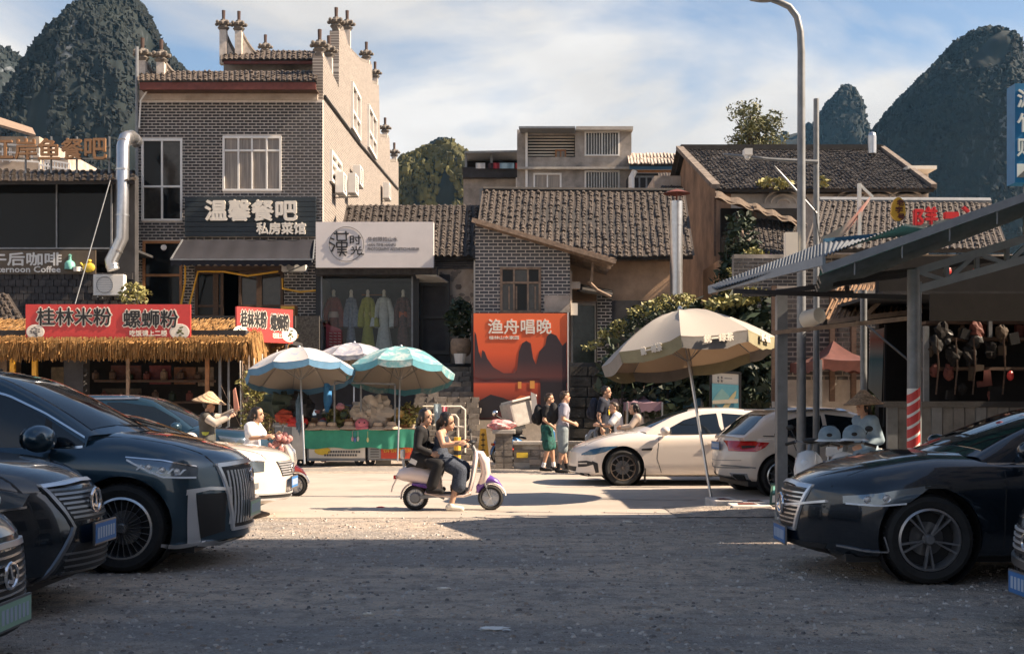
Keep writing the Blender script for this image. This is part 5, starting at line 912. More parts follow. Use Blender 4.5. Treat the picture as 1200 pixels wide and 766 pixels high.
umbrella('beach_umbrella', 'faded blue and white umbrella over the grill cart', P(357, 543, 27.45), P(352, 438, 27.95), 1.30, .62, 10, m_w1, m_gl2, m_bv, seed=5, val=.14)
umbrella('beach_umbrella', 'turquoise umbrella over the green clothed souvenir stall', P(466, 540, 28.2), P(469, 438, 28.75), 1.32, .66, 10, m_w2, m_gl2, m_tv, seed=6, val=.14, vm2=m_w2)
umbrella('beach_umbrella', 'lilac umbrella half hidden behind the blue and turquoise umbrellas', P(414, 536, 30.8), P(415, 428, 31.3), 1.30, .58, 10, m_w3, m_gl2, m_w3, seed=7, val=.1)
# ------------------------------------------------------------ thatched noodle shop
t = THA = thing('thatched_noodle_shop', 'open noodle shop under a straw thatched roof with yellow posts', 'shop', (X(150, 31), 31, 0)); Y = 31.
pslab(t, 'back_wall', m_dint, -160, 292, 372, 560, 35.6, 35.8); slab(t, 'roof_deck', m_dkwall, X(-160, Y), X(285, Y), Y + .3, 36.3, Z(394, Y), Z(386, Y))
def thatch(x0, x1, y0, y1, z0, z1, drop, n, seed):
    "straw laid down a slope from (y1, z1) to the front edge (y0, z0) with a hanging fringe"
    rg = random.Random(seed); b = MB()
    for i in range(n):
        x = rg.uniform(x0, x1); v = rg.random(); y = y0 + (y1 - y0) * v; z = z0 + (z1 - z0) * v + rg.uniform(0, .05); l = rg.uniform(.3, .55); w = rg.uniform(.008, .02); dx = rg.uniform(-.06, .06); sl_ = (z1 - z0) / (y1 - y0)
        b.add([(x - w, y, z), (x + w, y, z), (x + w + dx, y - l, z - sl_ * l + rg.uniform(-.02, .05)), (x - w + dx, y - l, z - sl_ * l)], [(0, 1, 2, 3)])
    for i in range(int(n * 1.1)):
        x = rg.uniform(x0, x1); y = y0 - rg.uniform(-.02, .24); d = drop * rg.uniform(.45, 1.12); w = rg.uniform(.008, .02); dx = rg.uniform(-.05, .05); z = z0 + rg.uniform(-.08, .08)
        b.add([(x - w, y, z), (x + w, y, z), (x + w * .5 + dx, y - .05 + rg.uniform(-.06, .06), z - d), (x - w * .5 + dx, y - .05, z - d)], [(0, 1, 2, 3)])
    return b
b = thatch(X(-130, Y), X(290, Y), Y, 33.4, Z(398, Y), Z(374, 33.4), .48, 5200, 1); b.put('thatch', m_straw, t, kind='stuff')
b = MB(); rg = random.Random(3)                                       # hanging end of the thatch
for i in range(1500):
    y = rg.uniform(30.8, 33.6); z = Z(398, Y) + (y - 31) * .22 + rg.uniform(-.05, .08); d = rg.uniform(.4, .75); x = X(288, Y) + rg.uniform(-.05, .22); b.add([(x, y - .015, z), (x, y + .015, z), (x + rg.uniform(0, .1), y + .02, z - d), (x + rg.uniform(0, .08), y - .02, z - d)], [(0, 1, 2, 3)])
b.put('thatch', m_straw, t, kind='stuff')
b = thatch(X(292, 33), X(338, 33), 33, 34.6, Z(405, 33), Z(392, 34), .42, 900, 5); b.put('thatch', m_straw, t, kind='stuff'); slab(t, 'roof_deck', m_dkwall, X(292, 33), X(336, 33), 33.2, 35.5, Z(402, 33), Z(397, 33))
for px, m, w in ((15, m_yel, .12), (41, m_yel, .12), (150, m_oldwood, .08), (243, m_owood, .1), (258, m_gsteel, .07), (268, m_gsteel, .05), (90, m_dkwall, .5)): b = MB(); b.bar((X(px, 31.4), 31.4, 0), P(px, 394, 31.4), w, w); b.put('post', m, t)
for px0, px1, py0, py1, c in ((130, 165, 428, 448, m_maroon), (204, 229, 430, 450, m_owood), (175, 200, 428, 450, m_red), (232, 250, 430, 452, m_cream), (120, 165, 455, 475, m_oldwood), (60, 85, 430, 470, m_owood)): pslab(t, 'menu_panel', c if False else mat('menu_%d' % px0, {130: (.10, .03, .02), 204: (.16, .06, .02), 175: (.14, .02, .02), 232: (.2, .15, .1), 120: (.06, .04, .02), 60: (.10, .07, .03)}[px0], .6, var=.5, scale=9), px0, px1, py0, py1, 33.5, 33.55)
for py in (445, 470): pslab(t, 'shelf_board', m_wood, 110, 250, py, py + 2.5, 33.2, 33.5)
rg = random.Random(12)
for k in range(14):
    px = 112 + k * 10; b = MB(); h = .2 + .15 * rg.random(); b.lathe([(.07, 0), (.1, .03), (.1, h * .7), (.04, h * .85), (.04, h)], P(px, 470 if k % 2 else 445, 33.35), 8); b.put('jar', [m_wood, m_maroon, m_wood, m_oldwood, m_leafd][k % 5], t)
pslab(t, 'counter', m_oldwood, -60, 250, 486, 560, 32, 32.5)
def noodle_sign(lbl, c, w, h, rz):
    t = thing('noodle_sign', lbl, 'sign', c, rz, 'red noodle shop signs'); b = MB(); b.bb(-w/2, w/2, 0, .08, 0, h); M_ = MW[t.name]
    o = b.put('board', m_red, t, world=False); U_ = (M_.to_3x3() @ V((1, 0, 0))).normalized(); f = lambda u, v, d=0.: M_ @ V(((u - .5) * w, -d, v * h))
    text('桂林米粉', t, f(.295, .66, .004), U_, UZ, w * .455, h * .50, m_cream, ext=.004, bold=.03); text('螺蛳粉', t, f(.76, .60, .004), U_, UZ, w * .335, h * .50, m_cream, ext=.004, bold=.03)
    text('桂林米粉', t, f(.295, .66, .013), U_, UZ, w * .45, h * .47, m_ink, ext=.006, bold=.008); text('螺蛳粉', t, f(.76, .60, .013), U_, UZ, w * .33, h * .47, m_ink, ext=.006, bold=.008)
    text('吃饭请上二楼', t, f(.745, .21), U_, UZ, w * .225, h * .16, m_cream, ext=.008, bold=.006)
    for u, v, r_, m in ((.06, .25, .20, m_cream), (.935, .25, .22, m_cream)):
        b = MB(); b.lathe([(0, .01), (.9, .01), (1, .006), (1, 0)], (0, 0, 0), 20); s_ = r_ * h
        b.v = [tuple(f(u, v) + U_ * (q[0] * s_ * 1.25) + UZ * (q[1] * s_) + (M_.to_3x3() @ V((0, -1, 0))) * (q[2] + .004)) for q in b.v]; b.put('noodle_bowl_print', m, t)
        b = MB(); rg = random.Random(int(u * 100))
        for k in range(16): a, q = rg.uniform(0, 6.3), rg.uniform(0, .7); cc = f(u, v) + U_ * (cos(a) * q * s_ * 1.1) + UZ * (sin(a) * q * s_) + (M_.to_3x3() @ V((0, -.016, 0))); b.ell(cc, (.035, .006, .02), 6, 4)
        b.put('garnish_print', m_leaf if u > .5 else m_ing, t)
    for e in (-.4, .4): b = MB(); b.bar(M_ @ V((e * w, .05, -.35)), M_ @ V((e * w, .05, 0)), .05, .05); b.put('stand', m_gsteel, t)
noodle_sign('long red noodle sign lying along the front thatch edge', P(125, 399, 30.75) + V((0, .1, 0)), 194 / F * 30.7, 43 / F * 30.7, R(0)); noodle_sign('small sunlit red noodle sign turned towards the stone steps', P(311, 401, 32.2), 1.75, .92, R(44))
# bamboo stick fence and dry bush beside it
t = thing('stick_fence', 'bleached stick and bamboo fence beside the thatched shop', 'fence', (X(315, 30.6), 30.6, 0)); rg = random.Random(4)
for k in range(26): px = 284 + k * 2.6; b = MB(); b.tube([(X(px, 30.6), 30.6 + rg.uniform(-.1, .1), 0), P(px + rg.uniform(-3, 3), rg.uniform(408, 445), 30.6)], .018, 5); b.put('stick', m_oldwood if k % 3 else m_cream, t)
b = MB(); b.bar(P(283, 470, 30.5), P(350, 466, 30.5), .05, .05); b.bar(P(283, 440, 30.5), P(350, 436, 30.5), .05, .05); b.put('rail', m_oldwood, t)
t = thing('dry_bush', 'tall yellow green dry bush behind the woman in white', 'bush', (X(302, 29.6), 29.6, 0)); b = MB(); rg = random.Random(5)
for k in range(60):
    px = rg.gauss(303, 14); b.tube([(X(302, 29.6) + rg.uniform(-.2, .2), 29.6, 0), P(px, rg.uniform(425, 490), 29.6 + rg.uniform(-.3, .3))], .008, 4)
b.put('stem', m_oldwood, t, kind='stuff'); b = MB()
for k in range(26): leaves(b, P(rg.gauss(303, 13), rg.uniform(440, 500), 29.5), (.25, .25, .3), 46, .06, k)
b.put('foliage', m_leafy, t, kind='stuff'); b = MB(); leaves(b, P(350, 470, 30), (.25, .2, .5), 90, .06, 9); b.put('foliage', m_leafy, t, kind='stuff')
# ------------------------------------------------------------ grill cart and bags
Y = 28.6; s = F / Y
t = thing('steel_cart', 'plain steel box cart loaded with bags under the blue umbrella', 'cart', (X(338, Y), Y, 0)); pslab(t, 'box', m_steel, 322, 357, 498, 538, Y, Y + .7); pslab(t, 'lid', m_gsteel, 320, 358, 495.5, 498, Y - .03, Y + .73); pslab(t, 'side_panel', m_gsteel, 322, 342, 500, 536, Y - .012, Y)
for px in (327, 352):
    b = MB(); b.lathe([(.03, -.03), (.09, -.03), (.09, .03), (.03, .03)], (X(px, Y), Y + .05, .09), 12, Matrix.Rotation(R(90), 3, 'X')); b.put('wheel', m_rub, t)
def lump(name, lbl, cat, px, py, Yc, r, m, amp=.5, seed=1): t = MB(); return t.ell(P(px, py, Yc), r, 20, 12, None, amp, 2.6, seed).put(name, m, None, smooth=True, label=lbl, cat=cat)
lump('bag', 'dark green sack heaped on the steel cart', 'bag', 330, 474, Y + .3, (.48, .3, .30), mat('dark_green_cloth', (.035, .05, .035), .8, var=.4), .6, 1); lump('bag', 'black plastic sack slumped over the steel cart', 'bag', 352, 478, Y + .2, (.30, .3, .36), m_black, .6, 2); lump('bag', 'bright red bag on the steel cart', 'bag', 347, 494, Y + .05, (.26, .16, .14), m_red, .5, 3); lump('bag', 'crumpled red and brown bag beside the sticks on the cart', 'bag', 333, 488, Y + .02, (.22, .15, .15), mat('rust_cloth', (.40, .06, .03), .8), .5, 4)
t = thing('skewer_bundle', 'upright bundle of wooden skewers on the steel cart', 'skewers', P(331, 496, Y)); 
for k in range(9): b = MB(); b.bar(P(327.5 + k * .9, 497, Y - .05), P(327 + k, 486 - k % 3, Y - .05), .012, .012); b.put('stick', m_owood, t)
lump('hanging_cloth', 'blue grey jacket hanging from the cart umbrella pole', 'jacket', 350, 485, Y - .1, (.07, .1, .42), mat('denim', (.10, .16, .22), .9, var=.3), .5, 6); lump('hanging_cloth', 'folded blue umbrella hanging above the stall', 'folded umbrella', 384, 464, Y + .5, (.10, .1, .40), mat('bright_blue_cloth', (.05, .22, .48), .8), .4, 8)
# ------------------------------------------------------------ souvenir stall
t = STALL = thing('souvenir_stall', 'long souvenir stall cart covered by a green cloth', 'stall', (X(421, Y), Y, 0)); m_gcl = mat('green_cloth', (.05, .30, .20), .85, var=.18, scale=3)
slab(t, 'table_top', m_oldwood, X(358, Y), X(487, Y), Y, Y + 1.1, Z(504, Y), Z(502, Y)); b = MB(); b.grid(lambda u, v: P(357 + 130 * u, 503.5 + 21.5 * v + 1. * sin(u * 19), Y - .03 - .015 * sin(u * 60) * v), 90, 4); b.put('green_cloth', m_gcl, t, smooth=True)
pslab(t, 'cart_body', m_gsteel, 360, 428, 524, 540, Y + .02, Y + .9); pslab(t, 'cart_body', m_gsteel, 431, 486, 524, 539, Y + .02, Y + .9)
sheet(t, 'menu_board', m_cream, rect(362, 428, 523, 536.5, Y + .01), .01); sheet(t, 'menu_board', mat('grey_print', (.35, .35, .33), .6), rect(432, 446, 523, 537, Y + .01), .01); sheet(t, 'red_menu', mat('red_menu_print', (.62, .07, .03), .5), rect(446.5, 485, 523, 537, Y + .005), .01)
b = MB(); b.ell(P(378, 528, Y), (.2, .012, .1), 12, 6); b.put('yellow_print', m_ypr, t); rg = random.Random(7)
for r_ in range(2):
    b = MB(); 
    for k in range(13): b.box(P(385 + k * 3.0 - r_ * 4, 529 + r_ * 4, Y - .004), (.045, .006, .05))
    b.put('print_mark', m_ing, t)
for r_ in range(4): b = MB(); b.bar(P(434, 526 + r_ * 3, Y - .004), P(444, 526 + r_ * 3, Y - .004), .02, .006, (0, 1, 0)); b.put('print_mark', m_ing, t)
ptext('饼饼羊饼', t, 449, 482, 525, 530, Y - .003, m_ypr); ptext('锅', t, 466, 471, 531, 536, Y - .003, m_ypr)
for px in (362, 420, 433, 479): b = MB(); b.lathe([(.03, -.04), (.11, -.04), (.12, 0), (.11, .04), (.03, .04)], (X(px, Y), Y + .15, .12), 14, Matrix.Rotation(R(90), 3, 'X')); b.put('wheel', m_rub, t); 
for px0, py0, px1, py1 in ((423, 452, 423, 503), (463, 450, 463, 503), (392, 448, 464, 450), (392, 448, 392, 503)): b = MB(); b.bar(P(px0, py0, Y + .2), P(px1, py1, Y + .2), .04, .04); b.put('rack_pole', m_gsteel, t)
for k, (px, c) in enumerate(((413, (.55, .3, .35)), (416, (.1, .2, .5)), (419.5, (.6, .6, .55)), (431, (.7, .65, .3)))): b = MB(); b.tube([P(px, 505, Y - .06), P(px, 512 + k % 2, Y - .06)], .006, 4); b.ell(P(px, 514 + k % 2, Y - .06), (.03, .03, .06), 8, 6); b.put('charm', mat('charm_%d' % k, c, .6), t)
def hat(px, py, r, m, lbl, Yc): 
    t = thing('sun_hat', lbl, 'hat', P(px, py, Yc), 0, 'sun hats on the stall edge'); b = MB(); b.lathe([(0, r * .62), (r * .35, r * .6), (r * .46, r * .45), (r * .5, r * .12), (r * .95, -.0), (r, -.03), (r * .93, -.02), (r * .5, .05)], (0, 0, 0), 18); b.put('body', m, t, smooth=True, world=False); b = MB(); b.lathe([(r * .505, r * .12), (r * .49, r * .28)], (0, 0, 0), 18); b.put('band', m_oldwood, t, world=False)
m_hat = mat('woven_hat', (.55, .42, .30), .9, var=.25, scale=30)
for k, (px, py, r, lb) in enumerate(((366, 502, .22, 'first pale sun hat at the grill end of the green cloth'), (377, 501, .24, 'pale sun hat with wide brim beside the grill end hat'), (389, 502, .25, 'pale sun hat third along the stall edge'), (409, 501, .24, 'pale sun hat just left of the pink plush octopus'), (443, 502, .25, 'white and brown cap hat to the right of pink octopus'), (459, 501, .24, 'brown brimmed hat stacked beside the right stall pole'))): hat(px, py, r, m_hat, lb, Y + .1)
t = thing('plush_octopus', 'pink plush octopus toy sitting on the green stall cloth', 'toy', P(424, 503, Y)); m_pk = mat('pink_plush', (.66, .20, .24), .9, var=.15); b = MB(); b.ell(P(424, 497, Y + .12), (.17, .15, .15), 14, 10)
for k in range(7): b.ell(P(418 + k * 2, 501.5, Y + .02), (.045, .06, .045), 8, 6)
b.put('body', m_pk, t, smooth=True); b = MB()
for px in (421, 427): b.ell(P(px, 495, Y - .02), (.02, .015, .02), 6, 4)
b.put('eye', m_black, t)
CN = ['crimson', 'dark green', 'ochre', 'cream', 'black', 'brown', 'pink', 'blue']; rg = random.Random(21); cols = [(.35, .06, .08), (.06, .10, .06), (.45, .30, .10), (.50, .45, .38), (.05, .05, .06), (.30, .16, .08), (.55, .25, .28), (.10, .16, .25)]
for k in range(44):                                                   # small goods heaped on the stall
    px = rg.uniform(360, 485); py = rg.uniform(480, 500) - (4 if 395 < px < 440 else 0); r = rg.uniform(.08, .17); c = k % 8
    nm = ['trinket', 'fruit', 'basket', 'toy', 'packet', 'bowl', 'gift_box', 'tin'][c]; t = MB(); q = P(px, py, Y + rg.uniform(.25, .9)); 
    if c in (2, 5): t.lathe([(r * .6, -r * .5), (r, r * .4), (r * .9, r * .4), (r * .5, -r * .4)], q, 12)
    elif c in (4, 6): t.box(q, (r * 1.6, r, r * 1.2), Matrix.Rotation(rg.uniform(0, 3), 3, 'Z'))
    elif c == 7: t.lathe([(0, -r * .7), (r * .7, -r * .7), (r * .7, r * .7), (r * .6, r * .8), (0, r * .8)], q, 12)
    else: t.ell(q, (r, r, r * .8), 10, 7, None, .4, 2, k)
    t.put(nm, mat('goods_%d' % ((k // 8 + k) % 8), cols[(k // 8 + k) % 8], .7, var=.3, scale=20), None, smooth=True, label='small %s %s %s %s the green stall' % (CN[(k // 8 + k) % 8], nm.replace('_', ' '), 'towards the grill cart end' if px < 402 else 'in the middle' if px < 445 else 'towards the stone steps end', 'of'), cat=nm.replace('_', ' '), group='small goods on the stall')
b = MB(); rg = random.Random(9)
b.ell(P(437, 486, Y + .55), (.50, .34, .44), 40, 26, None, .55, 3.2, 4); b.ell(P(424, 491, Y + .4), (.28, .25, .32), 30, 20, None, .6, 3.5, 2); b.put('crumpled_cloth', mat('canvas_pale', (.50, .43, .35), .9, var=.12, bump=.5, bscale=7), None, smooth=True, label='crumpled pale canvas sheet draped over goods on the stall', cat='cloth')
for nm, lb, pxs in (('flower_bunch', 'bunch of yellow green flowers at the right end of the stall', (474, 482, 478)), ('flower_bunch', 'dull yellow flower bunch in the middle of the stall', (396, 402))):
    t = thing(nm, lb, 'flowers', P(pxs[0], 500, Y + .5)); b = MB(); 
    for k, px in enumerate(pxs): leaves(b, P(px, 488 - k * 2, Y + .5), (.34, .25, .26), 200, .06, k + px)
    b.put('foliage', m_leafy, t, kind='stuff'); b = MB(); b.tube([P(pxs[0], 502, Y + .5), P(pxs[-1], 488, Y + .5)], .03, 6); b.put('stem', m_bark, t)
# white rail with towel, low wall, pillar, caution cone
Y = 29.6; t = thing('white_railing', 'white tube railing with curved ends in front of the stone steps', 'railing', (X(520, Y), Y, 0))
for q in ([(490, 476), (540, 476), (545, 480), (545, 530)], [(505, 486), (534, 486), (537, 490), (537, 530)], [(500, 476), (500, 530)], [(545, 500), (508, 498)]): b = MB(); b.tube([P(x, y, Y) for x, y in q], .024, 8); b.put('tube', m_cream, t)
t = thing('towel', 'pale blue and white towel hanging on the white railing', 'towel', P(513, 498, Y - .1)); b = MB(); b.grid(lambda u, v: P(508 + 9 * u + 2 * v, 473 + 26 * v, Y - .08 - .05 * sin(u * 7) * v), 8, 6); b.put('cloth', mat('pale_blue_towel', (.42, .54, .62), .9), t, smooth=True); b = MB(); b.grid(lambda u, v: P(518 + 6 * u, 476 + 22 * v, Y - .1 - .04 * sin(u * 6)), 6, 5); b.put('cloth', m_pk, t, smooth=True)
Y = 27.5; t = thing('low_wall', 'low grey block wall with capping behind the two boys', 'wall', (X(650, Y), Y, 0)); b = MB(); b.bb(X(602, Y), X(700, Y), Y + .02, Y + .28, 0, Z(521, Y)); b.put('core', m_dirty, t)
rg = random.Random(17)
for r_ in range(4):
    x = X(602, Y) + (r_ % 2) * .2
    while x < X(698, Y): b = MB(); b.bb(x, min(x + .38, X(700, Y)), Y - .01 * rg.random(), Y + .06, r_ * .145 + .01, r_ * .145 + .14); b.put('block', m_dirty if rg.random() < .8 else m_conc, t); x += .4
b = MB(); b.bb(X(601, Y), X(702, Y), Y - .06, Y + .32, Z(521, Y), Z(517, Y)); b.put('capping', m_conc, t, bevel=.01)
for px, py in ((612, 533), (627, 541), (640, 532), (653, 540)): b = MB(); b.box(P(px, py, Y - .03), (.26, .03, .12)); b.put('broken_tile', m_plas if px != 612 else m_ypr, t)
t = thing('stone_pillar', 'squat stone pillar with flat cap at the end of the low wall', 'pillar', (X(590, Y), Y - .1, 0)); rg = random.Random(19); b = MB(); b.bb(X(580, Y) + .02, X(601, Y) - .02, Y - .1, Y + .3, 0, Z(508, Y)); b.put('core', m_dirty, t)
for r_ in range(6):
    for k in range(2): b = MB(); w = (X(601, Y) - X(580, Y)) / 2; b.bb(X(580, Y) + k * w + .008, X(580, Y) + (k + 1) * w - .008, Y - .13 - .012 * rg.random(), Y + .32, r_ * .145 + .01, r_ * .145 + .14); b.put('block', m_stone, t)
b = MB(); b.bb(X(577, Y), X(604, Y), Y - .18, Y + .36, Z(508, Y), Z(503, Y)); b.put('cap', m_conc, t, bevel=.015)
lump('red_sack', 'red and white cloth bundle lying on the stone pillar', 'bundle', 588, 499, Y, (.32, .18, .13), mat('red_white_cloth', (.58, .05, .06), .8, var=.1, scale=7, col2=(.66, .5, .48)), .5, 5)
Yc = 28.2; t = thing('caution_cone', 'yellow caution board cone standing left of the stone pillar', 'caution sign', (X(566, Yc), Yc, 0)); b = MB(); b.prism([(X(558, Yc), Yc, 0), (X(574.5, Yc), Yc, 0), P(569.5, 502, Yc), P(563, 502, Yc)], V((0, .05, 0))); b.put('panel', m_yel, t); b = MB(); b.bar((X(560, Yc), Yc + .35, 0), P(564, 503, Yc + .06), .04, .04); b.bar((X(572.5, Yc), Yc + .35, 0), P(568.5, 503, Yc + .06), .04, .04); b.put('rear_leg', m_yel, t); stroke(t, [((566 - 2.5, 509 + 6 * k), (566 + 2.5, 509 + 6 * k)) for k in range(4)] + [((566, 507 + 6 * k), (566, 512 + 6 * k)) for k in range(4)], .02, m_ink, Yc, 'print_mark', .006)
t = thing('striped_bollard', 'yellow and black striped bollard behind the scooter handlebars', 'bollard', (X(536, 27), 27, 0)); b = MB(); b.tube([(X(536, 27), 27, 0), P(536, 512, 27)], .08, 12); b.put('post', m_yel, t)
for k in range(3): b = MB(); b.tube([(X(536, 27), 27, .12 + .22 * k), (X(536, 27), 27, .22 + .22 * k)], .084, 12); b.put('stripe', m_black, t)
for px0, px1, py, Yc, lb in ((380, 425, 539, 29.2, 'flattened cardboard sheet lying beneath the souvenir stall'), (440, 458, 540, 29.0, 'small printed carton lying beneath the red stall menu')): t = thing('cardboard', lb, 'cardboard', (X(px0, Yc), Yc, 0), R(5)); b = MB(); b.bb(0, (px1 - px0) / F * Yc, 0, .6, 0, .05 if px0 < 400 else .18); b.put('sheet', m_cream, t, world=False); b = MB(); b.bb(.1, .3, .1, .3, .0501 if px0 < 400 else .1801, .055 if px0 < 400 else .19); b.put('flap', m_oldwood, t, world=False)
lump('red_pouch', 'small red pouch lying beneath the souvenir stall', 'pouch', 379, 537, 28.9, (.1, .1, .08), m_red, .3, 3); lump('leaf_scrap', 'small red scrap lying on the sunlit road left of the scooter', 'litter', 446, 594, 17.4, (.06, .04, .012), m_red, .4, 7)
# ------------------------------------------------------------ vehicles
def paint(name, c, metal=0., rough=.25): return mat(name, c, rough, metal=metal, var=0, coat=1, spec=.5)
m_carblack = paint('black_car_paint', (.010, .016, .024), .4, .22); m_carsky = paint('sky_tinted_car_paint', (.020, .052, .080), .55, .28); m_carwhite = paint('white_car_paint', (.70, .62, .54), 0, .3)  # blue tint paints the sky's reflection into the dark car colour
m_cglass = mat('car_glass', (.008, .012, .016), .04, var=0, spec=.7); m_lens = mat('lamp_lens', (.16, .20, .24), .10, metal=.6, var=0, coat=1); m_bright = mat('bright_chrome', (.72, .73, .75), .3, metal=.7, var=0); m_blens = mat('blue_lamp_lens', (.02, .07, .13), .08, var=0, coat=1); m_rlens = mat('red_lamp_lens', (.45, .02, .02), .12, var=0, coat=1)
m_plm = mat('plate_mark', (.42, .50, .60), .5, var=0); m_plb = mat('blue_plate', (.03, .16, .42), .5, var=0); m_plg = mat('green_plate', (.30, .48, .36), .5, var=0); m_alloy = mat('alloy', (.55, .55, .55), .25, metal=.9, var=0); m_dalloy = mat('dark_alloy', (.20, .20, .205), .3, metal=.8, var=0); m_bronze2 = mat('grey_alloy', (.34, .34, .35), .3, metal=.7, var=0); m_bronze = mat('bronze_alloy', (.22, .18, .15), .35, metal=.7, var=0); m_led = mat('white_lamp_glass', (.8, .84, .88), .15, var=0)
RX = lambda a: Matrix.Rotation(R(a), 3, 'X')
def wheel(t, c, r, side, spokes, m_sp, w=.22, twin=False, md=None, dz=0):
    "tyre with rim, hub and spokes; side -1 is the -y face"
    rot = RX(90 if side < 0 else -90); b = MB(); k = r * .70
    b.lathe([(k, -w * .35), (k, .0), (k * 1.04, .02), (r * .86, .035), (r * .95, .015), (r * .985, -.03), (r, -w * .3), (r, -w * .7), (r * .985, -w + .01), (r * .9, -w), (k, -w)], c, 44, rot)
    for q in range(44):
        a = 2 * pi * q / 44; e = rot @ V((cos(a) * r, sin(a) * r, -w * .5)); u = rot @ V((-sin(a), cos(a), 0)); n = rot @ V((0, 0, 1)); b.bar(V(c) + e - n * w * .44, V(c) + e + n * w * .44, .012, .006)
    ty = b.put('wheel', m_rub, t, smooth=30, world=False); ty_ = ty; b = MB()
    b.lathe([(k * 1.0, -.10), (k * 1.0, .012), (k * .93, .02), (k * .90, -.01), (k * .88, -.10)], c, 40, rot); b.lathe([(0, .03), (k * .13, .028), (k * .17, .01), (k * .18, -.05)], c, 18, rot)
    f = lambda a, q, z: V(c) + rot @ V((cos(a) * q, sin(a) * q, z))
    for s in range(spokes):
        for d in ((-.09, .09) if twin else (0,)):
            a = 2 * pi * s / spokes + .3; hw = (.07 if twin else .55 * pi / spokes * .42); a0, a1 = a + d * .4, a + d * 1.6
            b.add([f(a0 - hw * 1.6, k * .14, .005), f(a0 + hw * 1.6, k * .14, .005), f(a1 + hw * .55, k * .92, .012), f(a1 - hw * .55, k * .92, .012), f(a0 - hw * 1.6, k * .14, -.04), f(a0 + hw * 1.6, k * .14, -.04), f(a1 + hw * .55, k * .92, -.03), f(a1 - hw * .55, k * .92, -.03)], [(0, 1, 2, 3), (0, 3, 7, 4), (1, 5, 6, 2), (2, 6, 7, 3)])
    b.put('rim', m_sp, ty, smooth=30, world=False); b = MB(); b.lathe([(0, -.085 + dz), (k * .55, -.085 + dz), (k * .55, -.1 + dz)], c, 20, rot); b.put('brake_disc', md or m_dalloy, ty, world=False); b = MB(); b.lathe([(0, -.115 + dz), (k * .90, -.115 + dz)], c, 24, rot); b.put('wheel_back', m_black if md is None else md, ty, world=False); return ty
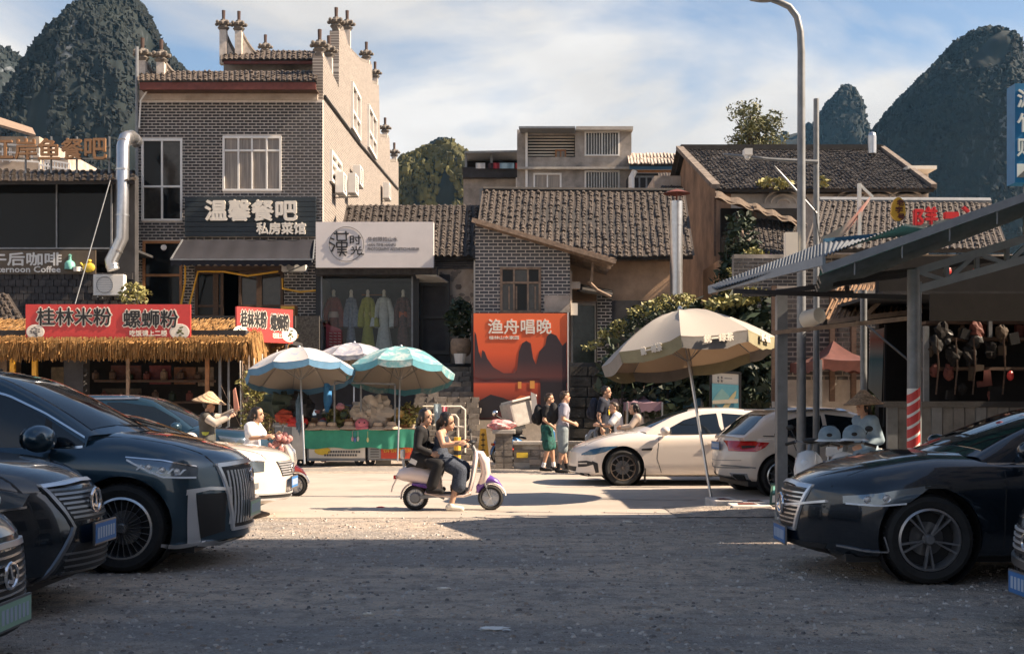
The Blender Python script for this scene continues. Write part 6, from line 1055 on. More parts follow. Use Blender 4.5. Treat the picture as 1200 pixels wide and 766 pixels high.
class Car:
    "lofted body: x runs back from the nose (0 .. -L), y half width, z up"
    def __init__(s, name, label, loc, rz, scale, spec, m_paint, cat='car'):
        s.t = thing(name, label, cat, loc, rz, None, scale); s.p = spec; p = spec; L = p['L']; s.m = m_paint
        s.zt, s.zs, s.zb, s.w = pchip(p['zt']), pchip(p['zs']), pchip(p['zb']), pchip(p['w']); cf, cr = p.get('cf', .38), p.get('cr', .18)
        def warp(x, y, z, hw):
            k = max(0, 1 + x / 1.1) ** 1.5; r_ = max(0, 1 - (x + L) / .8) ** 1.5; q = min(1, abs(y) / hw) ** 2.2
            lean = p.get('lean', .10) * max(0, 1 + x / .6) * ((z - p.get('zn', .55)) / .4) ** 2 * (1 if z > p.get('zn', .55) else .7); rl = p.get('rlean', .12) * max(0, 1 - (x + L) / .6) * ((z - .62) / .4) ** 2
            return V((x - cf * k * q + cr * r_ * q - lean + rl, y, z))
        s.warp = warp
        def sect(x):
            w, zb, zs, zt = s.w(x), s.zb(x), s.zs(x), s.zt(x); h = zs - zb
            return [(0, zb), (.5 * w, zb), (.82 * w, zb), (.955 * w, zb + .035), (.985 * w, zb + .14 * h), (w, zb + .36 * h), (.995 * w, zb + .58 * h), (1.0 * w, zb + .76 * h), (.985 * w, zb + .9 * h), (.945 * w, zs), (.86 * w, zs + (zt - zs) * .45 + .012), (.6 * w, zs + (zt - zs) * .88 + .01), (.3 * w, zt), (0, zt)]
        xs = [0, -.04, -.1, -.18, -.28, -.4, -.55, -.72, -.9, -1.1, -1.35] + [-1.35 - (L - 2.25) * i / 9 for i in range(1, 9)] + [-L + q for q in (.9, .65, .45, .3, .18, .1, .04, 0)]; b = MB(); n = 14; rows = []
        for x in xs:
            w = s.w(x); sc = sect(x); full = [(-y, z) for y, z in sc] + [(y, z) for y, z in sc[::-1][1:-1]]; rows.append([warp(x, y, z, w) for y, z in full])
        m = len(rows[0]); b.add([q for r_ in rows for q in r_], [(i * m + k, i * m + (k + 1) % m, (i + 1) * m + (k + 1) % m, (i + 1) * m + k) for i in range(len(rows) - 1) for k in range(m)])
        for x in (0, -L):
            sc = sect(x); w = s.w(x); b.grid(lambda u, v: (lambda q: warp(x, q[0] * (2 * u - 1), q[1], w))((lambda f, i: (sc[i][0] * (1 - f) + sc[min(13, i + 1)][0] * f, sc[i][1] * (1 - f) + sc[min(13, i + 1)][1] * f))(v * 13 - int(v * 13 + 1e-9), int(v * 13 + 1e-9))), 12, 13)
        o = b.put('body_tmp', m_paint, None, smooth=True); me0 = o.data; bm = bmesh.new(); bm.from_mesh(me0); bmesh.ops.remove_doubles(bm, verts=bm.verts, dist=2e-3); bmesh.ops.dissolve_degenerate(bm, dist=1e-4, edges=bm.edges); bmesh.ops.recalc_face_normals(bm, faces=bm.faces); bm.to_mesh(me0); bm.free()
        s.bvh = BVHTree.FromPolygons([v.co.copy() for v in me0.vertices], [list(f.vertices) for f in me0.polygons])
        R_ = p['r']; cut = MB()
        for ax in p['ax']:
            for e in (-1, 1): cut.lathe([(0, 0), (R_ + .055, 0), (R_ + .055, .42), (0, .42)], (ax, e * (s.w(ax) - .30), R_ + .012), 36, RX(-90 if e > 0 else 90))
        c = cut.put('cut_tmp', m_black, None); bo = o.modifiers.new('b', 'BOOLEAN'); bo.object = c; bo.operation = 'DIFFERENCE'; bo.solver = 'EXACT'
        me = bake(o, 'body', [m_paint]); bpy.data.objects.remove(c); me.polygons.foreach_set('use_smooth', [True] * len(me.polygons)); me.set_sharp_from_angle(angle=R(38)); s.body = mesh_obj('body', me, s.t)
        for ax in p['ax']:
            for e in (-1, 1):
                b = MB(); b.lathe([(R_ + .05, 0), (R_ + .05, .27), (0, .27)], (ax, e * (s.w(ax) - .02), R_ + .012), 28, RX(90 if e > 0 else -90)); b.put('wheel_well', m_black, s.t, world=False)
                wheel(s.t, V((ax, e * (s.w(ax) - p.get('inset', .035)), R_)), R_, e, *p['spk'])
        # greenhouse
        if 'zr' in p:
            s.zr, s.wr, wb = pchip(p['zr']), p['wr'], p.get('wb', .93); g0, g1 = p['zr'][0][0], p['zr'][-1][0]; b = MB(); xs = [g0 + (g1 - g0) * (i / 40) for i in range(41)]; rows = []; cg = p.get('cg', .30)
            for x in xs:
                w = s.w(x) * wb; zb = s.zs(x) - .03; zr = s.zr(x); h = max(.02, zr - zb); tt = min(1, h / (p['zmax'] - zb)); wr = w + (s.wr - w) * tt; e = max(0, (x - (g0 - 1.2)) / 1.2); f = max(0, 1 - (x - g1) / .7)
                sc = [(w, zb), (w + (wr - w) * .33, zb + h * .33), (w + (wr - w) * .68, zb + h * .66), (wr, zb + h * .885), (wr * .955, zb + h * .955), (wr * .80, zb + h * .99), (wr * .45, zr + .01), (0, zr + .015)]
                full = [(-y, z) for y, z in sc] + [(y, z) for y, z in sc[::-1][1:]]; rows.append([V((x - cg * e * (abs(y) / w) ** 2 + .12 * f * (abs(y) / w) ** 2, y, z)) for y, z in full])
            m = len(rows[0]); b.add([q for r_ in rows for q in r_], [(i * m + k, i * m + k + 1, (i + 1) * m + k + 1, (i + 1) * m + k) for i in range(len(rows) - 1) for k in range(m - 1)]); b.add(rows[-1], [tuple(range(m))]); b.add(rows[0], [tuple(range(m))])
            o = b.put('cabin', m_paint, s.t, smooth=50, world=False); s.gvh = BVHTree.FromPolygons([v.co.copy() for v in o.data.vertices], [list(f.vertices) for f in o.data.polygons])
    def decal(s, name, m, top, bot, axis='R', on='body', nu=12, nv=4, off=.006, parent=None, rim=.012, skirt=True):
        "panel following the bodywork between two outlines; axis R/L/F/B/T or an angle in degrees in plan"
        D = {'R': (V((0, -3, 0)), V((1, 0, 0)), V((0, 0, 1)), V((0, 1, 0))), 'L': (V((0, 3, 0)), V((1, 0, 0)), V((0, 0, 1)), V((0, -1, 0))), 'F': (V((3, 0, 0)), V((0, 1, 0)), V((0, 0, 1)), V((-1, 0, 0))), 'B': (V((-9, 0, 0)), V((0, 1, 0)), V((0, 0, 1)), V((1, 0, 0))), 'T': (V((0, 0, 4)), V((1, 0, 0)), V((0, 1, 0)), V((0, 0, -1)))}
        o, ux, uy, d = D[axis]; bv = s.bvh if on == 'body' else s.gvh
        def at(pl, u):
            n = len(pl) - 1; i = min(n - 1, int(u * n)); f = u * n - i; return (pl[i][0] * (1 - f) + pl[i + 1][0] * f, pl[i][1] * (1 - f) + pl[i + 1][1] * f)
        b = MB(); vs = []; ok = []
        for j in range(nv + 1):
            for i in range(nu + 1):
                a, c = at(top, i / nu), at(bot, i / nu); x, y = a[0] + (c[0] - a[0]) * j / nv, a[1] + (c[1] - a[1]) * j / nv; h, nn, _, _ = bv.ray_cast(o + ux * x + uy * y, d)
                if h is None: vs.append(V((0, 0, 0))); ok.append(0); continue
                if nn.dot(d) > 0: nn = -nn
                vs.append(h + nn * off); ok.append(1)
        w = nu + 1; fs = [q for q in [(j * w + i, j * w + i + 1, (j + 1) * w + i + 1, (j + 1) * w + i) for j in range(nv) for i in range(nu)] if all(ok[k] for k in q)]
        if not fs: print('decal missed', s.t.name, name); return None
        if skirt:
            ed = {}
            for q in fs:
                for k in range(4): e = (q[k], q[(k + 1) % 4]); ed[e] = 1
            base = len(vs); bd = [e for e in ed if (e[1], e[0]) not in ed]; mp = {}
            for e in bd:
                for k in e:
                    if k not in mp: mp[k] = len(vs); vs.append(vs[k] + d * (off + rim))
            fs += [(e[1], e[0], mp[e[0]], mp[e[1]]) for e in bd]
        b.add(vs, fs); return b.put(name, m, parent or s.t, smooth=35, world=False)
    def both(s, name, m, top, bot, **k):
        for a in 'RL': s.decal(name, m, top, bot, axis=a, **k)
    def line(s, name, m, pts, w=.02, axis='R', **k):
        return s.decal(name, m, [(x, z + w / 2) for x, z in pts], [(x, z - w / 2) for x, z in pts], axis=axis, nu=max(14, 5 * len(pts)), nv=1, **k)
    def vline(s, name, m, pts, w=.012, axis='R', **k): return s.decal(name, m, [(x - w / 2, z) for x, z in pts], [(x + w / 2, z) for x, z in pts], axis=axis, nu=16, nv=1, **k)
    def bars(s, name, m, y0, y1, z0, z1, n, w, axis='F', vert=False, off=.014, shape=None):
        for k in range(n):
            f = (k + .5) / n
            if vert: y = y0 + (y1 - y0) * f; s.decal(name, m, [(y - w / 2, z1), (y + w / 2, z1)], [(y - w / 2, z0), (y + w / 2, z0)], axis=axis, nu=1, nv=5, off=off)
            else:
                z = z0 + (z1 - z0) * f; a, c = shape(z) if shape else (y0, y1); s.decal(name, m, [(a, z + w / 2), (c, z + w / 2)], [(a, z - w / 2), (c, z - w / 2)], axis=axis, nu=10, nv=1, off=off)
    def plate(s, m, z, axis='F', y=0, w=.44, h=.14, x=None):
        o, d = ((V((3, y, z)), V((-1, 0, 0))) if axis == 'F' else (V((-9, y, z)), V((1, 0, 0)))); hit = s.bvh.ray_cast(o, d)[0]; e = 1 if axis == 'F' else -1; b = MB(); c = hit + V((e * .04, 0, 0)); b.box(c, (.02, w, h)); pl = b.put('number_plate', m, s.t, world=False)
        b = MB(); b.box(c + V((-.001, 0, 0)), (.016, w + .025, h + .025)); b.put('plate_frame', m_dalloy, s.t, world=False); b = MB()
        for k in range(7): b.box(c + V((e * .0108, -e * (k - 3) * w * .125, 0)), (.003, w * .075, h * .58))
        b.put('print_mark', m_plm, pl, world=False, kind='stuff')
    def badge(s, z, axis='F', r=.075, m=None):
        o, d = ((V((3, 0, z)), V((-1, 0, 0))) if axis == 'F' else (V((-9, 0, z)), V((1, 0, 0)))); hit = s.bvh.ray_cast(o, d)[0]; e = 1 if axis == 'F' else -1; b = MB(); b.tube([hit + V((e * .03, r * 1.15 * cos(a), r * sin(a))) for a in [2 * pi * k / 20 for k in range(21)]], r * .16, 6); b.bar(hit + V((e * .03, -e * r * .3, r * .75)), hit + V((e * .03, e * r * .25, -r * .6)), r * .2, .02); b.bar(hit + V((e * .031, e * r * .2, -r * .55)), hit + V((e * .031, -e * r * .75, -r * .35)), r * .2, .02); b.put('badge', m or m_chrome, s.t, smooth=True, world=False)
    def mirror(s, x, z, y, m=None, sides=(-1, 1), sc=1.):
        for e in sides:
            b = MB(); b.ell((x, e * (y + .13 * sc), z + .02), (.10 * sc, .13 * sc, .085 * sc), 16, 10); b.v = [(min(q[0], x + .13), q[1], q[2]) for q in b.v]; b.bar((x + .02, e * (y - .05), z - .06), (x, e * (y + .08 * sc), z - .02), .05, .05); o = b.put('mirror', m or s.m, s.t, smooth=True, world=False); b = MB(); b.ell((x - .075 * sc, e * (y + .13 * sc), z + .02), (.03, .105 * sc, .065 * sc), 12, 8); b.put('mirror_glass', m_cglass, o, smooth=True, world=False)
    def handle(s, x, z, sides=(-1, 1), m=None):
        for e in sides:
            h = s.bvh.ray_cast(V((x, e * 3, z)), V((0, -e, 0)))[0]
            if h: b = MB(); b.bar(h + V((-.1, e * .02, 0)), h + V((.1, e * .02, 0)), .025, .03); b.put('door_handle', m or s.m, s.t, world=False, bevel=.006)
    def lamps(s, pts, r=.036):
        for x, z in pts:
            for e in (-1, 1):
                h = s.bvh.ray_cast(V((x, e * 3, z)), V((0, -e, 0)))[0]
                if h: b = MB(); b.lathe([(0, .012), (r * .55, .010), (r * .7, 0), (r, .004), (r * 1.05, -.02)], h + V((0, e * .012, 0)), 16, RX(90 if e < 0 else -90)); b.put('lamp_projector', m_bright, s.t, smooth=True, world=False)
    def hood_seam(s, y=.62):
        for e in (-1, 1): s.decal('bonnet_seam', m_black, [(-.22, e * y * .93), (-.7, e * y * 1.03), (-1.25, e * y * 1.12)], [(-.22, e * (y * .93 + .012)), (-.7, e * (y * 1.03 + .012)), (-1.25, e * (y * 1.12 + .012))], axis='T', nu=16, nv=1, off=.002)
    def underside(s): 
        L = s.p['L']; w = s.w(-L / 2); b = MB(); b.bb(-L + .35, -.35, -w * .82, w * .82, .17, s.zb(-L / 2) + .03); b.put('underbody', m_black, s.t, world=False)
def spec(L, Wh, zb, hood, belt, tail, roof, ax, r, spk, **k):
    "standard proportions; hood = [(x, z)] centreline heights, belt = shoulder heights"
    d = dict(L=L, w=[(0, Wh * .86), (-.12, Wh * .93), (-.45, Wh * .985), (-1.0, Wh), (-L + 1.0, Wh), (-L + .4, Wh * .965), (-L + .1, Wh * .91), (-L, Wh * .86)], zb=[(0, zb + .06), (-.2, zb), (-L + .3, zb + .02), (-L, zb + .10)], zt=hood + tail, zs=belt, zr=roof, ax=ax, r=r, spk=spk, zmax=max(q[1] for q in roof)); d.update(k); return d
# --- dark people carrier
pm = spec(5.1, .95, .20, [(0, .99), (-.1, 1.06), (-.35, 1.13), (-.8, 1.22), (-1.15, 1.27)], [(0, .93), (-.12, .99), (-.5, 1.05), (-1.1, 1.10), (-2, 1.12), (-4.2, 1.16), (-5.1, 1.1)], [(-2, 1.2), (-4.8, 1.22), (-5.1, 1.12)], [(-1.02, 1.25), (-1.35, 1.42), (-1.8, 1.63), (-2.2, 1.78), (-2.6, 1.845), (-3.5, 1.86), (-4.6, 1.80), (-4.95, 1.55), (-5.08, 1.2)], [-.97, -4.0], .405, (25, m_alloy), wr=.70, zn=.6, lean=.07, cf=.34)
c = Car('people_carrier', 'big dark people carrier with tall slatted chrome grille parked in shade', (-2.55, 11.68, 0), 0, 1.0, pm, m_carsky); MPV = c; c.underside()
c.both('side_window', m_cglass, [(-1.32, 1.17), (-1.72, 1.42), (-2.02, 1.58), (-2.25, 1.66), (-2.48, 1.70)], [(-1.32, 1.155), (-1.6, 1.13), (-1.9, 1.13), (-2.2, 1.13), (-2.48, 1.13)], on='cabin'); c.both('side_window', m_cglass, [(-2.56, 1.70), (-3.6, 1.72)], [(-2.56, 1.13), (-3.6, 1.15)], on='cabin'); c.both('side_window', m_cglass, [(-3.68, 1.72), (-4.6, 1.66)], [(-3.68, 1.15), (-4.75, 1.2)], on='cabin'); c.both('quarter_light', m_black, [(-1.63, 1.36), (-1.69, 1.40)], [(-1.63, 1.13), (-1.70, 1.13)], on='cabin', off=.01)
c.decal('windscreen', m_cglass, [(-2.22, -.60), (-2.30, 0), (-2.22, .60)], [(-1.30, -.74), (-1.08, 0), (-1.30, .74)], axis='T', on='cabin', nu=14, nv=12)
for a in 'RL': c.line('window_trim', m_chrome, [(-1.22, 1.15), (-1.6, 1.112), (-3.4, 1.12), (-4.7, 1.17)], .022, a, on='cabin', off=.01); c.line('roof_trim', m_chrome, [(-1.25, 1.18), (-1.7, 1.44), (-2.05, 1.60), (-2.45, 1.70), (-3.6, 1.72)], .02, a, on='cabin', off=.01)
gs = lambda z: (-.50 + .10 * (.95 - z), .50 - .10 * (.95 - z)); c.decal('grille', m_black, [(-.52, .93), (.52, .93)], [(-.38, .36), (.38, .36)], axis='F', nu=12, nv=10, off=.004); c.bars('grille_slat', m_bright, -.47, .47, .40, .90, 17, .016, vert=True, off=.012)
c.line('grille_trim', m_bright, [(-.55, .95), (-.2, .965), (.2, .965), (.55, .95)], .035, 'F', off=.02); c.line('grille_trim', m_bright, [(-.40, .35), (.40, .35)], .03, 'F', off=.02)
for e in (-1, 1): c.decal('grille_trim', m_bright, [(e * .53, .95), (e * .56, .95)], [(e * .385, .35), (e * .415, .35)], axis='F', nu=2, nv=8, off=.02)
for a in 'RL':
    c.decal('headlight', m_lens, [(-.33, .945), (-.5, .99), (-.72, 1.02), (-.92, 1.035)], [(-.33, .86), (-.5, .865), (-.72, .90), (-.92, 1.02)], axis=a, nu=14, nv=4); c.line('headlight_strip', m_led, [(-.34, .855), (-.6, .868), (-.92, 1.02)], .016, a, off=.012); c.line('headlight_trim', m_chrome, [(-.34, .955), (-.6, 1.015), (-.93, 1.045)], .012, a, off=.012)
    for k in range(5): c.vline('lamp_element', m_led, [(-.42 - k * .09, .93 + k * .012), (-.46 - k * .09, .885 + k * .012)], .02, a, off=.012)
    c.decal('fog_trim', m_bright, [(-.10, .745), (-.24, .765), (-.40, .75)], [(-.10, .715), (-.24, .735), (-.40, .70)], axis=a, nu=8, nv=2, off=.014); c.decal('fog_trim', m_bright, [(-.34, .74), (-.39, .735)], [(-.31, .25), (-.40, .26)], axis=a, nu=2, nv=10, off=.014); c.decal('air_curtain', m_black, [(-.12, .70), (-.325, .70)], [(-.14, .34), (-.305, .30)], axis=a, nu=4, nv=6, off=.005); c.line('bumper_trim', m_bright, [(-.28, .26), (-.5, .24), (-.66, .26)], .03, a, off=.014); c.vline('door_seam', m_black, [(-1.62, 1.08), (-1.60, .6), (-1.72, .3)], .014, a, off=.002); c.vline('door_seam', m_black, [(-2.6, 1.08), (-2.6, .3)], .014, a, off=.002)
c.line('bumper_trim', m_bright, [(-.72, .25), (-.3, .23), (.3, .23), (.72, .25)], .035, 'F', off=.02); c.plate(m_plg, .52); c.badge(.84, r=.06); c.lamps([(-.48, .915), (-.60, .93), (-.72, .955)], .03); c.hood_seam(); c.mirror(-1.62, 1.20, .96, sc=1.45); c.handle(-2.4, .98); c.handle(-2.8, .98)
b = MB(); b.bar((-1.3, -.5, 1.33), (-1.05, .1, 1.31), .02, .015); b.bar((-1.3, .1, 1.40), (-1.02, .6, 1.28), .02, .015); b.put('wiper', m_black, c.t, world=False)
b = MB(); b.bb(-2.5, -2.36, -.28, -.16, 1.84, 1.86); b.put('roof_box', m_black, c.t, world=False)
# --- dark crossover on the left
pl_ = spec(4.8, .93, .24, [(0, .90), (-.08, .97), (-.3, 1.04), (-.8, 1.11), (-1.2, 1.14)], [(0, .80), (-.15, .87), (-.5, .95), (-1.2, 1.0), (-4.4, 1.02), (-4.8, .98)], [(-2, 1.1), (-4.4, 1.1), (-4.8, 1.0)], [(-1.15, 1.12), (-1.7, 1.42), (-2.1, 1.6), (-2.6, 1.66), (-3.6, 1.65), (-4.4, 1.5), (-4.75, 1.05)], [-.95, -3.75], .37, (10, m_alloy), wr=.62, cf=.42, lean=.12, zn=.5)
c = Car('crossover_car', 'black crossover car with spindle grille and blue plate in front of people carrier', (-3.12, 9.05, 0), 0, 1.02, pl_, m_carblack); c.underside()
sh = lambda z: ((-.40, .40) if z > .74 else (-.34, .34)); c.decal('grille', m_black, [(-.43, .88), (.43, .88)], [(-.31, .66), (.31, .66)], axis='F', nu=10, nv=5, off=.004); c.decal('lower_grille', m_black, [(-.31, .50), (.31, .50)], [(-.52, .26), (.52, .26)], axis='F', nu=10, nv=5, off=.004); c.bars('grille_slat', m_dalloy, 0, 0, .67, .87, 6, .016, off=.014, shape=lambda z: (-.31 - (z - .66) * .5, .31 + (z - .66) * .5)); c.bars('grille_slat', m_dalloy, 0, 0, .28, .46, 4, .014, off=.012, shape=lambda z: (-.42, .42))
for e in (-1, 1): c.decal('grille_trim', m_dalloy, [(e * .44, .905), (e * .475, .905)], [(e * .32, .62), (e * .345, .62)], axis='F', nu=2, nv=6, off=.018); c.decal('grille_trim', m_dalloy, [(e * .32, .62), (e * .345, .62)], [(e * .55, .25), (e * .58, .25)], axis='F', nu=2, nv=8, off=.018)
c.line('grille_trim', m_bright, [(-.46, .91), (0, .93), (.46, .91)], .022, 'F', off=.018); c.lamps([(-.46, .85), (-.62, .87)], .045); c.hood_seam(); c.badge(.79, r=.085); c.plate(m_plb, .56); c.line('bumper_lip', m_dalloy, [(-.8, .27), (-.3, .22), (.3, .22), (.8, .27)], .06, 'F', off=.03)
for a in 'RL': c.decal('headlight', m_lens, [(-.30, .87), (-.5, .92), (-.75, .965), (-.95, .97)], [(-.32, .79), (-.5, .775), (-.7, .80), (-.95, .94)], axis=a, nu=12, nv=4); c.line('headlight_strip', m_chrome, [(-.30, .785), (-.5, .765), (-.72, .79)], .016, a, off=.012); c.decal('lamp_element', m_led, [(-.58, .90), (-.70, .92)], [(-.58, .83), (-.70, .84)], axis=a, nu=4, nv=3, off=.012); c.both('lip', m_dalloy, [(-.30, .30), (-.62, .29)], [(-.30, .25), (-.62, .25)], nu=6, nv=1, off=.02) if a == 'R' else 0
c.both('side_window', m_cglass, [(-1.5, 1.2), (-2.0, 1.48), (-2.6, 1.54), (-3.6, 1.5)], [(-1.5, 1.03), (-2.0, 1.03), (-2.6, 1.03), (-3.9, 1.06)], on='cabin'); c.decal('windscreen', m_cglass, [(-2.1, -.52), (-2.18, 0), (-2.1, .52)], [(-1.4, -.70), (-1.2, 0), (-1.4, .70)], axis='T', on='cabin', nu=12, nv=10); c.mirror(-1.6, 1.08, .93)
# --- dark car with green plate, bottom left corner
pn = spec(4.7, .92, .18, [(0, .78), (-.08, .86), (-.3, .93), (-.8, 1.0), (-1.2, 1.04)], [(0, .72), (-.15, .79), (-.5, .85), (-1.2, .92), (-4.2, .97), (-4.7, .95)], [(-2, 1.0), (-4.3, 1.0), (-4.7, .95)], [(-1.2, 1.02), (-2, 1.40), (-2.6, 1.46), (-3.6, 1.42), (-4.6, 1.0)], [-.9, -3.7], .35, (10, m_alloy), wr=.56, cf=.30, lean=.06, zn=.45)
c = Car('saloon_car', 'dark car nose with broad slatted grille and green plate at corner', (-2.84, 6.72, 0), 0, 1.0, pn, m_carsky); c.underside(); c.decal('grille', m_black, [(-.50, .70), (.50, .70)], [(-.62, .24), (.62, .24)], axis='F', nu=12, nv=8, off=.004); c.bars('grille_slat', m_alloy, 0, 0, .27, .69, 10, .014, off=.014, shape=lambda z: (-.52 - (.7 - z) * .2, .52 + (.7 - z) * .2)); c.line('grille_trim', m_bright, [(-.52, .72), (0, .735), (.52, .72)], .03, 'F', off=.02)
for e in (-1, 1): c.decal('grille_trim', m_dalloy, [(e * .52, .72), (e * .56, .72)], [(e * .62, .22), (e * .66, .22)], axis='F', nu=2, nv=6, off=.02)
c.badge(.57, r=.07); c.plate(m_plg, .36); c.line('bumper_lip', m_dalloy, [(-.75, .21), (0, .18), (.75, .21)], .05, 'F', off=.03); c.both('headlight', m_lens, [(-.22, .76), (-.7, .88)], [(-.24, .69), (-.7, .84)], nu=10, nv=3); c.decal('windscreen', m_cglass, [(-2.0, -.5), (-2.05, 0), (-2.0, .5)], [(-1.4, -.68), (-1.25, 0), (-1.4, .68)], axis='T', on='cabin', nu=10, nv=8)
# --- white crossover behind the people carrier
pw = spec(4.6, .92, .20, [(0, .80), (-.08, .86), (-.3, .91), (-.8, .97), (-1.2, 1.0)], [(0, .76), (-.15, .81), (-.5, .86), (-1.2, .91), (-4.2, .95), (-4.6, .93)], [(-2, .97), (-4.2, .98), (-4.6, .94)], [(-1.2, .99), (-1.8, 1.22), (-2.2, 1.34), (-2.7, 1.40), (-3.4, 1.38), (-4.1, 1.15), (-4.5, .98)], [-.9, -3.55], .36, (10, m_alloy), wr=.60, cf=.36, lean=.09, zn=.55)
c = Car('white_crossover', 'white crossover nose in sun behind the dark people carrier', (-2.98, 16.15, 0), 0, 1.0, pw, m_carwhite); c.underside(); c.decal('grille', m_black, [(-.44, .76), (.44, .76)], [(-.34, .56), (.34, .56)], axis='F', nu=10, nv=5, off=.004); c.bars('grille_slat', m_bright, 0, 0, .57, .76, 6, .018, off=.014, shape=lambda z: (-.33 - (z - .56) * .45, .33 + (z - .56) * .45)); c.plate(m_plb, .47); c.line('bumper_trim', m_bright, [(-.74, .35), (0, .33), (.74, .35)], .025, 'F', off=.02); c.line('bumper_trim', m_bright, [(-.74, .28), (0, .26), (.74, .28)], .025, 'F', off=.02); c.decal('lower_grille', m_black, [(-.7, .345), (.7, .345)], [(-.7, .27), (.7, .27)], axis='F', nu=12, nv=2, off=.008); c.badge(.66, r=.06); c.lamps([(-.42, .71), (-.56, .73)], .036); c.hood_seam()
for a in 'RL': c.decal('headlight', m_lens, [(-.24, .75), (-.45, .79), (-.75, .83), (-.95, .85)], [(-.24, .64), (-.45, .63), (-.75, .68), (-.95, .80)], axis=a, nu=12, nv=4); c.line('headlight_trim', m_chrome, [(-.24, .765), (-.6, .83), (-.97, .86)], .014, a, off=.012); c.decal('fog_trim', m_gsteel, [(-.30, .50), (-.75, .46)], [(-.30, .43), (-.70, .40)], axis=a, nu=8, nv=2, off=.012); c.decal('sill_trim', m_black, [(-.55, .30), (-4.1, .30)], [(-.55, .22), (-4.1, .22)], axis=a, nu=18, nv=1, off=.006); c.line('bumper_trim', m_bright, [(-.30, .33), (-.62, .32)], .025, a, off=.014)
c.both('side_window', m_cglass, [(-1.7, 1.08), (-2.2, 1.25), (-3.5, 1.28)], [(-1.6, .96), (-2.2, .96), (-3.8, .99)], on='cabin'); c.decal('windscreen', m_cglass, [(-2.15, -.50), (-2.22, 0), (-2.15, .50)], [(-1.42, -.70), (-1.26, 0), (-1.42, .70)], axis='T', on='cabin', nu=12, nv=10); c.mirror(-1.65, 1.0, .92)
# --- dark estate parked in front of the thatched shop
pe = spec(4.9, .93, .22, [(0, .9), (-.3, 1.0), (-.9, 1.06), (-1.2, 1.08)], [(0, .84), (-.5, .92), (-1.2, .98), (-4.5, 1.02), (-4.9, .98)], [(-2, 1.06), (-4.5, 1.08), (-4.9, 1.0)], [(-1.15, 1.06), (-1.75, 1.38), (-2.2, 1.58), (-2.7, 1.66), (-3.8, 1.66), (-4.5, 1.5), (-4.85, 1.05)], [-.92, -3.85], .36, (10, m_alloy), wr=.62)
c = Car('dark_estate', 'dark blue estate car parked before the thatched noodle shop', (X(326, 22.2), 22.2, 0), 0, 1.0, pe, m_carsky); c.underside(); c.both('side_window', m_cglass, [(-1.62, 1.2), (-2.1, 1.45), (-2.7, 1.53), (-2.95, 1.53)], [(-1.62, 1.02), (-2.1, 1.02), (-2.7, 1.02), (-2.95, 1.02)], on='cabin'); c.both('side_window', m_cglass, [(-3.03, 1.53), (-3.9, 1.52), (-4.4, 1.40)], [(-3.03, 1.02), (-3.9, 1.04), (-4.55, 1.1)], on='cabin'); c.decal('windscreen', m_cglass, [(-2.15, -.54), (-2.22, 0), (-2.15, .54)], [(-1.4, -.72), (-1.22, 0), (-1.4, .72)], axis='T', on='cabin'); c.both('headlight', m_lens, [(-.3, .86), (-.9, .94)], [(-.3, .76), (-.85, .86)], nu=8, nv=3); c.mirror(-1.6, 1.08, .93); c.handle(-2.6, .9); c.handle(-3.6, .92)
for a in 'RL': c.line('window_trim', m_chrome, [(-1.5, 1.0), (-4.5, 1.05)], .018, a, on='cabin', off=.01); c.line('roof_rail', m_alloy, [(-2.4, 1.60), (-4.3, 1.58)], .03, a, on='cabin', off=.02)
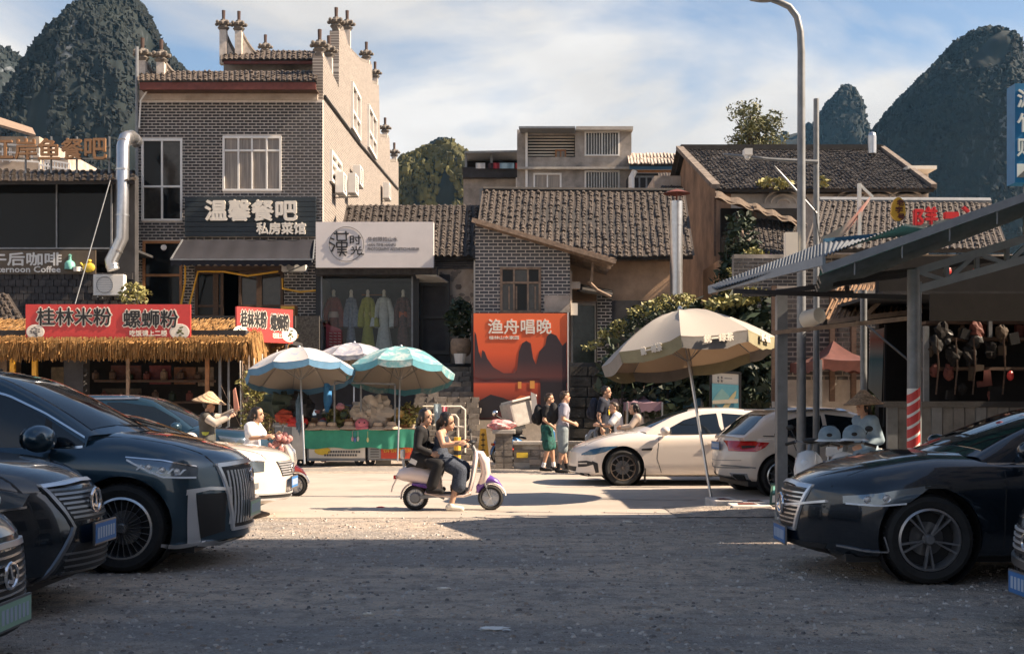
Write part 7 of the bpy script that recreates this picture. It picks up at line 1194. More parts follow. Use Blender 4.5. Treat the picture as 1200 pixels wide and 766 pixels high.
# --- white saloon in the street (faces left)
ps = spec(4.75, .93, .17, [(0, .60), (-.06, .68), (-.2, .76), (-.5, .86), (-1.0, .97), (-1.3, 1.01)], [(0, .54), (-.1, .62), (-.4, .76), (-1.0, .86), (-2, .90), (-4.2, .96), (-4.75, .94)], [(-2, .98), (-3.9, 1.06), (-4.5, 1.05), (-4.75, .98)], [(-1.15, .99), (-1.6, 1.17), (-2.0, 1.32), (-2.5, 1.415), (-2.9, 1.42), (-3.5, 1.37), (-4.1, 1.20), (-4.55, 1.02)], [-.96, -3.86], .335, (10, m_bronze), wr=.55, cf=.36, lean=.06, zn=.40, inset=.03)
c = Car('white_saloon', 'cream white electric saloon with slim dark blue headlight parked along the street', (X(666, 22.7), 22.75, 0), pi, 1.0, ps, m_carwhite); c.underside(); SED = c; c.hood_seam(.58)
for a in 'RL':
    c.decal('headlight', m_blens, [(-.22, .58), (-.38, .665), (-.62, .72), (-.86, .735)], [(-.22, .555), (-.40, .565), (-.62, .62), (-.86, .725)], axis=a, nu=14, nv=3); c.decal('intake', m_black, [(-.16, .44), (-.3, .46), (-.42, .44)], [(-.16, .33), (-.3, .35), (-.44, .40)], axis=a, nu=8, nv=3, off=.006); c.decal('intake', m_black, [(-.40, .46), (-.50, .42)], [(-.46, .24), (-.52, .25)], axis=a, nu=2, nv=6, off=.006); c.line('intake_blade', m_carwhite, [(-.17, .40), (-.32, .41)], .02, a, off=.014); c.line('bumper_lip', m_black, [(-.2, .205), (-.5, .19), (-.66, .19)], .05, a, off=.01)
    c.decal('side_window', m_cglass, [(-1.78, 1.03), (-2.1, 1.20), (-2.45, 1.30), (-2.72, 1.325)], [(-1.70, .95), (-2.1, .95), (-2.45, .955), (-2.76, .965)], axis=a, on='cabin'); c.decal('side_window', m_cglass, [(-2.82, 1.325), (-3.3, 1.29), (-3.75, 1.17), (-3.95, 1.07)], [(-2.84, .965), (-3.3, .98), (-3.75, 1.0), (-3.98, 1.03)], axis=a, on='cabin'); c.line('window_trim', m_black, [(-1.62, .94), (-2.5, .945), (-4.0, 1.01)], .016, a, on='cabin', off=.008); c.vline('door_seam', m_black, [(-1.62, .88), (-1.58, .5), (-1.66, .25)], .012, a, off=.002); c.vline('door_seam', m_black, [(-2.78, .92), (-2.78, .5), (-2.74, .25)], .012, a, off=.002); c.decal('sill_trim', m_black, [(-1.35, .235), (-3.5, .235)], [(-1.35, .17), (-3.5, .17)], axis=a, nu=12, nv=1, off=.012); c.decal('fender_vent', m_black, [(-1.30, .685), (-1.50, .70)], [(-1.30, .655), (-1.48, .655)], axis=a, nu=4, nv=1, off=.006)
c.decal('windscreen', m_cglass, [(-2.2, -.46), (-2.3, 0), (-2.2, .46)], [(-1.5, -.66), (-1.3, 0), (-1.5, .66)], axis='T', on='cabin', nu=12, nv=10); c.mirror(-1.72, .99, .92); c.handle(-2.6, .78); c.handle(-3.6, .82); c.both('tail_light', m_rlens, [(-4.5, .93), (-4.7, .92)], [(-4.5, .86), (-4.7, .86)], nu=4, nv=2); c.decal('lower_grille', m_black, [(-.5, .34), (.5, .34)], [(-.45, .22), (.45, .22)], axis='F', nu=8, nv=3)
b = MB(); b.box((-1.36, .88, .20), (.02, .18, .26)); b.put('mud_flap', m_black, c.t, world=False)
# --- white hatchback seen from the rear
ph_ = spec(4.4, .92, .22, [(0, .80), (-.1, .9), (-.4, .97), (-1.1, 1.04)], [(0, .74), (-.3, .86), (-1.0, .93), (-2, .95), (-3.9, 1.0), (-4.4, .99)], [(-2, 1.0), (-3.9, 1.03), (-4.3, 1.04), (-4.4, 1.0)], [(-1.1, 1.02), (-1.6, 1.30), (-2.0, 1.46), (-2.4, 1.53), (-2.9, 1.545), (-3.4, 1.50), (-3.62, 1.43), (-3.95, 1.20), (-4.25, 1.02)], [-.85, -3.52], .35, (10, m_alloy), wr=.60, cr=.34, rlean=.16, inset=.02)
hc = R(9); c = Car('white_hatchback', 'white sports utility car seen from its rear corner with red tail lights', (X(837, 20.2) + 4.4 * cos(hc) * .94, 20.15 + 4.4 * sin(hc) * .94, 0), hc, .94, ph_, m_carwhite); c.underside(); SUVW = c
for a in 'RL':
    c.decal('tail_light', m_rlens, [(-3.72, .93), (-4.0, .95), (-4.28, .95)], [(-3.80, .85), (-3.95, .775), (-4.28, .775)], axis=a, nu=10, nv=3, off=.012); c.decal('lamp_element', m_black, [(-3.95, .875), (-4.12, .87)], [(-3.97, .845), (-4.12, .825)], axis=a, nu=5, nv=1, off=.02); c.decal('side_window', m_cglass, [(-1.75, 1.2), (-2.1, 1.36), (-2.6, 1.42)], [(-1.7, .98), (-2.1, .98), (-2.6, .98)], axis=a, on='cabin'); c.decal('side_window', m_cglass, [(-2.68, 1.40), (-3.1, 1.37), (-3.45, 1.28)], [(-2.68, .98), (-3.2, 1.0), (-3.6, 1.06)], axis=a, on='cabin'); c.line('roof_rail', m_alloy, [(-2.0, 1.475), (-2.6, 1.49), (-3.3, 1.46)], .03, a, on='cabin', off=.03); c.line('bumper_line', m_gsteel, [(-3.95, .50), (-4.2, .52), (-4.36, .52)], .022, a, off=.008); c.decal('sill_trim', m_gsteel, [(-1.3, .30), (-3.1, .30)], [(-1.3, .22), (-3.1, .22)], axis=a, nu=10, nv=1, off=.01); c.vline('door_seam', m_black, [(-2.64, .96), (-2.64, .3)], .012, a, off=.002); c.vline('door_seam', m_black, [(-3.3, .96), (-3.2, .7)], .012, a, off=.002); c.line('waist_trim', m_chrome, [(-1.6, .965), (-3.8, 1.045)], .016, a, on='cabin', off=.01)
for e in (-1, 1): c.decal('tail_light', m_rlens, [(e * .82, .955), (e * .44, .945)], [(e * .82, .775), (e * .50, .85)], axis='B', nu=8, nv=3, off=.012); c.decal('exhaust_trim', m_chrome, [(e * .72, .40), (e * .42, .40)], [(e * .70, .26), (e * .46, .26)], axis='B', nu=6, nv=3, off=.02); c.decal('exhaust_mouth', m_black, [(e * .68, .37), (e * .48, .37)], [(e * .66, .29), (e * .50, .29)], axis='B', nu=4, nv=2, off=.035)
c.decal('rear_window', m_cglass, [(-.50, 1.41), (.50, 1.41)], [(-.68, 1.06), (.68, 1.06)], axis='B', on='cabin', nu=10, nv=8); c.plate(m_plb, .86, axis='B', w=.42, h=.13); c.decal('diffuser', m_black, [(-.42, .34), (.42, .34)], [(-.4, .24), (.4, .24)], axis='B', nu=8, nv=3, off=.012); c.line('bumper_line', m_gsteel, [(-.8, .50), (0, .47), (.8, .50)], .02, 'B', off=.01); c.line('tailgate_seam', m_gsteel, [(-.68, .62), (0, .60), (.68, .62)], .012, 'B', off=.003)
b = MB(); b.bar((-3.56, -.52, 1.495), (-3.56, .52, 1.495), .22, .03); b.put('spoiler', m_carwhite, c.t, world=False, bevel=.01); b = MB(); b.bar((-4.30, -.05, 1.12), (-4.2, .35, 1.18), .02, .015); b.put('wiper', m_black, c.t, world=False); c.mirror(-1.6, 1.03, .9)
# --- dark saloon on the right (faces left)
pb_ = spec(4.9, .93, .20, [(0, .76), (-.06, .82), (-.25, .90), (-.7, 1.0), (-1.25, 1.075)], [(0, .70), (-.12, .76), (-.5, .85), (-1.1, .93), (-2, .96), (-4.4, 1.0), (-4.9, .98)], [(-2, 1.02), (-4.2, 1.06), (-4.9, 1.0)], [(-1.2, 1.05), (-1.8, 1.28), (-2.3, 1.43), (-2.8, 1.48), (-3.4, 1.46), (-4.2, 1.2), (-4.6, 1.06)], [-1.0, -3.85], .37, (5, m_bronze2, .22, True), wr=.56, cf=.40, lean=.10, zn=.50)
c = Car('black_saloon', 'black saloon with winged chrome grille and twin spoke wheel parked in shade', (2.50, 11.02, 0), pi, 1.03, pb_, m_carblack); c.underside()
c.decal('grille', m_black, [(-.40, .74), (-.2, .76), (.2, .76), (.40, .74)], [(-.26, .42), (-.15, .40), (.15, .40), (.26, .42)], axis='F', nu=12, nv=6, off=.004); gsh = lambda z: (-.26 - (z - .42) * .40, .26 + (z - .42) * .40); c.bars('grille_slat', m_alloy, 0, 0, .43, .73, 8, .014, off=.016, shape=gsh); c.badge(.60, r=.085)
for e in (-1, 1): c.decal('grille_trim', m_bright, [(e * .40, .765), (e * .43, .765)], [(e * .26, .40), (e * .285, .40)], axis='F', nu=2, nv=6, off=.02); c.line('grille_wing', m_bright, [(e * .05, .585), (e * .35, .62), (e * .6, .66)], .02, 'F', off=.022)
c.line('grille_trim', m_bright, [(-.42, .765), (0, .785), (.42, .765)], .025, 'F', off=.02); c.line('grille_trim', m_bright, [(-.27, .395), (.27, .395)], .02, 'F', off=.02); c.lamps([(-.50, .695), (-.64, .71)], .032); c.hood_seam(); c.plate(m_plb, .33); c.decal('lower_grille', m_black, [(-.6, .30), (.6, .30)], [(-.55, .22), (.55, .22)], axis='F', nu=10, nv=2)
for a in 'RL': c.decal('headlight', m_lens, [(-.34, .715), (-.55, .745), (-.8, .79), (-1.0, .815)], [(-.34, .655), (-.55, .645), (-.8, .66), (-.98, .79)], axis=a, nu=14, nv=3); c.line('headlight_strip', m_led, [(-.36, .655), (-.6, .65), (-.8, .668)], .014, a, off=.012); c.line('fog_blade', m_chrome, [(-.30, .30), (-.52, .275), (-.66, .275)], .014, a, off=.014); c.vline('fog_blade', m_chrome, [(-.62, .40), (-.66, .28)], .012, a, off=.014); c.line('waist_trim', m_chrome, [(-1.5, .985), (-2.5, .99), (-3.6, 1.02)], .016, a, on='cabin', off=.01); c.decal('side_window', m_cglass, [(-1.85, 1.12), (-2.3, 1.34), (-2.7, 1.40)], [(-1.7, 1.0), (-2.3, 1.0), (-2.7, 1.0)], axis=a, on='cabin'); c.decal('side_window', m_cglass, [(-2.78, 1.40), (-3.4, 1.37), (-3.9, 1.18)], [(-2.78, 1.0), (-3.4, 1.02), (-4.0, 1.06)], axis=a, on='cabin'); c.vline('door_seam', m_black, [(-1.62, .93), (-1.6, .3)], .012, a, off=.002); c.line('crease', m_carblack, [(-.95, .80), (-1.6, .80), (-3.5, .84)], .02, a, off=.012)
c.decal('windscreen', m_cglass, [(-2.3, -.50), (-2.36, 0), (-2.3, .50)], [(-1.5, -.70), (-1.32, 0), (-1.5, .70)], axis='T', on='cabin', nu=12, nv=10); c.mirror(-1.75, 1.08, .93); c.handle(-2.6, .83, m=m_chrome)
# --- dark car at the right edge
pr_ = spec(4.6, .92, .17, [(0, .76), (-.06, .84), (-.25, .92), (-.8, 1.0), (-1.2, 1.03)], [(0, .70), (-.12, .78), (-.5, .85), (-1.2, .92), (-4.6, .95)], [(-2, 1.0), (-4.6, .96)], [(-1.2, 1.02), (-2, 1.4), (-2.7, 1.47), (-3.6, 1.43), (-4.5, 1.0)], [-.9, -3.6], .35, (10, m_alloy), wr=.56, cf=.30, lean=.06, zn=.45)
c = Car('black_hatchback', 'black car nose with chrome bumper strip and blue plate at the picture edge', (3.40, 7.85, 0), pi, 1.0, pr_, m_carblack); c.underside(); c.decal('grille', m_black, [(-.5, .70), (.5, .70)], [(-.5, .53), (.5, .53)], axis='F', nu=10, nv=4, off=.004); c.bars('grille_slat', m_bright, -.48, .48, .54, .70, 4, .016, off=.014); c.line('bumper_trim', m_dalloy, [(-.76, .48), (0, .46), (.76, .48)], .05, 'F', off=.02); c.plate(m_plb, .34); c.decal('lower_grille', m_black, [(-.6, .26), (.6, .26)], [(-.55, .19), (.55, .19)], axis='F', nu=8, nv=2); c.both('headlight', m_lens, [(-.2, .75), (-.75, .88)], [(-.22, .64), (-.7, .80)], nu=10, nv=3); c.decal('windscreen', m_cglass, [(-2.0, -.5), (-2.05, 0), (-2.0, .5)], [(-1.4, -.68), (-1.25, 0), (-1.4, .68)], axis='T', on='cabin', nu=10, nv=8); c.badge(.62, r=.06)
# ------------------------------------------------------------ scooters
def etube(b, pts, wy, wn, n=14):
    "tube along a path in the xz plane with half widths wy (sideways) and wn (in plane)"
    pts = [V((p[0], 0, p[1])) for p in pts]; m = len(pts); rows = []
    for i, p in enumerate(pts):
        d = (pts[min(i + 1, m - 1)] - pts[max(0, i - 1)]).normalized(); nn = V((-d.z, 0, d.x)); a_, c_ = (q[i] if isinstance(q, (list, tuple)) else q for q in (wy, wn))
        rows += [p + V((0, a_ * cos(2 * pi * k / n), 0)) * 1 + nn * c_ * sin(2 * pi * k / n) for k in range(n)]
    return b.add(rows, [(i * n + k, i * n + (k + 1) % n, (i + 1) * n + (k + 1) % n, (i + 1) * n + k) for i in range(m - 1) for k in range(n)] + [tuple(range(n))[::-1], tuple((m - 1) * n + k for k in range(n))])
def scooter(name, label, loc, rz, body, accent, seat, scale=1., group=None):
    t = thing(name, label, 'scooter', loc, rz, group, scale); r = .18; L = dict(world=False, smooth=50)
    for x in (-.535, .535): wheel(t, V((x, -.05, r)), r, -1, 5, m_bright, .10, True, m_steel, .07)
    b = MB(); etube(b, [(-.80, .46), (-.74, .50), (-.6, .52), (-.42, .50), (-.26, .44), (-.22, .30), (-.22, .22)], [.05, .12, .16, .175, .165, .14, .13], [.03, .09, .13, .16, .13, .08, .04], 18); b.put('rear_body', body, t, **L)
    b = MB(); etube(b, [(-.40, .25), (-.2, .215), (.15, .215), (.26, .25)], [.10, .16, .16, .12], [.035, .035, .035, .04]); b.put('floorboard', body, t, **L); b = MB(); b.bb(-.2, .16, -.13, .13, .251, .258); b.put('floor_mat', m_black, t, world=False)
    b = MB(); etube(b, [(.16, .22), (.24, .30), (.28, .45), (.31, .62), (.33, .76), (.33, .84)], [.12, .16, .19, .19, .16, .09], [.03, .035, .035, .04, .05, .035], 18); b.put('leg_shield', body, t, **L)
    b = MB(); etube(b, [(.31, .84), (.39, .80), (.45, .68), (.47, .54), (.43, .42), (.38, .34)], [.06, .12, .13, .12, .10, .06], [.02, .06, .075, .07, .06, .04], 18); b.put('front_panel', body, t, **L)
    b = MB(); b.ell((.49, 0, .70), (.035, .05, .06), 12, 8); b.put('headlight', m_led, t, **L)
    b = MB(); etube(b, [(.535 + .215 * cos(R(a)), .18 + .215 * sin(R(a))) for a in range(8, 166, 14)], [.03, .05, .06, .065, .07, .07, .07, .07, .065, .06, .05, .03], .014); b.put('front_fender', m_white, t, **L)
    b = MB(); etube(b, [(.70, .33), (.62, .40), (.53, .44), (.45, .42), (.37, .32), (.35, .25)], [.02, .065, .08, .08, .075, .05], [.012, .04, .06, .07, .05, .02]); b.put('fender_cowl', accent, t, **L)
    b = MB(); etube(b, [(-.535 + .21 * cos(R(a)), .18 + .21 * sin(R(a))) for a in range(60, 190, 14)], .06, .014); etube(b, [(-.80, .46), (-.86, .34), (-.88, .26)], [.08, .07, .05], .012); b.put('rear_fender', body, t, **L)
    b = MB(); etube(b, [(-.58, .38), (-.42, .36), (-.25, .30)], [.165, .172, .15], [.02, .05, .02]); b.put('side_accent', accent, t, **L)
    b = MB(); etube(b, [(-.66, .61), (-.6, .645), (-.4, .655), (-.2, .63), (-.12, .58)], [.08, .12, .13, .12, .07], [.02, .045, .05, .045, .02], 16); b.put('seat', seat, t, **L)
    b = MB(); b.bar((-.70, -.09, .60), (-.72, -.09, .80), .02, .02); b.bar((-.70, .09, .60), (-.72, .09, .80), .02, .02); b.put('rack', m_alloy, t, world=False); b = MB(); b.box((-.72, 0, .80), (.05, .24, .12)); b.put('back_pad', m_white, t, world=False, bevel=.015)
    b = MB(); b.box((-.83, 0, .47), (.03, .14, .05)); b.put('tail_light', m_rlens, t, world=False)
    b = MB(); b.bar((-.535, -.075, .18), (-.20, -.085, .22), .035, .05); b.lathe([(0, .05), (.06, .05), (.08, .03), (.08, 0)], (-.535, -.06, .18), 16, RX(90)); b.bar((-.3, -.1, .25), (-.12, -.13, .17), .025, .025); b.put('swing_arm', m_gsteel, t, world=False)
    b = MB()
    for e in (-1, 1): b.tube([(.40, e * .065, .50), (.47, e * .068, .34), (.535, e * .066, .18)], .016, 8)
    b.put('fork', m_gsteel, t, world=False); b = MB(); b.tube([(.33, 0, .80), (.27, 0, .92)], .03, 10); b.tube([(.19, -.30, .92), (.23, -.18, .955), (.27, 0, .93), (.23, .18, .955), (.19, .30, .92)], .014, 8); b.put('handlebar', m_gsteel, t, **L)
    for e in (-1, 1):
        b = MB(); b.tube([(.18, e * .33, .915), (.22, e * .2, .95)], .02, 8); b.put('grip', m_black, t, world=False); b = MB(); b.tube([(.25, e * .17, .955), (.25, e * .23, 1.06), (.24, e * .25, 1.10)], .006, 5); b.ell((.24, e * .26, 1.12), (.015, .05, .035), 10, 6); b.put('mirror', m_black, t, world=False)
    b = MB(); b.ell((.27, 0, .965), (.06, .10, .035), 12, 8); b.put('dashboard', m_black, t, **L); return t
m_pw = paint('pinkish_white_paint', (.72, .60, .55)); m_purp = paint('purple_paint', (.13, .05, .32)); m_bseat = mat('black_vinyl', (.012, .012, .012), .5, var=0); m_crm = paint('cream_scooter_paint', (.72, .66, .58)); m_blu = paint('blue_scooter_paint', (.05, .18, .42)); m_redp = paint('red_scooter_paint', (.55, .05, .03)); m_wht = paint('pure_white_paint', (.75, .74, .72))
YS = 17.05; sc_loc = V((X(531, YS), YS, 0)); SCO = scooter('motor_scooter', 'pale pink scooter with purple fenders carrying two women across the road', sc_loc, 0, m_pw, m_purp, m_bseat)
b = MB(); b.tube([(.30, -.10, .62), (.27, -.13, .45), (.25, -.12, .28)], .012, 6); b.put('red_lock', m_redp, SCO, world=False); b = MB(); b.lathe([(.05, 0), (.065, .02), (.065, .09), (.05, .1), (0, .1)], (.02, .06, .26), 12); b.put('orange_pouch', m_owood, SCO, world=False)
Y2 = 19.6; SC2 = scooter('motor_scooter', 'cream scooter ridden by the woman in white beside the white crossover', (X(309, Y2), Y2, 0), R(-6), m_crm, m_redp, m_bseat, 1.02)
b = MB(); rg = random.Random(2)
for k in range(26): b.ell((.28 + rg.uniform(-.1, .12), rg.uniform(-.28, .28), .88 + rg.uniform(-.2, .12)), rg.uniform(.03, .06), 8, 6)
b.put('flowered_wrap', mat('flowered_cloth', (.40, .05, .05), .8, var=.5, scale=24, col2=(.60, .35, .32)), SC2, world=False, smooth=True)
scooter('motor_scooter', 'white parked scooter nearest the red striped canopy post', (X(1000, 15.2), 15.2, 0), R(236), m_wht, m_wht, m_blu, 1.08); scooter('motor_scooter', 'white parked scooter nearest the grey canopy post with orange sticker', (X(958, 15.6), 15.6, 0), R(238), m_wht, m_owood, m_blu, 1.08)
scooter('motor_scooter', 'dark scooter carrying the boy in white behind the cream saloon', (X(718, 25.4), 25.4, 0), R(172), m_gsteel, m_gsteel, m_bseat, 1.12)
scooter('motor_scooter', 'blue and red delivery scooter parked behind the low wall', (X(622, 28.4), 28.4, 0), R(20), m_blu, m_redp, m_bseat, 1.15)
t = thing('delivery_box', 'large tilted grey cloth covered delivery box behind the low wall', 'box', P(607, 500, 28.2)); b = MB(); rot = Matrix.Rotation(R(-14), 3, 'Y') @ Matrix.Rotation(R(28), 3, 'Z'); b.box((0, 0, .32), (.62, .55, .60), rot); b.put('box', mat('grey_tarp', (.36, .34, .31), .8, var=.2), t, world=False, bevel=.05); b = MB(); b.box((.02, 0, .64), (.68, .60, .05), rot); b.put('lid', mat('pale_tarp', (.5, .48, .45), .8, var=.1), t, world=False, bevel=.015); b = MB(); b.box((-.1, -.25, .02), (.5, .2, .22), rot); b.put('dark_base', m_black, t, world=False)
b = MB(); b.prism([P(622, 459, 28), P(628, 462, 28), P(632, 496, 28), P(624, 490, 28)], V((0, .05, 0))); b.put('flap', MATS['pale_tarp'], t)
t = thing('motorbike', 'dark motorbike with round mirror in front of the orange poster', 'motorbike', (X(592, 28.8), 28.8, 0)); b = MB(); b.tube([P(580, 486, 28.8), P(590, 492, 28.8), P(600, 488, 28.8)], .02, 6); b.tube([P(590, 492, 28.8), P(594, 510, 28.8), P(588, 535, 28.8)], .03, 8); b.put('handlebar', m_black, t); b = MB(); b.ell(P(580, 484, 28.8), (.07, .03, .07)); b.put('mirror', m_chrome, t, smooth=True); b = MB(); b.ell(P(598, 505, 28.8), (.3, .16, .2)); b.put('tank', m_black, t, smooth=True); wheel(t, V((X(588, 28.8) - X(592, 28.8), -.06, .27)), .27, -1, 10, m_alloy, .11); wheel(t, V((X(612, 28.8) - X(592, 28.8) + .6, -.06, .27)), .27, -1, 10, m_alloy, .11)
# ------------------------------------------------------------ people
m_skin = mat('skin', (.50, .29, .19), .55, var=.06, scale=8); m_hair = mat('black_hair', (.012, .009, .008), .45, var=.3, scale=30); m_bhair = mat('brown_hair', (.045, .028, .018), .5, var=.4, scale=30); m_eye = mat('eye_dark', (.02, .015, .012), .3, var=0); m_lip = mat('lip', (.38, .13, .10), .5, var=0)
def cap(b, p0, r0, p1, r1): p0, p1 = V(p0), V(p1); b.tube([p0, p1], r0, 12, r1); b.ell(p0, r0, 12, 8); b.ell(p1, r1, 12, 8)
def blob(b, name, mats, parent, vox=.011, it=3, extra=None, label=None):
    o = b.put('tmp', mats[0], None); MW.pop(o.name, None); m = o.modifiers.new('r', 'REMESH'); m.mode = 'VOXEL'; m.voxel_size = vox; s_ = o.modifiers.new('s', 'SMOOTH'); s_.factor = .5; s_.iterations = it; me = bake(o, name, [mats[0]])
    if extra:
        q = MB(); q.add([v.co[:] for v in me.vertices], [list(f.vertices) for f in me.polygons], 0); extra(q); bpy.data.meshes.remove(me); me = bpy.data.meshes.new(name); me.from_pydata(q.v, [], q.f); me.polygons.foreach_set('material_index', q.m)
        for mm in mats: me.materials.append(mm)
    me.polygons.foreach_set('use_smooth', [True] * len(me.polygons)); return mesh_obj(name, me, parent)
def person(label, loc, rz, J, wear, hair='short', scale=1., hm=None, face=(1, 0, 0), legs=True, fat=1., beard=False):
    fat = J.get('fat', fat); t = thing('person', label, 'person', loc, rz, None, scale); g = lambda k: V(J[k]); b = MB(); fc = V(face).normalized(); sd_ = UZ.cross(fc).normalized(); up = (g('hed') - g('nek')).normalized(); up = (up * .35 + UZ).normalized(); hd = g('hed'); Q = lambda a, s_, u: hd + fc * a + sd_ * s_ + up * u
    rh = Matrix((fc, sd_, up)).transposed(); b.ell(Q(-.008, 0, .025), (.094, .077, .098), 18, 12, rh); b.ell(Q(.03, 0, -.05), (.062, .056, .072), 16, 10, rh); b.ell(Q(.092, 0, -.022), (.020, .014, .026), 10, 6, rh); b.ell(Q(.082, 0, -.068), (.018, .024, .014), 10, 6, rh); b.ell(Q(.075, 0, -.105), (.018, .024, .018), 8, 6, rh)
    for e in (-1, 1): b.ell(Q(-.01, e * .080, -.01), (.020, .010, .030), 10, 6, rh)
    cap(b, g('nek') - UZ * .03, .060, hd - up * .05 - fc * .012, .052); ch, pe = g('che'), g('pel')
    for e, s_ in ((1, 'L'), (-1, 'R')):
        sh, el, wr, hi = g('sh' + s_), g('el' + s_), g('wr' + s_), g('hi' + s_); cs = ch.lerp(sh, .42); cap(b, hi.lerp(pe, .25), .108 * fat, pe.lerp(ch, .45).lerp(sh, .18), .098 * fat); cap(b, pe.lerp(ch, .45).lerp(sh, .18), .098 * fat, cs, .112 * fat); cap(b, cs.lerp(sh, .3) + UZ * .03, .085 * fat, sh, .056); cap(b, g('nek') - UZ * .03, .055, sh, .045)
        cap(b, sh, .054, el, .040); cap(b, el, .041, wr, .026); d = V(J.get('hd' + s_, (wr - el))).normalized(); n_ = V(J.get('hn' + s_, (0, -e * 1., -.3))); n_ = (n_ - d * n_.dot(d)).normalized(); w = d.cross(n_).normalized()
        for k in (-1, -.35, .35, 1): cap(b, wr + w * k * .012, .019, wr + d * .075 + w * k * .027, .0165)
        for k, l in ((-1, .85), (-.35, 1), (.35, .95), (1, .75)): p0 = wr + d * .082 + w * k * .028; p1 = p0 + (d * .9 + n_ * .4).normalized() * .040 * l; p2 = p1 + (d * .35 + n_ * .9).normalized() * .036 * l; cap(b, p0, .0105, p1, .0098); cap(b, p1, .0098, p2, .0088)
        th = -1 if e > 0 else 1; p0 = wr + d * .025 + w * th * .026; p1 = p0 + (d * .65 + w * th * .6 + n_ * .35).normalized() * .045; cap(b, p0, .0135, p1, .011); cap(b, p1, .011, p1 + (d + n_ * .5).normalized() * .03, .0095)
        if legs: kn, an, to = g('kn' + s_), g('an' + s_), g('to' + s_); cap(b, hi, .088, kn, .056); cap(b, kn, .055, an, .036); cf = kn.lerp(an, .32); b.ell(cf - (to - an).normalized() * .015, (.052, .05, .09), 12, 8); cap(b, an - UZ * .02, .040, to, .028); b.ell(an - UZ * .03 - (to - an).normalized() * .04, (.036, .033, .035), 10, 6)
    def feat(q):
        for e in (-1, 1): q.k = 1; q.ell(Q(.080, e * .031, .004), (.010, .015, .0075), 10, 6, rh); q.ell(Q(.088, e * .032, .027), (.008, .021, .005), 8, 6, rh)
        q.k = 2; q.ell(Q(.094, 0, -.070), (.007, .022, .0055), 10, 6, rh)
    blob(b, 'body', [m_skin, m_eye, m_lip], t, .0105, 2, feat)
    hm = hm or m_hair; b = MB(); b.ell(Q(-.034, 0, .036), (.094, .086, .094), 20, 14, rh, .16, 6, len(label)); b.ell(Q(-.012, 0, .086), (.070, .070, .040), 16, 10, rh, .35, 8, 3)
    if hair == 'short':
        for k in range(14): a = random.Random(k + len(label)).uniform(-1.6, 1.6); b.ell(Q(.046 * cos(a), .056 * sin(a), .108), (.028, .024, .022), 8, 6, rh)
        b.ell(Q(-.07, 0, -.01), (.045, .07, .06), 12, 8, rh)
    elif hair == 'fade': b.ell(Q(-.05, 0, .0), (.055, .076, .06), 12, 8, rh)
    else:
        b.ell(Q(-.075, 0, -.02), (.05, .078, .09), 14, 10, rh)
        for e in (-1, 1): b.ell(Q(.0, e * .074, -.01), (.035, .014, .075), 10, 8, rh)
        if hair == 'tail': cap(b, Q(-.105, 0, .0), .035, Q(-.14, 0, -.06), .040); cap(b, Q(-.14, 0, -.06), .040, Q(-.13, -.02, -.18), .018)
        if hair == 'bun': b.ell(Q(-.12, 0, .03), .05, 12, 8)
        if hair == 'long': cap(b, Q(-.08, -.02, -.02), .07, Q(-.13, -.01, -.28), .055); cap(b, Q(-.05, -.06, -.05), .04, Q(-.06, -.07, -.26), .03)
    blob(b, 'hair', [hm], t, .010, 1)
    for it in wear: garment(t, J, it)
    return t
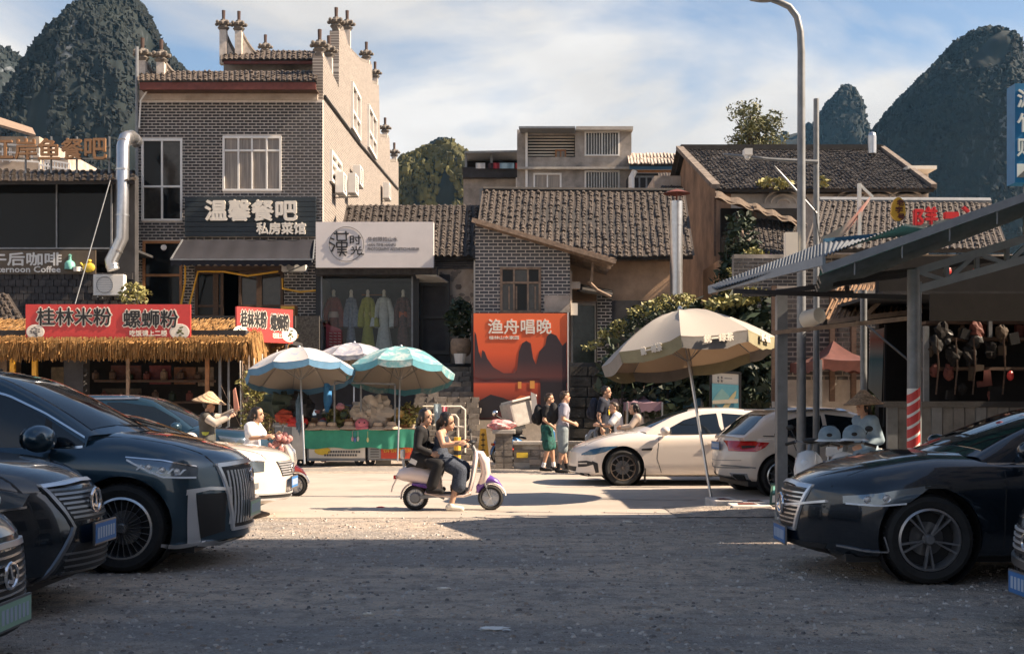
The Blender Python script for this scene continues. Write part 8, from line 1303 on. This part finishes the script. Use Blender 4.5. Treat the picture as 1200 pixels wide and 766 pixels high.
def garment(t, J, it):
    kind, m = it[0], it[1]; o = it[2] if len(it) > 2 else {}; g = lambda k: V(J[k]); b = MB(); ch, pe = g('che'), g('pel'); ex = o.get('ex', .018)
    ft = J.get('fat', 1.)
    def torso(low=1.0, bare=False):
        for s_ in 'LR':
            sh, hi = g('sh' + s_), g('hi' + s_); cs = ch.lerp(sh, .42); mid = pe.lerp(ch, .45).lerp(sh, .18); cap(b, hi.lerp(pe, .25).lerp(mid, 1 - low), .110 * ft + ex, mid, .100 * ft + ex); cap(b, mid, .100 * ft + ex, cs - UZ * (.03 if bare else 0), .113 * ft + ex)
            if not bare: cap(b, cs.lerp(sh, .3) + UZ * .03, .086 * (.5 + ft / 2) + ex, sh, .060 + ex)
            else: b.tube([cs + V((.09, 0, .04)), cs + UZ * .13, cs + V((-.09, 0, .05))], .014, 6)
        if not bare: cap(b, g('nek') - UZ * .075, .075, ch, .11 * ft)
    if kind in ('shirt', 'jacket', 'top'):
        torso(o.get('low', 1.0), kind == 'top')
        if kind != 'top':
            for s_ in 'LR':
                sh, el, wr = g('sh' + s_), g('el' + s_), g('wr' + s_)
                if o.get('sleeve', 'short') == 'short': cap(b, sh, .055 + ex, sh.lerp(el, .62), .052 + ex)
                else: cap(b, sh, .052 + ex, el, .038 + ex); cap(b, el, .038 + ex, el.lerp(wr, .90), .028 + ex)
        if o.get('hem'): 
            for s_ in 'LR': cap(b, g('hi' + s_), .12 + ex, g('hi' + s_).lerp(g('kn' + s_), .3), .11 + ex)
    elif kind in ('shorts', 'trousers'):
        f = o.get('len', .8)
        for s_ in 'LR':
            hi, kn, an = g('hi' + s_), g('kn' + s_), g('an' + s_); cap(b, hi.lerp(pe, .4) + UZ * .04, .112 * ft + ex, hi, .105 * ft + ex)
            if kind == 'shorts': cap(b, hi, .100 + ex, hi.lerp(kn, f), .086 + ex)
            else: cap(b, hi, .100 * ft + ex, kn, .066 + ex); cap(b, kn, .066 + ex, kn.lerp(an, f), .062 + ex)
    elif kind == 'skirt':
        for s_ in 'LR': hi, kn, an = g('hi' + s_), g('kn' + s_), g('an' + s_); cap(b, hi.lerp(pe, .5) + UZ * .08, .10 + ex, hi, .115 + ex); cap(b, hi, .105 + ex, kn, .085 + ex); cap(b, kn, .085 + ex, kn.lerp(an, o.get('len', .45)) + V((.03, 0, 0)), .09 + ex)
        for a in range(7): k = a / 6; p = g('knR').lerp(g('knL'), k); q = p.lerp(g('anR').lerp(g('anL'), k), o.get('len', .45)) + V((.05, 0, -.02 * (a % 2))); cap(b, g('hiR').lerp(g('hiL'), k), .085, p, .075); cap(b, p, .075, q, .05)
    elif kind == 'shoes':
        for s_ in 'LR': an, to = g('an' + s_), g('to' + s_); d = (to - an); d.z *= .2; d.normalize(); cap(b, an - UZ * .035 - d * .035, .048, to + d * .02, .038); cap(b, an + UZ * .0, .046, an - UZ * .03, .048)
    elif kind == 'socks':
        for s_ in 'LR': an, kn = g('an' + s_), g('kn' + s_); cap(b, an, .045, an.lerp(kn, .22), .048)
    elif kind == 'backpack': c = ch.lerp(pe, .12) + V((-.21, 0, .02)); b.ell(c, (.11, .155, .24), 16, 12); b.ell(c + V((-.07, 0, -.08)), (.09, .13, .13), 14, 10); [cap(b, g('sh' + s_).lerp(ch, .42) + V((-.08, 0, .07)), .028, g('sh' + s_).lerp(ch, .42) + V((.115, 0, -.08)), .024) for s_ in 'LR']
    elif kind == 'vest': torso(.75)
    nm = {'top': 'camisole', 'shoes': 'shoe'}.get(kind, kind)
    if kind in ('shoes', 'socks'):                                      # one mesh per foot
        o_ = blob(b, 'shoe' if kind == 'shoes' else 'sock', [m], t, .011, 2); return o_
    return blob(b, nm, [m], t, .013, 2)
m_navy = mat('navy_shirt', (.012, .016, .03), .85, var=.3, scale=8); m_blk = mat('black_cotton', (.007, .007, .009), .85, var=.3, scale=9); m_gshort = mat('green_patterned_cloth', (.010, .05, .045), .8, var=.6, scale=16, col2=(.02, .15, .125)); m_greyt = mat('grey_tee', (.30, .30, .36), .85, var=.12, scale=8); m_gsh = mat('grey_shorts', (.20, .24, .26), .85, var=.2, scale=8); m_wtee = mat('white_tee', (.70, .69, .70), .85, var=.06, scale=8); m_dnm = mat('navy_polka', (.010, .016, .03), .85, var=.5, scale=60, col2=(.07, .09, .13)); m_beige = mat('beige_jacket', (.50, .40, .33), .85, var=.12); m_khaki = mat('pale_worker_shirt', (.48, .42, .36), .85, var=.2); m_hiv = mat('reflective_vest', (.055, .055, .05), .7, var=.5, scale=5)
def stand(lean=0, **k):
    J = dict(pel=(0, 0, .95), che=(.01 + lean * .5, 0, 1.27), nek=(.0 + lean, 0, 1.46), hed=(.035 + lean, 0, 1.60), shL=(-.01 + lean, .175, 1.40), shR=(-.01 + lean, -.175, 1.40), elL=(-.05, .235, 1.13), elR=(-.05, -.235, 1.13), wrL=(.14, .22, .98), wrR=(.14, -.22, .98), hiL=(0, .09, .90), hiR=(0, -.09, .90), knL=(.03, .10, .49), knR=(.03, -.10, .49), anL=(-.02, .10, .085), anR=(-.02, -.10, .085), toL=(.14, .11, .035), toR=(.14, -.11, .035)); J.update(k); return J
person('boy in black shirt and green patterned shorts with black backpack', (X(641, 26.6), 26.6, 0), R(-8), stand(.02, knL=(.10, .09, .50), anL=(.14, .10, .085), toL=(.30, .11, .035), anR=(-.08, -.10, .085), toR=(.08, -.11, .035), elR=(-.04, -.24, 1.14), wrR=(.17, -.19, .98), wrL=(.2, .15, .98)), [('shirt', m_blk), ('shorts', m_gshort, {'len': .85, 'ex': .03}), ('shoes', m_blk), ('socks', m_wtee), ('backpack', m_blk)], 'short', 1.0, m_bhair)
person('boy in grey tee and long grey shorts with black backpack', (X(659, 26.0), 26.0, 0), R(6), stand(.03, knR=(.0, -.1, .49), anR=(-.10, -.10, .085), toR=(.06, -.11, .035), anL=(.12, .1, .085), toL=(.27, .11, .035), elR=(-.02, -.24, 1.13), wrR=(.22, -.15, 1.04), wrL=(.24, .12, 1.04)), [('shirt', m_greyt), ('shorts', m_gsh, {'len': .98, 'ex': .02}), ('shoes', m_blk), ('socks', m_blk), ('backpack', m_blk)], 'short', 1.03, m_bhair)
tm = person('tall man in navy shirt with yellow print and dark backpack', (X(706, 27.2), 27.2, 0), R(-20), stand(.05, elR=(-.02, -.24, 1.12), wrR=(.05, -.26, .86), wrL=(.05, .24, .86)), [('shirt', m_navy), ('trousers', m_blk, {'len': .95}), ('shoes', m_blk), ('backpack', m_navy)], 'fade', 1.10)
b = MB(); b.ell((.155, -.04, 1.22), (.012, .05, .10), 10, 8); b.put('shirt_print', m_ypr, tm, world=False)
def ride(**k):
    J = dict(fat=.80, pel=(-.2, 0, .76), che=(-.16, 0, .99), nek=(-.13, 0, 1.15), hed=(-.075, 0, 1.265), shL=(-.16, .15, 1.09), shR=(-.18, -.16, 1.09), elL=(-.06, .24, .93), elR=(-.13, -.23, .93), wrL=(.13, .24, .965), wrR=(.10, -.26, .955), hiL=(-.18, .08, .73), hiR=(-.18, -.08, .73), knL=(.14, .11, .60), knR=(.11, -.14, .56), anL=(.05, .11, .33), anR=(-.02, -.18, .085), toL=(.17, .11, .285), toR=(.11, -.19, .035)); J.update(k); return J
person('woman in strap top and polka dot skirt steering the pale pink scooter', sc_loc, 0, ride(hdR=(.7, -.2, -.1), hdL=(.7, .2, -.1)), [('top', m_dnm, {'low': .9, 'ex': .012}), ('skirt', m_dnm, {'len': .42}), ('shoes', m_cream, {})], 'tail', 1., face=(.92, -.25, -.28))
person('woman in black jacket and trousers riding pillion on pale pink scooter', sc_loc, 0, ride(pel=(-.50, 0, .77), che=(-.45, 0, 1.03), nek=(-.42, 0, 1.20), hed=(-.385, 0, 1.325), shL=(-.44, .15, 1.14), shR=(-.46, -.16, 1.13), elL=(-.38, .26, .92), elR=(-.49, -.25, .90), wrL=(-.20, .2, .86), wrR=(-.30, -.23, .82), hiL=(-.48, .09, .74), hiR=(-.48, -.09, .74), knL=(-.17, .24, .67), knR=(-.19, -.24, .66), anL=(-.30, .22, .34), anR=(-.30, -.23, .33), toL=(-.17, .23, .285), toR=(-.17, -.24, .285)), [('jacket', m_blk, {'sleeve': 'long', 'ex': .014, 'hem': 1}), ('trousers', m_blk, {'len': .85, 'ex': .02}), ('shoes', m_blk)], 'tail', 1., face=(.80, -.58, 0))
b = MB(); b.box((-.55, -.215, .70), (.10, .015, .07), Matrix.Rotation(R(25), 3, 'Y')); b.put('white_patch', m_white, SCO, world=False)
person('woman in white tee riding the cream scooter with flowered wrap', (X(309, Y2), Y2, 0), R(-6), ride(hed=(-.10, 0, 1.29), wrR=(.12, -.25, .94)), [('shirt', m_wtee, {'ex': .03}), ('trousers', m_wtee, {'len': .9}), ('shoes', m_blk)], 'tail', 1.03, face=(1, -.05, .05))
wk = person('road worker in cone straw hat and reflective vest holding up paper', (X(243, 20.4), 20.4, 0), R(4), stand(0, elL=(.22, .22, 1.38), wrL=(.46, .14, 1.50), elR=(.18, -.24, 1.28), wrR=(.42, -.16, 1.40)), [('shirt', m_khaki, {'sleeve': 'long', 'ex': .03}), ('vest', m_hiv, {'ex': .04}), ('trousers', m_khaki, {'len': .95}), ('shoes', m_blk)], 'fade', .92)
b = MB(); b.lathe([(.165, 0), (.172, .05), (.165, .10)], (.0, 0, 1.02), 20); b.v = [(q[0] * .82, q[1] * 1.12, q[2]) for q in b.v]; b.put('reflective_band', mat('lime_band', (.50, .50, .06), .5), wk, world=False)
m_strawh = mat('straw_hat', (.50, .36, .22), .9, var=.5, scale=26, bump=.4, bscale=60)
def cone_hat(lbl, c, r, h, tilt=0, m=None):
    t = thing('cone_hat', lbl, 'hat', c); rot = Matrix.Rotation(R(tilt), 3, 'Y'); b = MB(); b.lathe([(0, h), (.04, h * .96), (r * .5, h * .5), (r, 0), (r * .985, -.012), (r * .5, h * .44), (0, h * .9)], (0, 0, 0), 28, rot); b.put('crown', m or m_strawh, t, smooth=30, world=False); b = MB(); b.tube([rot @ V((r * cos(a), r * sin(a), 0)) for a in [2 * pi * k / 28 for k in range(29)]], .008, 5)
    for k in range(7): b.tube([rot @ V((r * q * cos(a), r * q * sin(a), h * (1 - q) + .006)) for q, a in [(.12 + .88 * i / 8, i * .35 + k * .9) for i in range(9)]], .004, 4)
    b.put('cane_edge', m_oldwood, t, world=False); return t
cone_hat('cone straw hat worn by the road worker beside the dark estate', (X(245, 20.4) , 20.4, 1.535), .285, .19, 8)
t = thing('paper_sheet', 'orange pink paper held up by the road worker', 'paper', P(276, 480, 20.3)); sheet(t, 'sheet', mat('salmon_paper', (.62, .28, .20), .7), [P(274, 481, 20.35), P(280, 478, 20.2), P(275.5, 454, 20.2), P(273, 457, 20.35)], .01); b = MB(); b.bar(P(277, 486, 20.3), P(277, 478, 20.3), .02, .02); b.put('holder', m_oldwood, t)
person('boy in white tee gripping the handlebar behind the cream saloon', (X(716, 25.4), 25.4, 0), R(172), ride(pel=(-.2, 0, .90), che=(-.14, 0, 1.13), nek=(-.10, 0, 1.30), hed=(-.05, 0, 1.41), shL=(-.12, .16, 1.23), shR=(-.12, -.16, 1.23), elL=(.03, .25, 1.03), elR=(.03, -.25, 1.03), wrL=(.24, .22, 1.05), wrR=(.24, -.22, 1.05), hiL=(-.18, .08, .84), hiR=(-.18, -.08, .84)), [('shirt', m_wtee, {'ex': .025}), ('trousers', m_gsh, {'len': .8}), ('shoes', m_blk)], 'short', 1.0, m_bhair, face=(1, .45, 0))
person('woman with long dark hair and beige jacket seated behind boy in white', (X(716, 25.4), 25.4, 0), R(172), ride(pel=(-.62, 0, .90), che=(-.58, 0, 1.12), nek=(-.54, 0, 1.28), hed=(-.48, 0, 1.39), shL=(-.56, .15, 1.21), shR=(-.56, -.15, 1.21), elL=(-.42, .23, 1.02), elR=(-.42, -.23, 1.02), wrL=(-.25, .2, 1.0), wrR=(-.25, -.2, 1.0), hiL=(-.6, .09, .84), hiR=(-.6, -.09, .84), knL=(-.25, .24, .72), knR=(-.25, -.24, .72), anL=(-.35, .2, .35), anR=(-.35, -.2, .35), toL=(-.22, .2, .31), toR=(-.22, -.2, .31)), [('jacket', m_beige, {'sleeve': 'long', 'ex': .025}), ('trousers', m_blk, {'len': .9}), ('shoes', m_wtee)], 'long', 1.0, face=(1, .3, 0))
m_bluec = mat('pale_blue_cloth', (.22, .30, .36), .8, var=.2)
person('figure in pale blue cover standing among the white parked scooters', (X(1016, 15.9), 15.9, 0), R(200), stand(.04, wrL=(.25, .22, 1.05), wrR=(.25, -.22, 1.05)), [('jacket', m_bluec, {'sleeve': 'long', 'ex': .03, 'hem': 1}), ('trousers', m_blk, {'len': .95}), ('shoes', m_blk), ('vest', m_hiv, {'ex': .01})], 'long', .92)
cone_hat('dark woven cone hat above the white parked scooters', (X(1012, 15.85), 15.85, 1.515), .255, .19, -3, mat('dark_straw', (.30, .19, .11), .9, var=.6, scale=30, bump=.4, bscale=60))
for px, py, Yh, lb in ((972, 512, 15.0, 'pale blue helmet resting on the scooter by the grey post'), (1001, 511, 14.7, 'pale blue helmet with dark visor resting on the inner scooter')):
    t = thing('helmet', lb, 'helmet', P(px, py, Yh)); b = MB(); b.lathe([(.135, -.05), (.14, 0), (.135, .05), (.11, .10), (.06, .135), (0, .145)], (0, 0, 0), 20); b.put('crown', m_bluec, t, smooth=True, world=False); b = MB(); b.lathe([(.19, -.05), (.17, -.035), (.135, -.02)], (0, 0, 0), 24); b.put('brim', m_wht, t, smooth=True, world=False); b = MB(); b.ell((-.03, -.125, .03), (.04, .02, .025), 12, 8); b.put('badge_plate', m_black, t, world=False, smooth=True)
for px, py, w, lb in ((578, 737, .10, 'white plastic scrap lying on the shaded gravel'), (520, 690, .05, 'small torn paper scrap on the gravel'), (735, 612, .06, 'crushed pale cup on the shade line by the slabs'), (432, 720, .04, 'tiny brown wrapper on the gravel')):
    Yl = 2170 / (py - 470); lump('litter', lb, 'litter', px, py - 1, Yl, (w, w * .5, .012), m_white if w > .09 else m_cream, .6, px)
# ------------------------------------------------------------ humid air
b = MB(); b.bb(-960, 960, -75, 1100, -1.5, 230); hz = bpy.data.materials.new('humid_air'); hz.use_nodes = True; nt = hz.node_tree; nt.nodes.clear(); o = nt.nodes.new('ShaderNodeOutputMaterial'); v_ = nt.nodes.new('ShaderNodeVolumePrincipled'); v_.inputs['Color'].default_value = (.25, .60, 1, 1); v_.inputs['Density'].default_value = .00008; v_.inputs['Anisotropy'].default_value = .2; nt.links.new(v_.outputs[0], o.inputs['Volume']); b.put('haze', hz, kind='stuff')
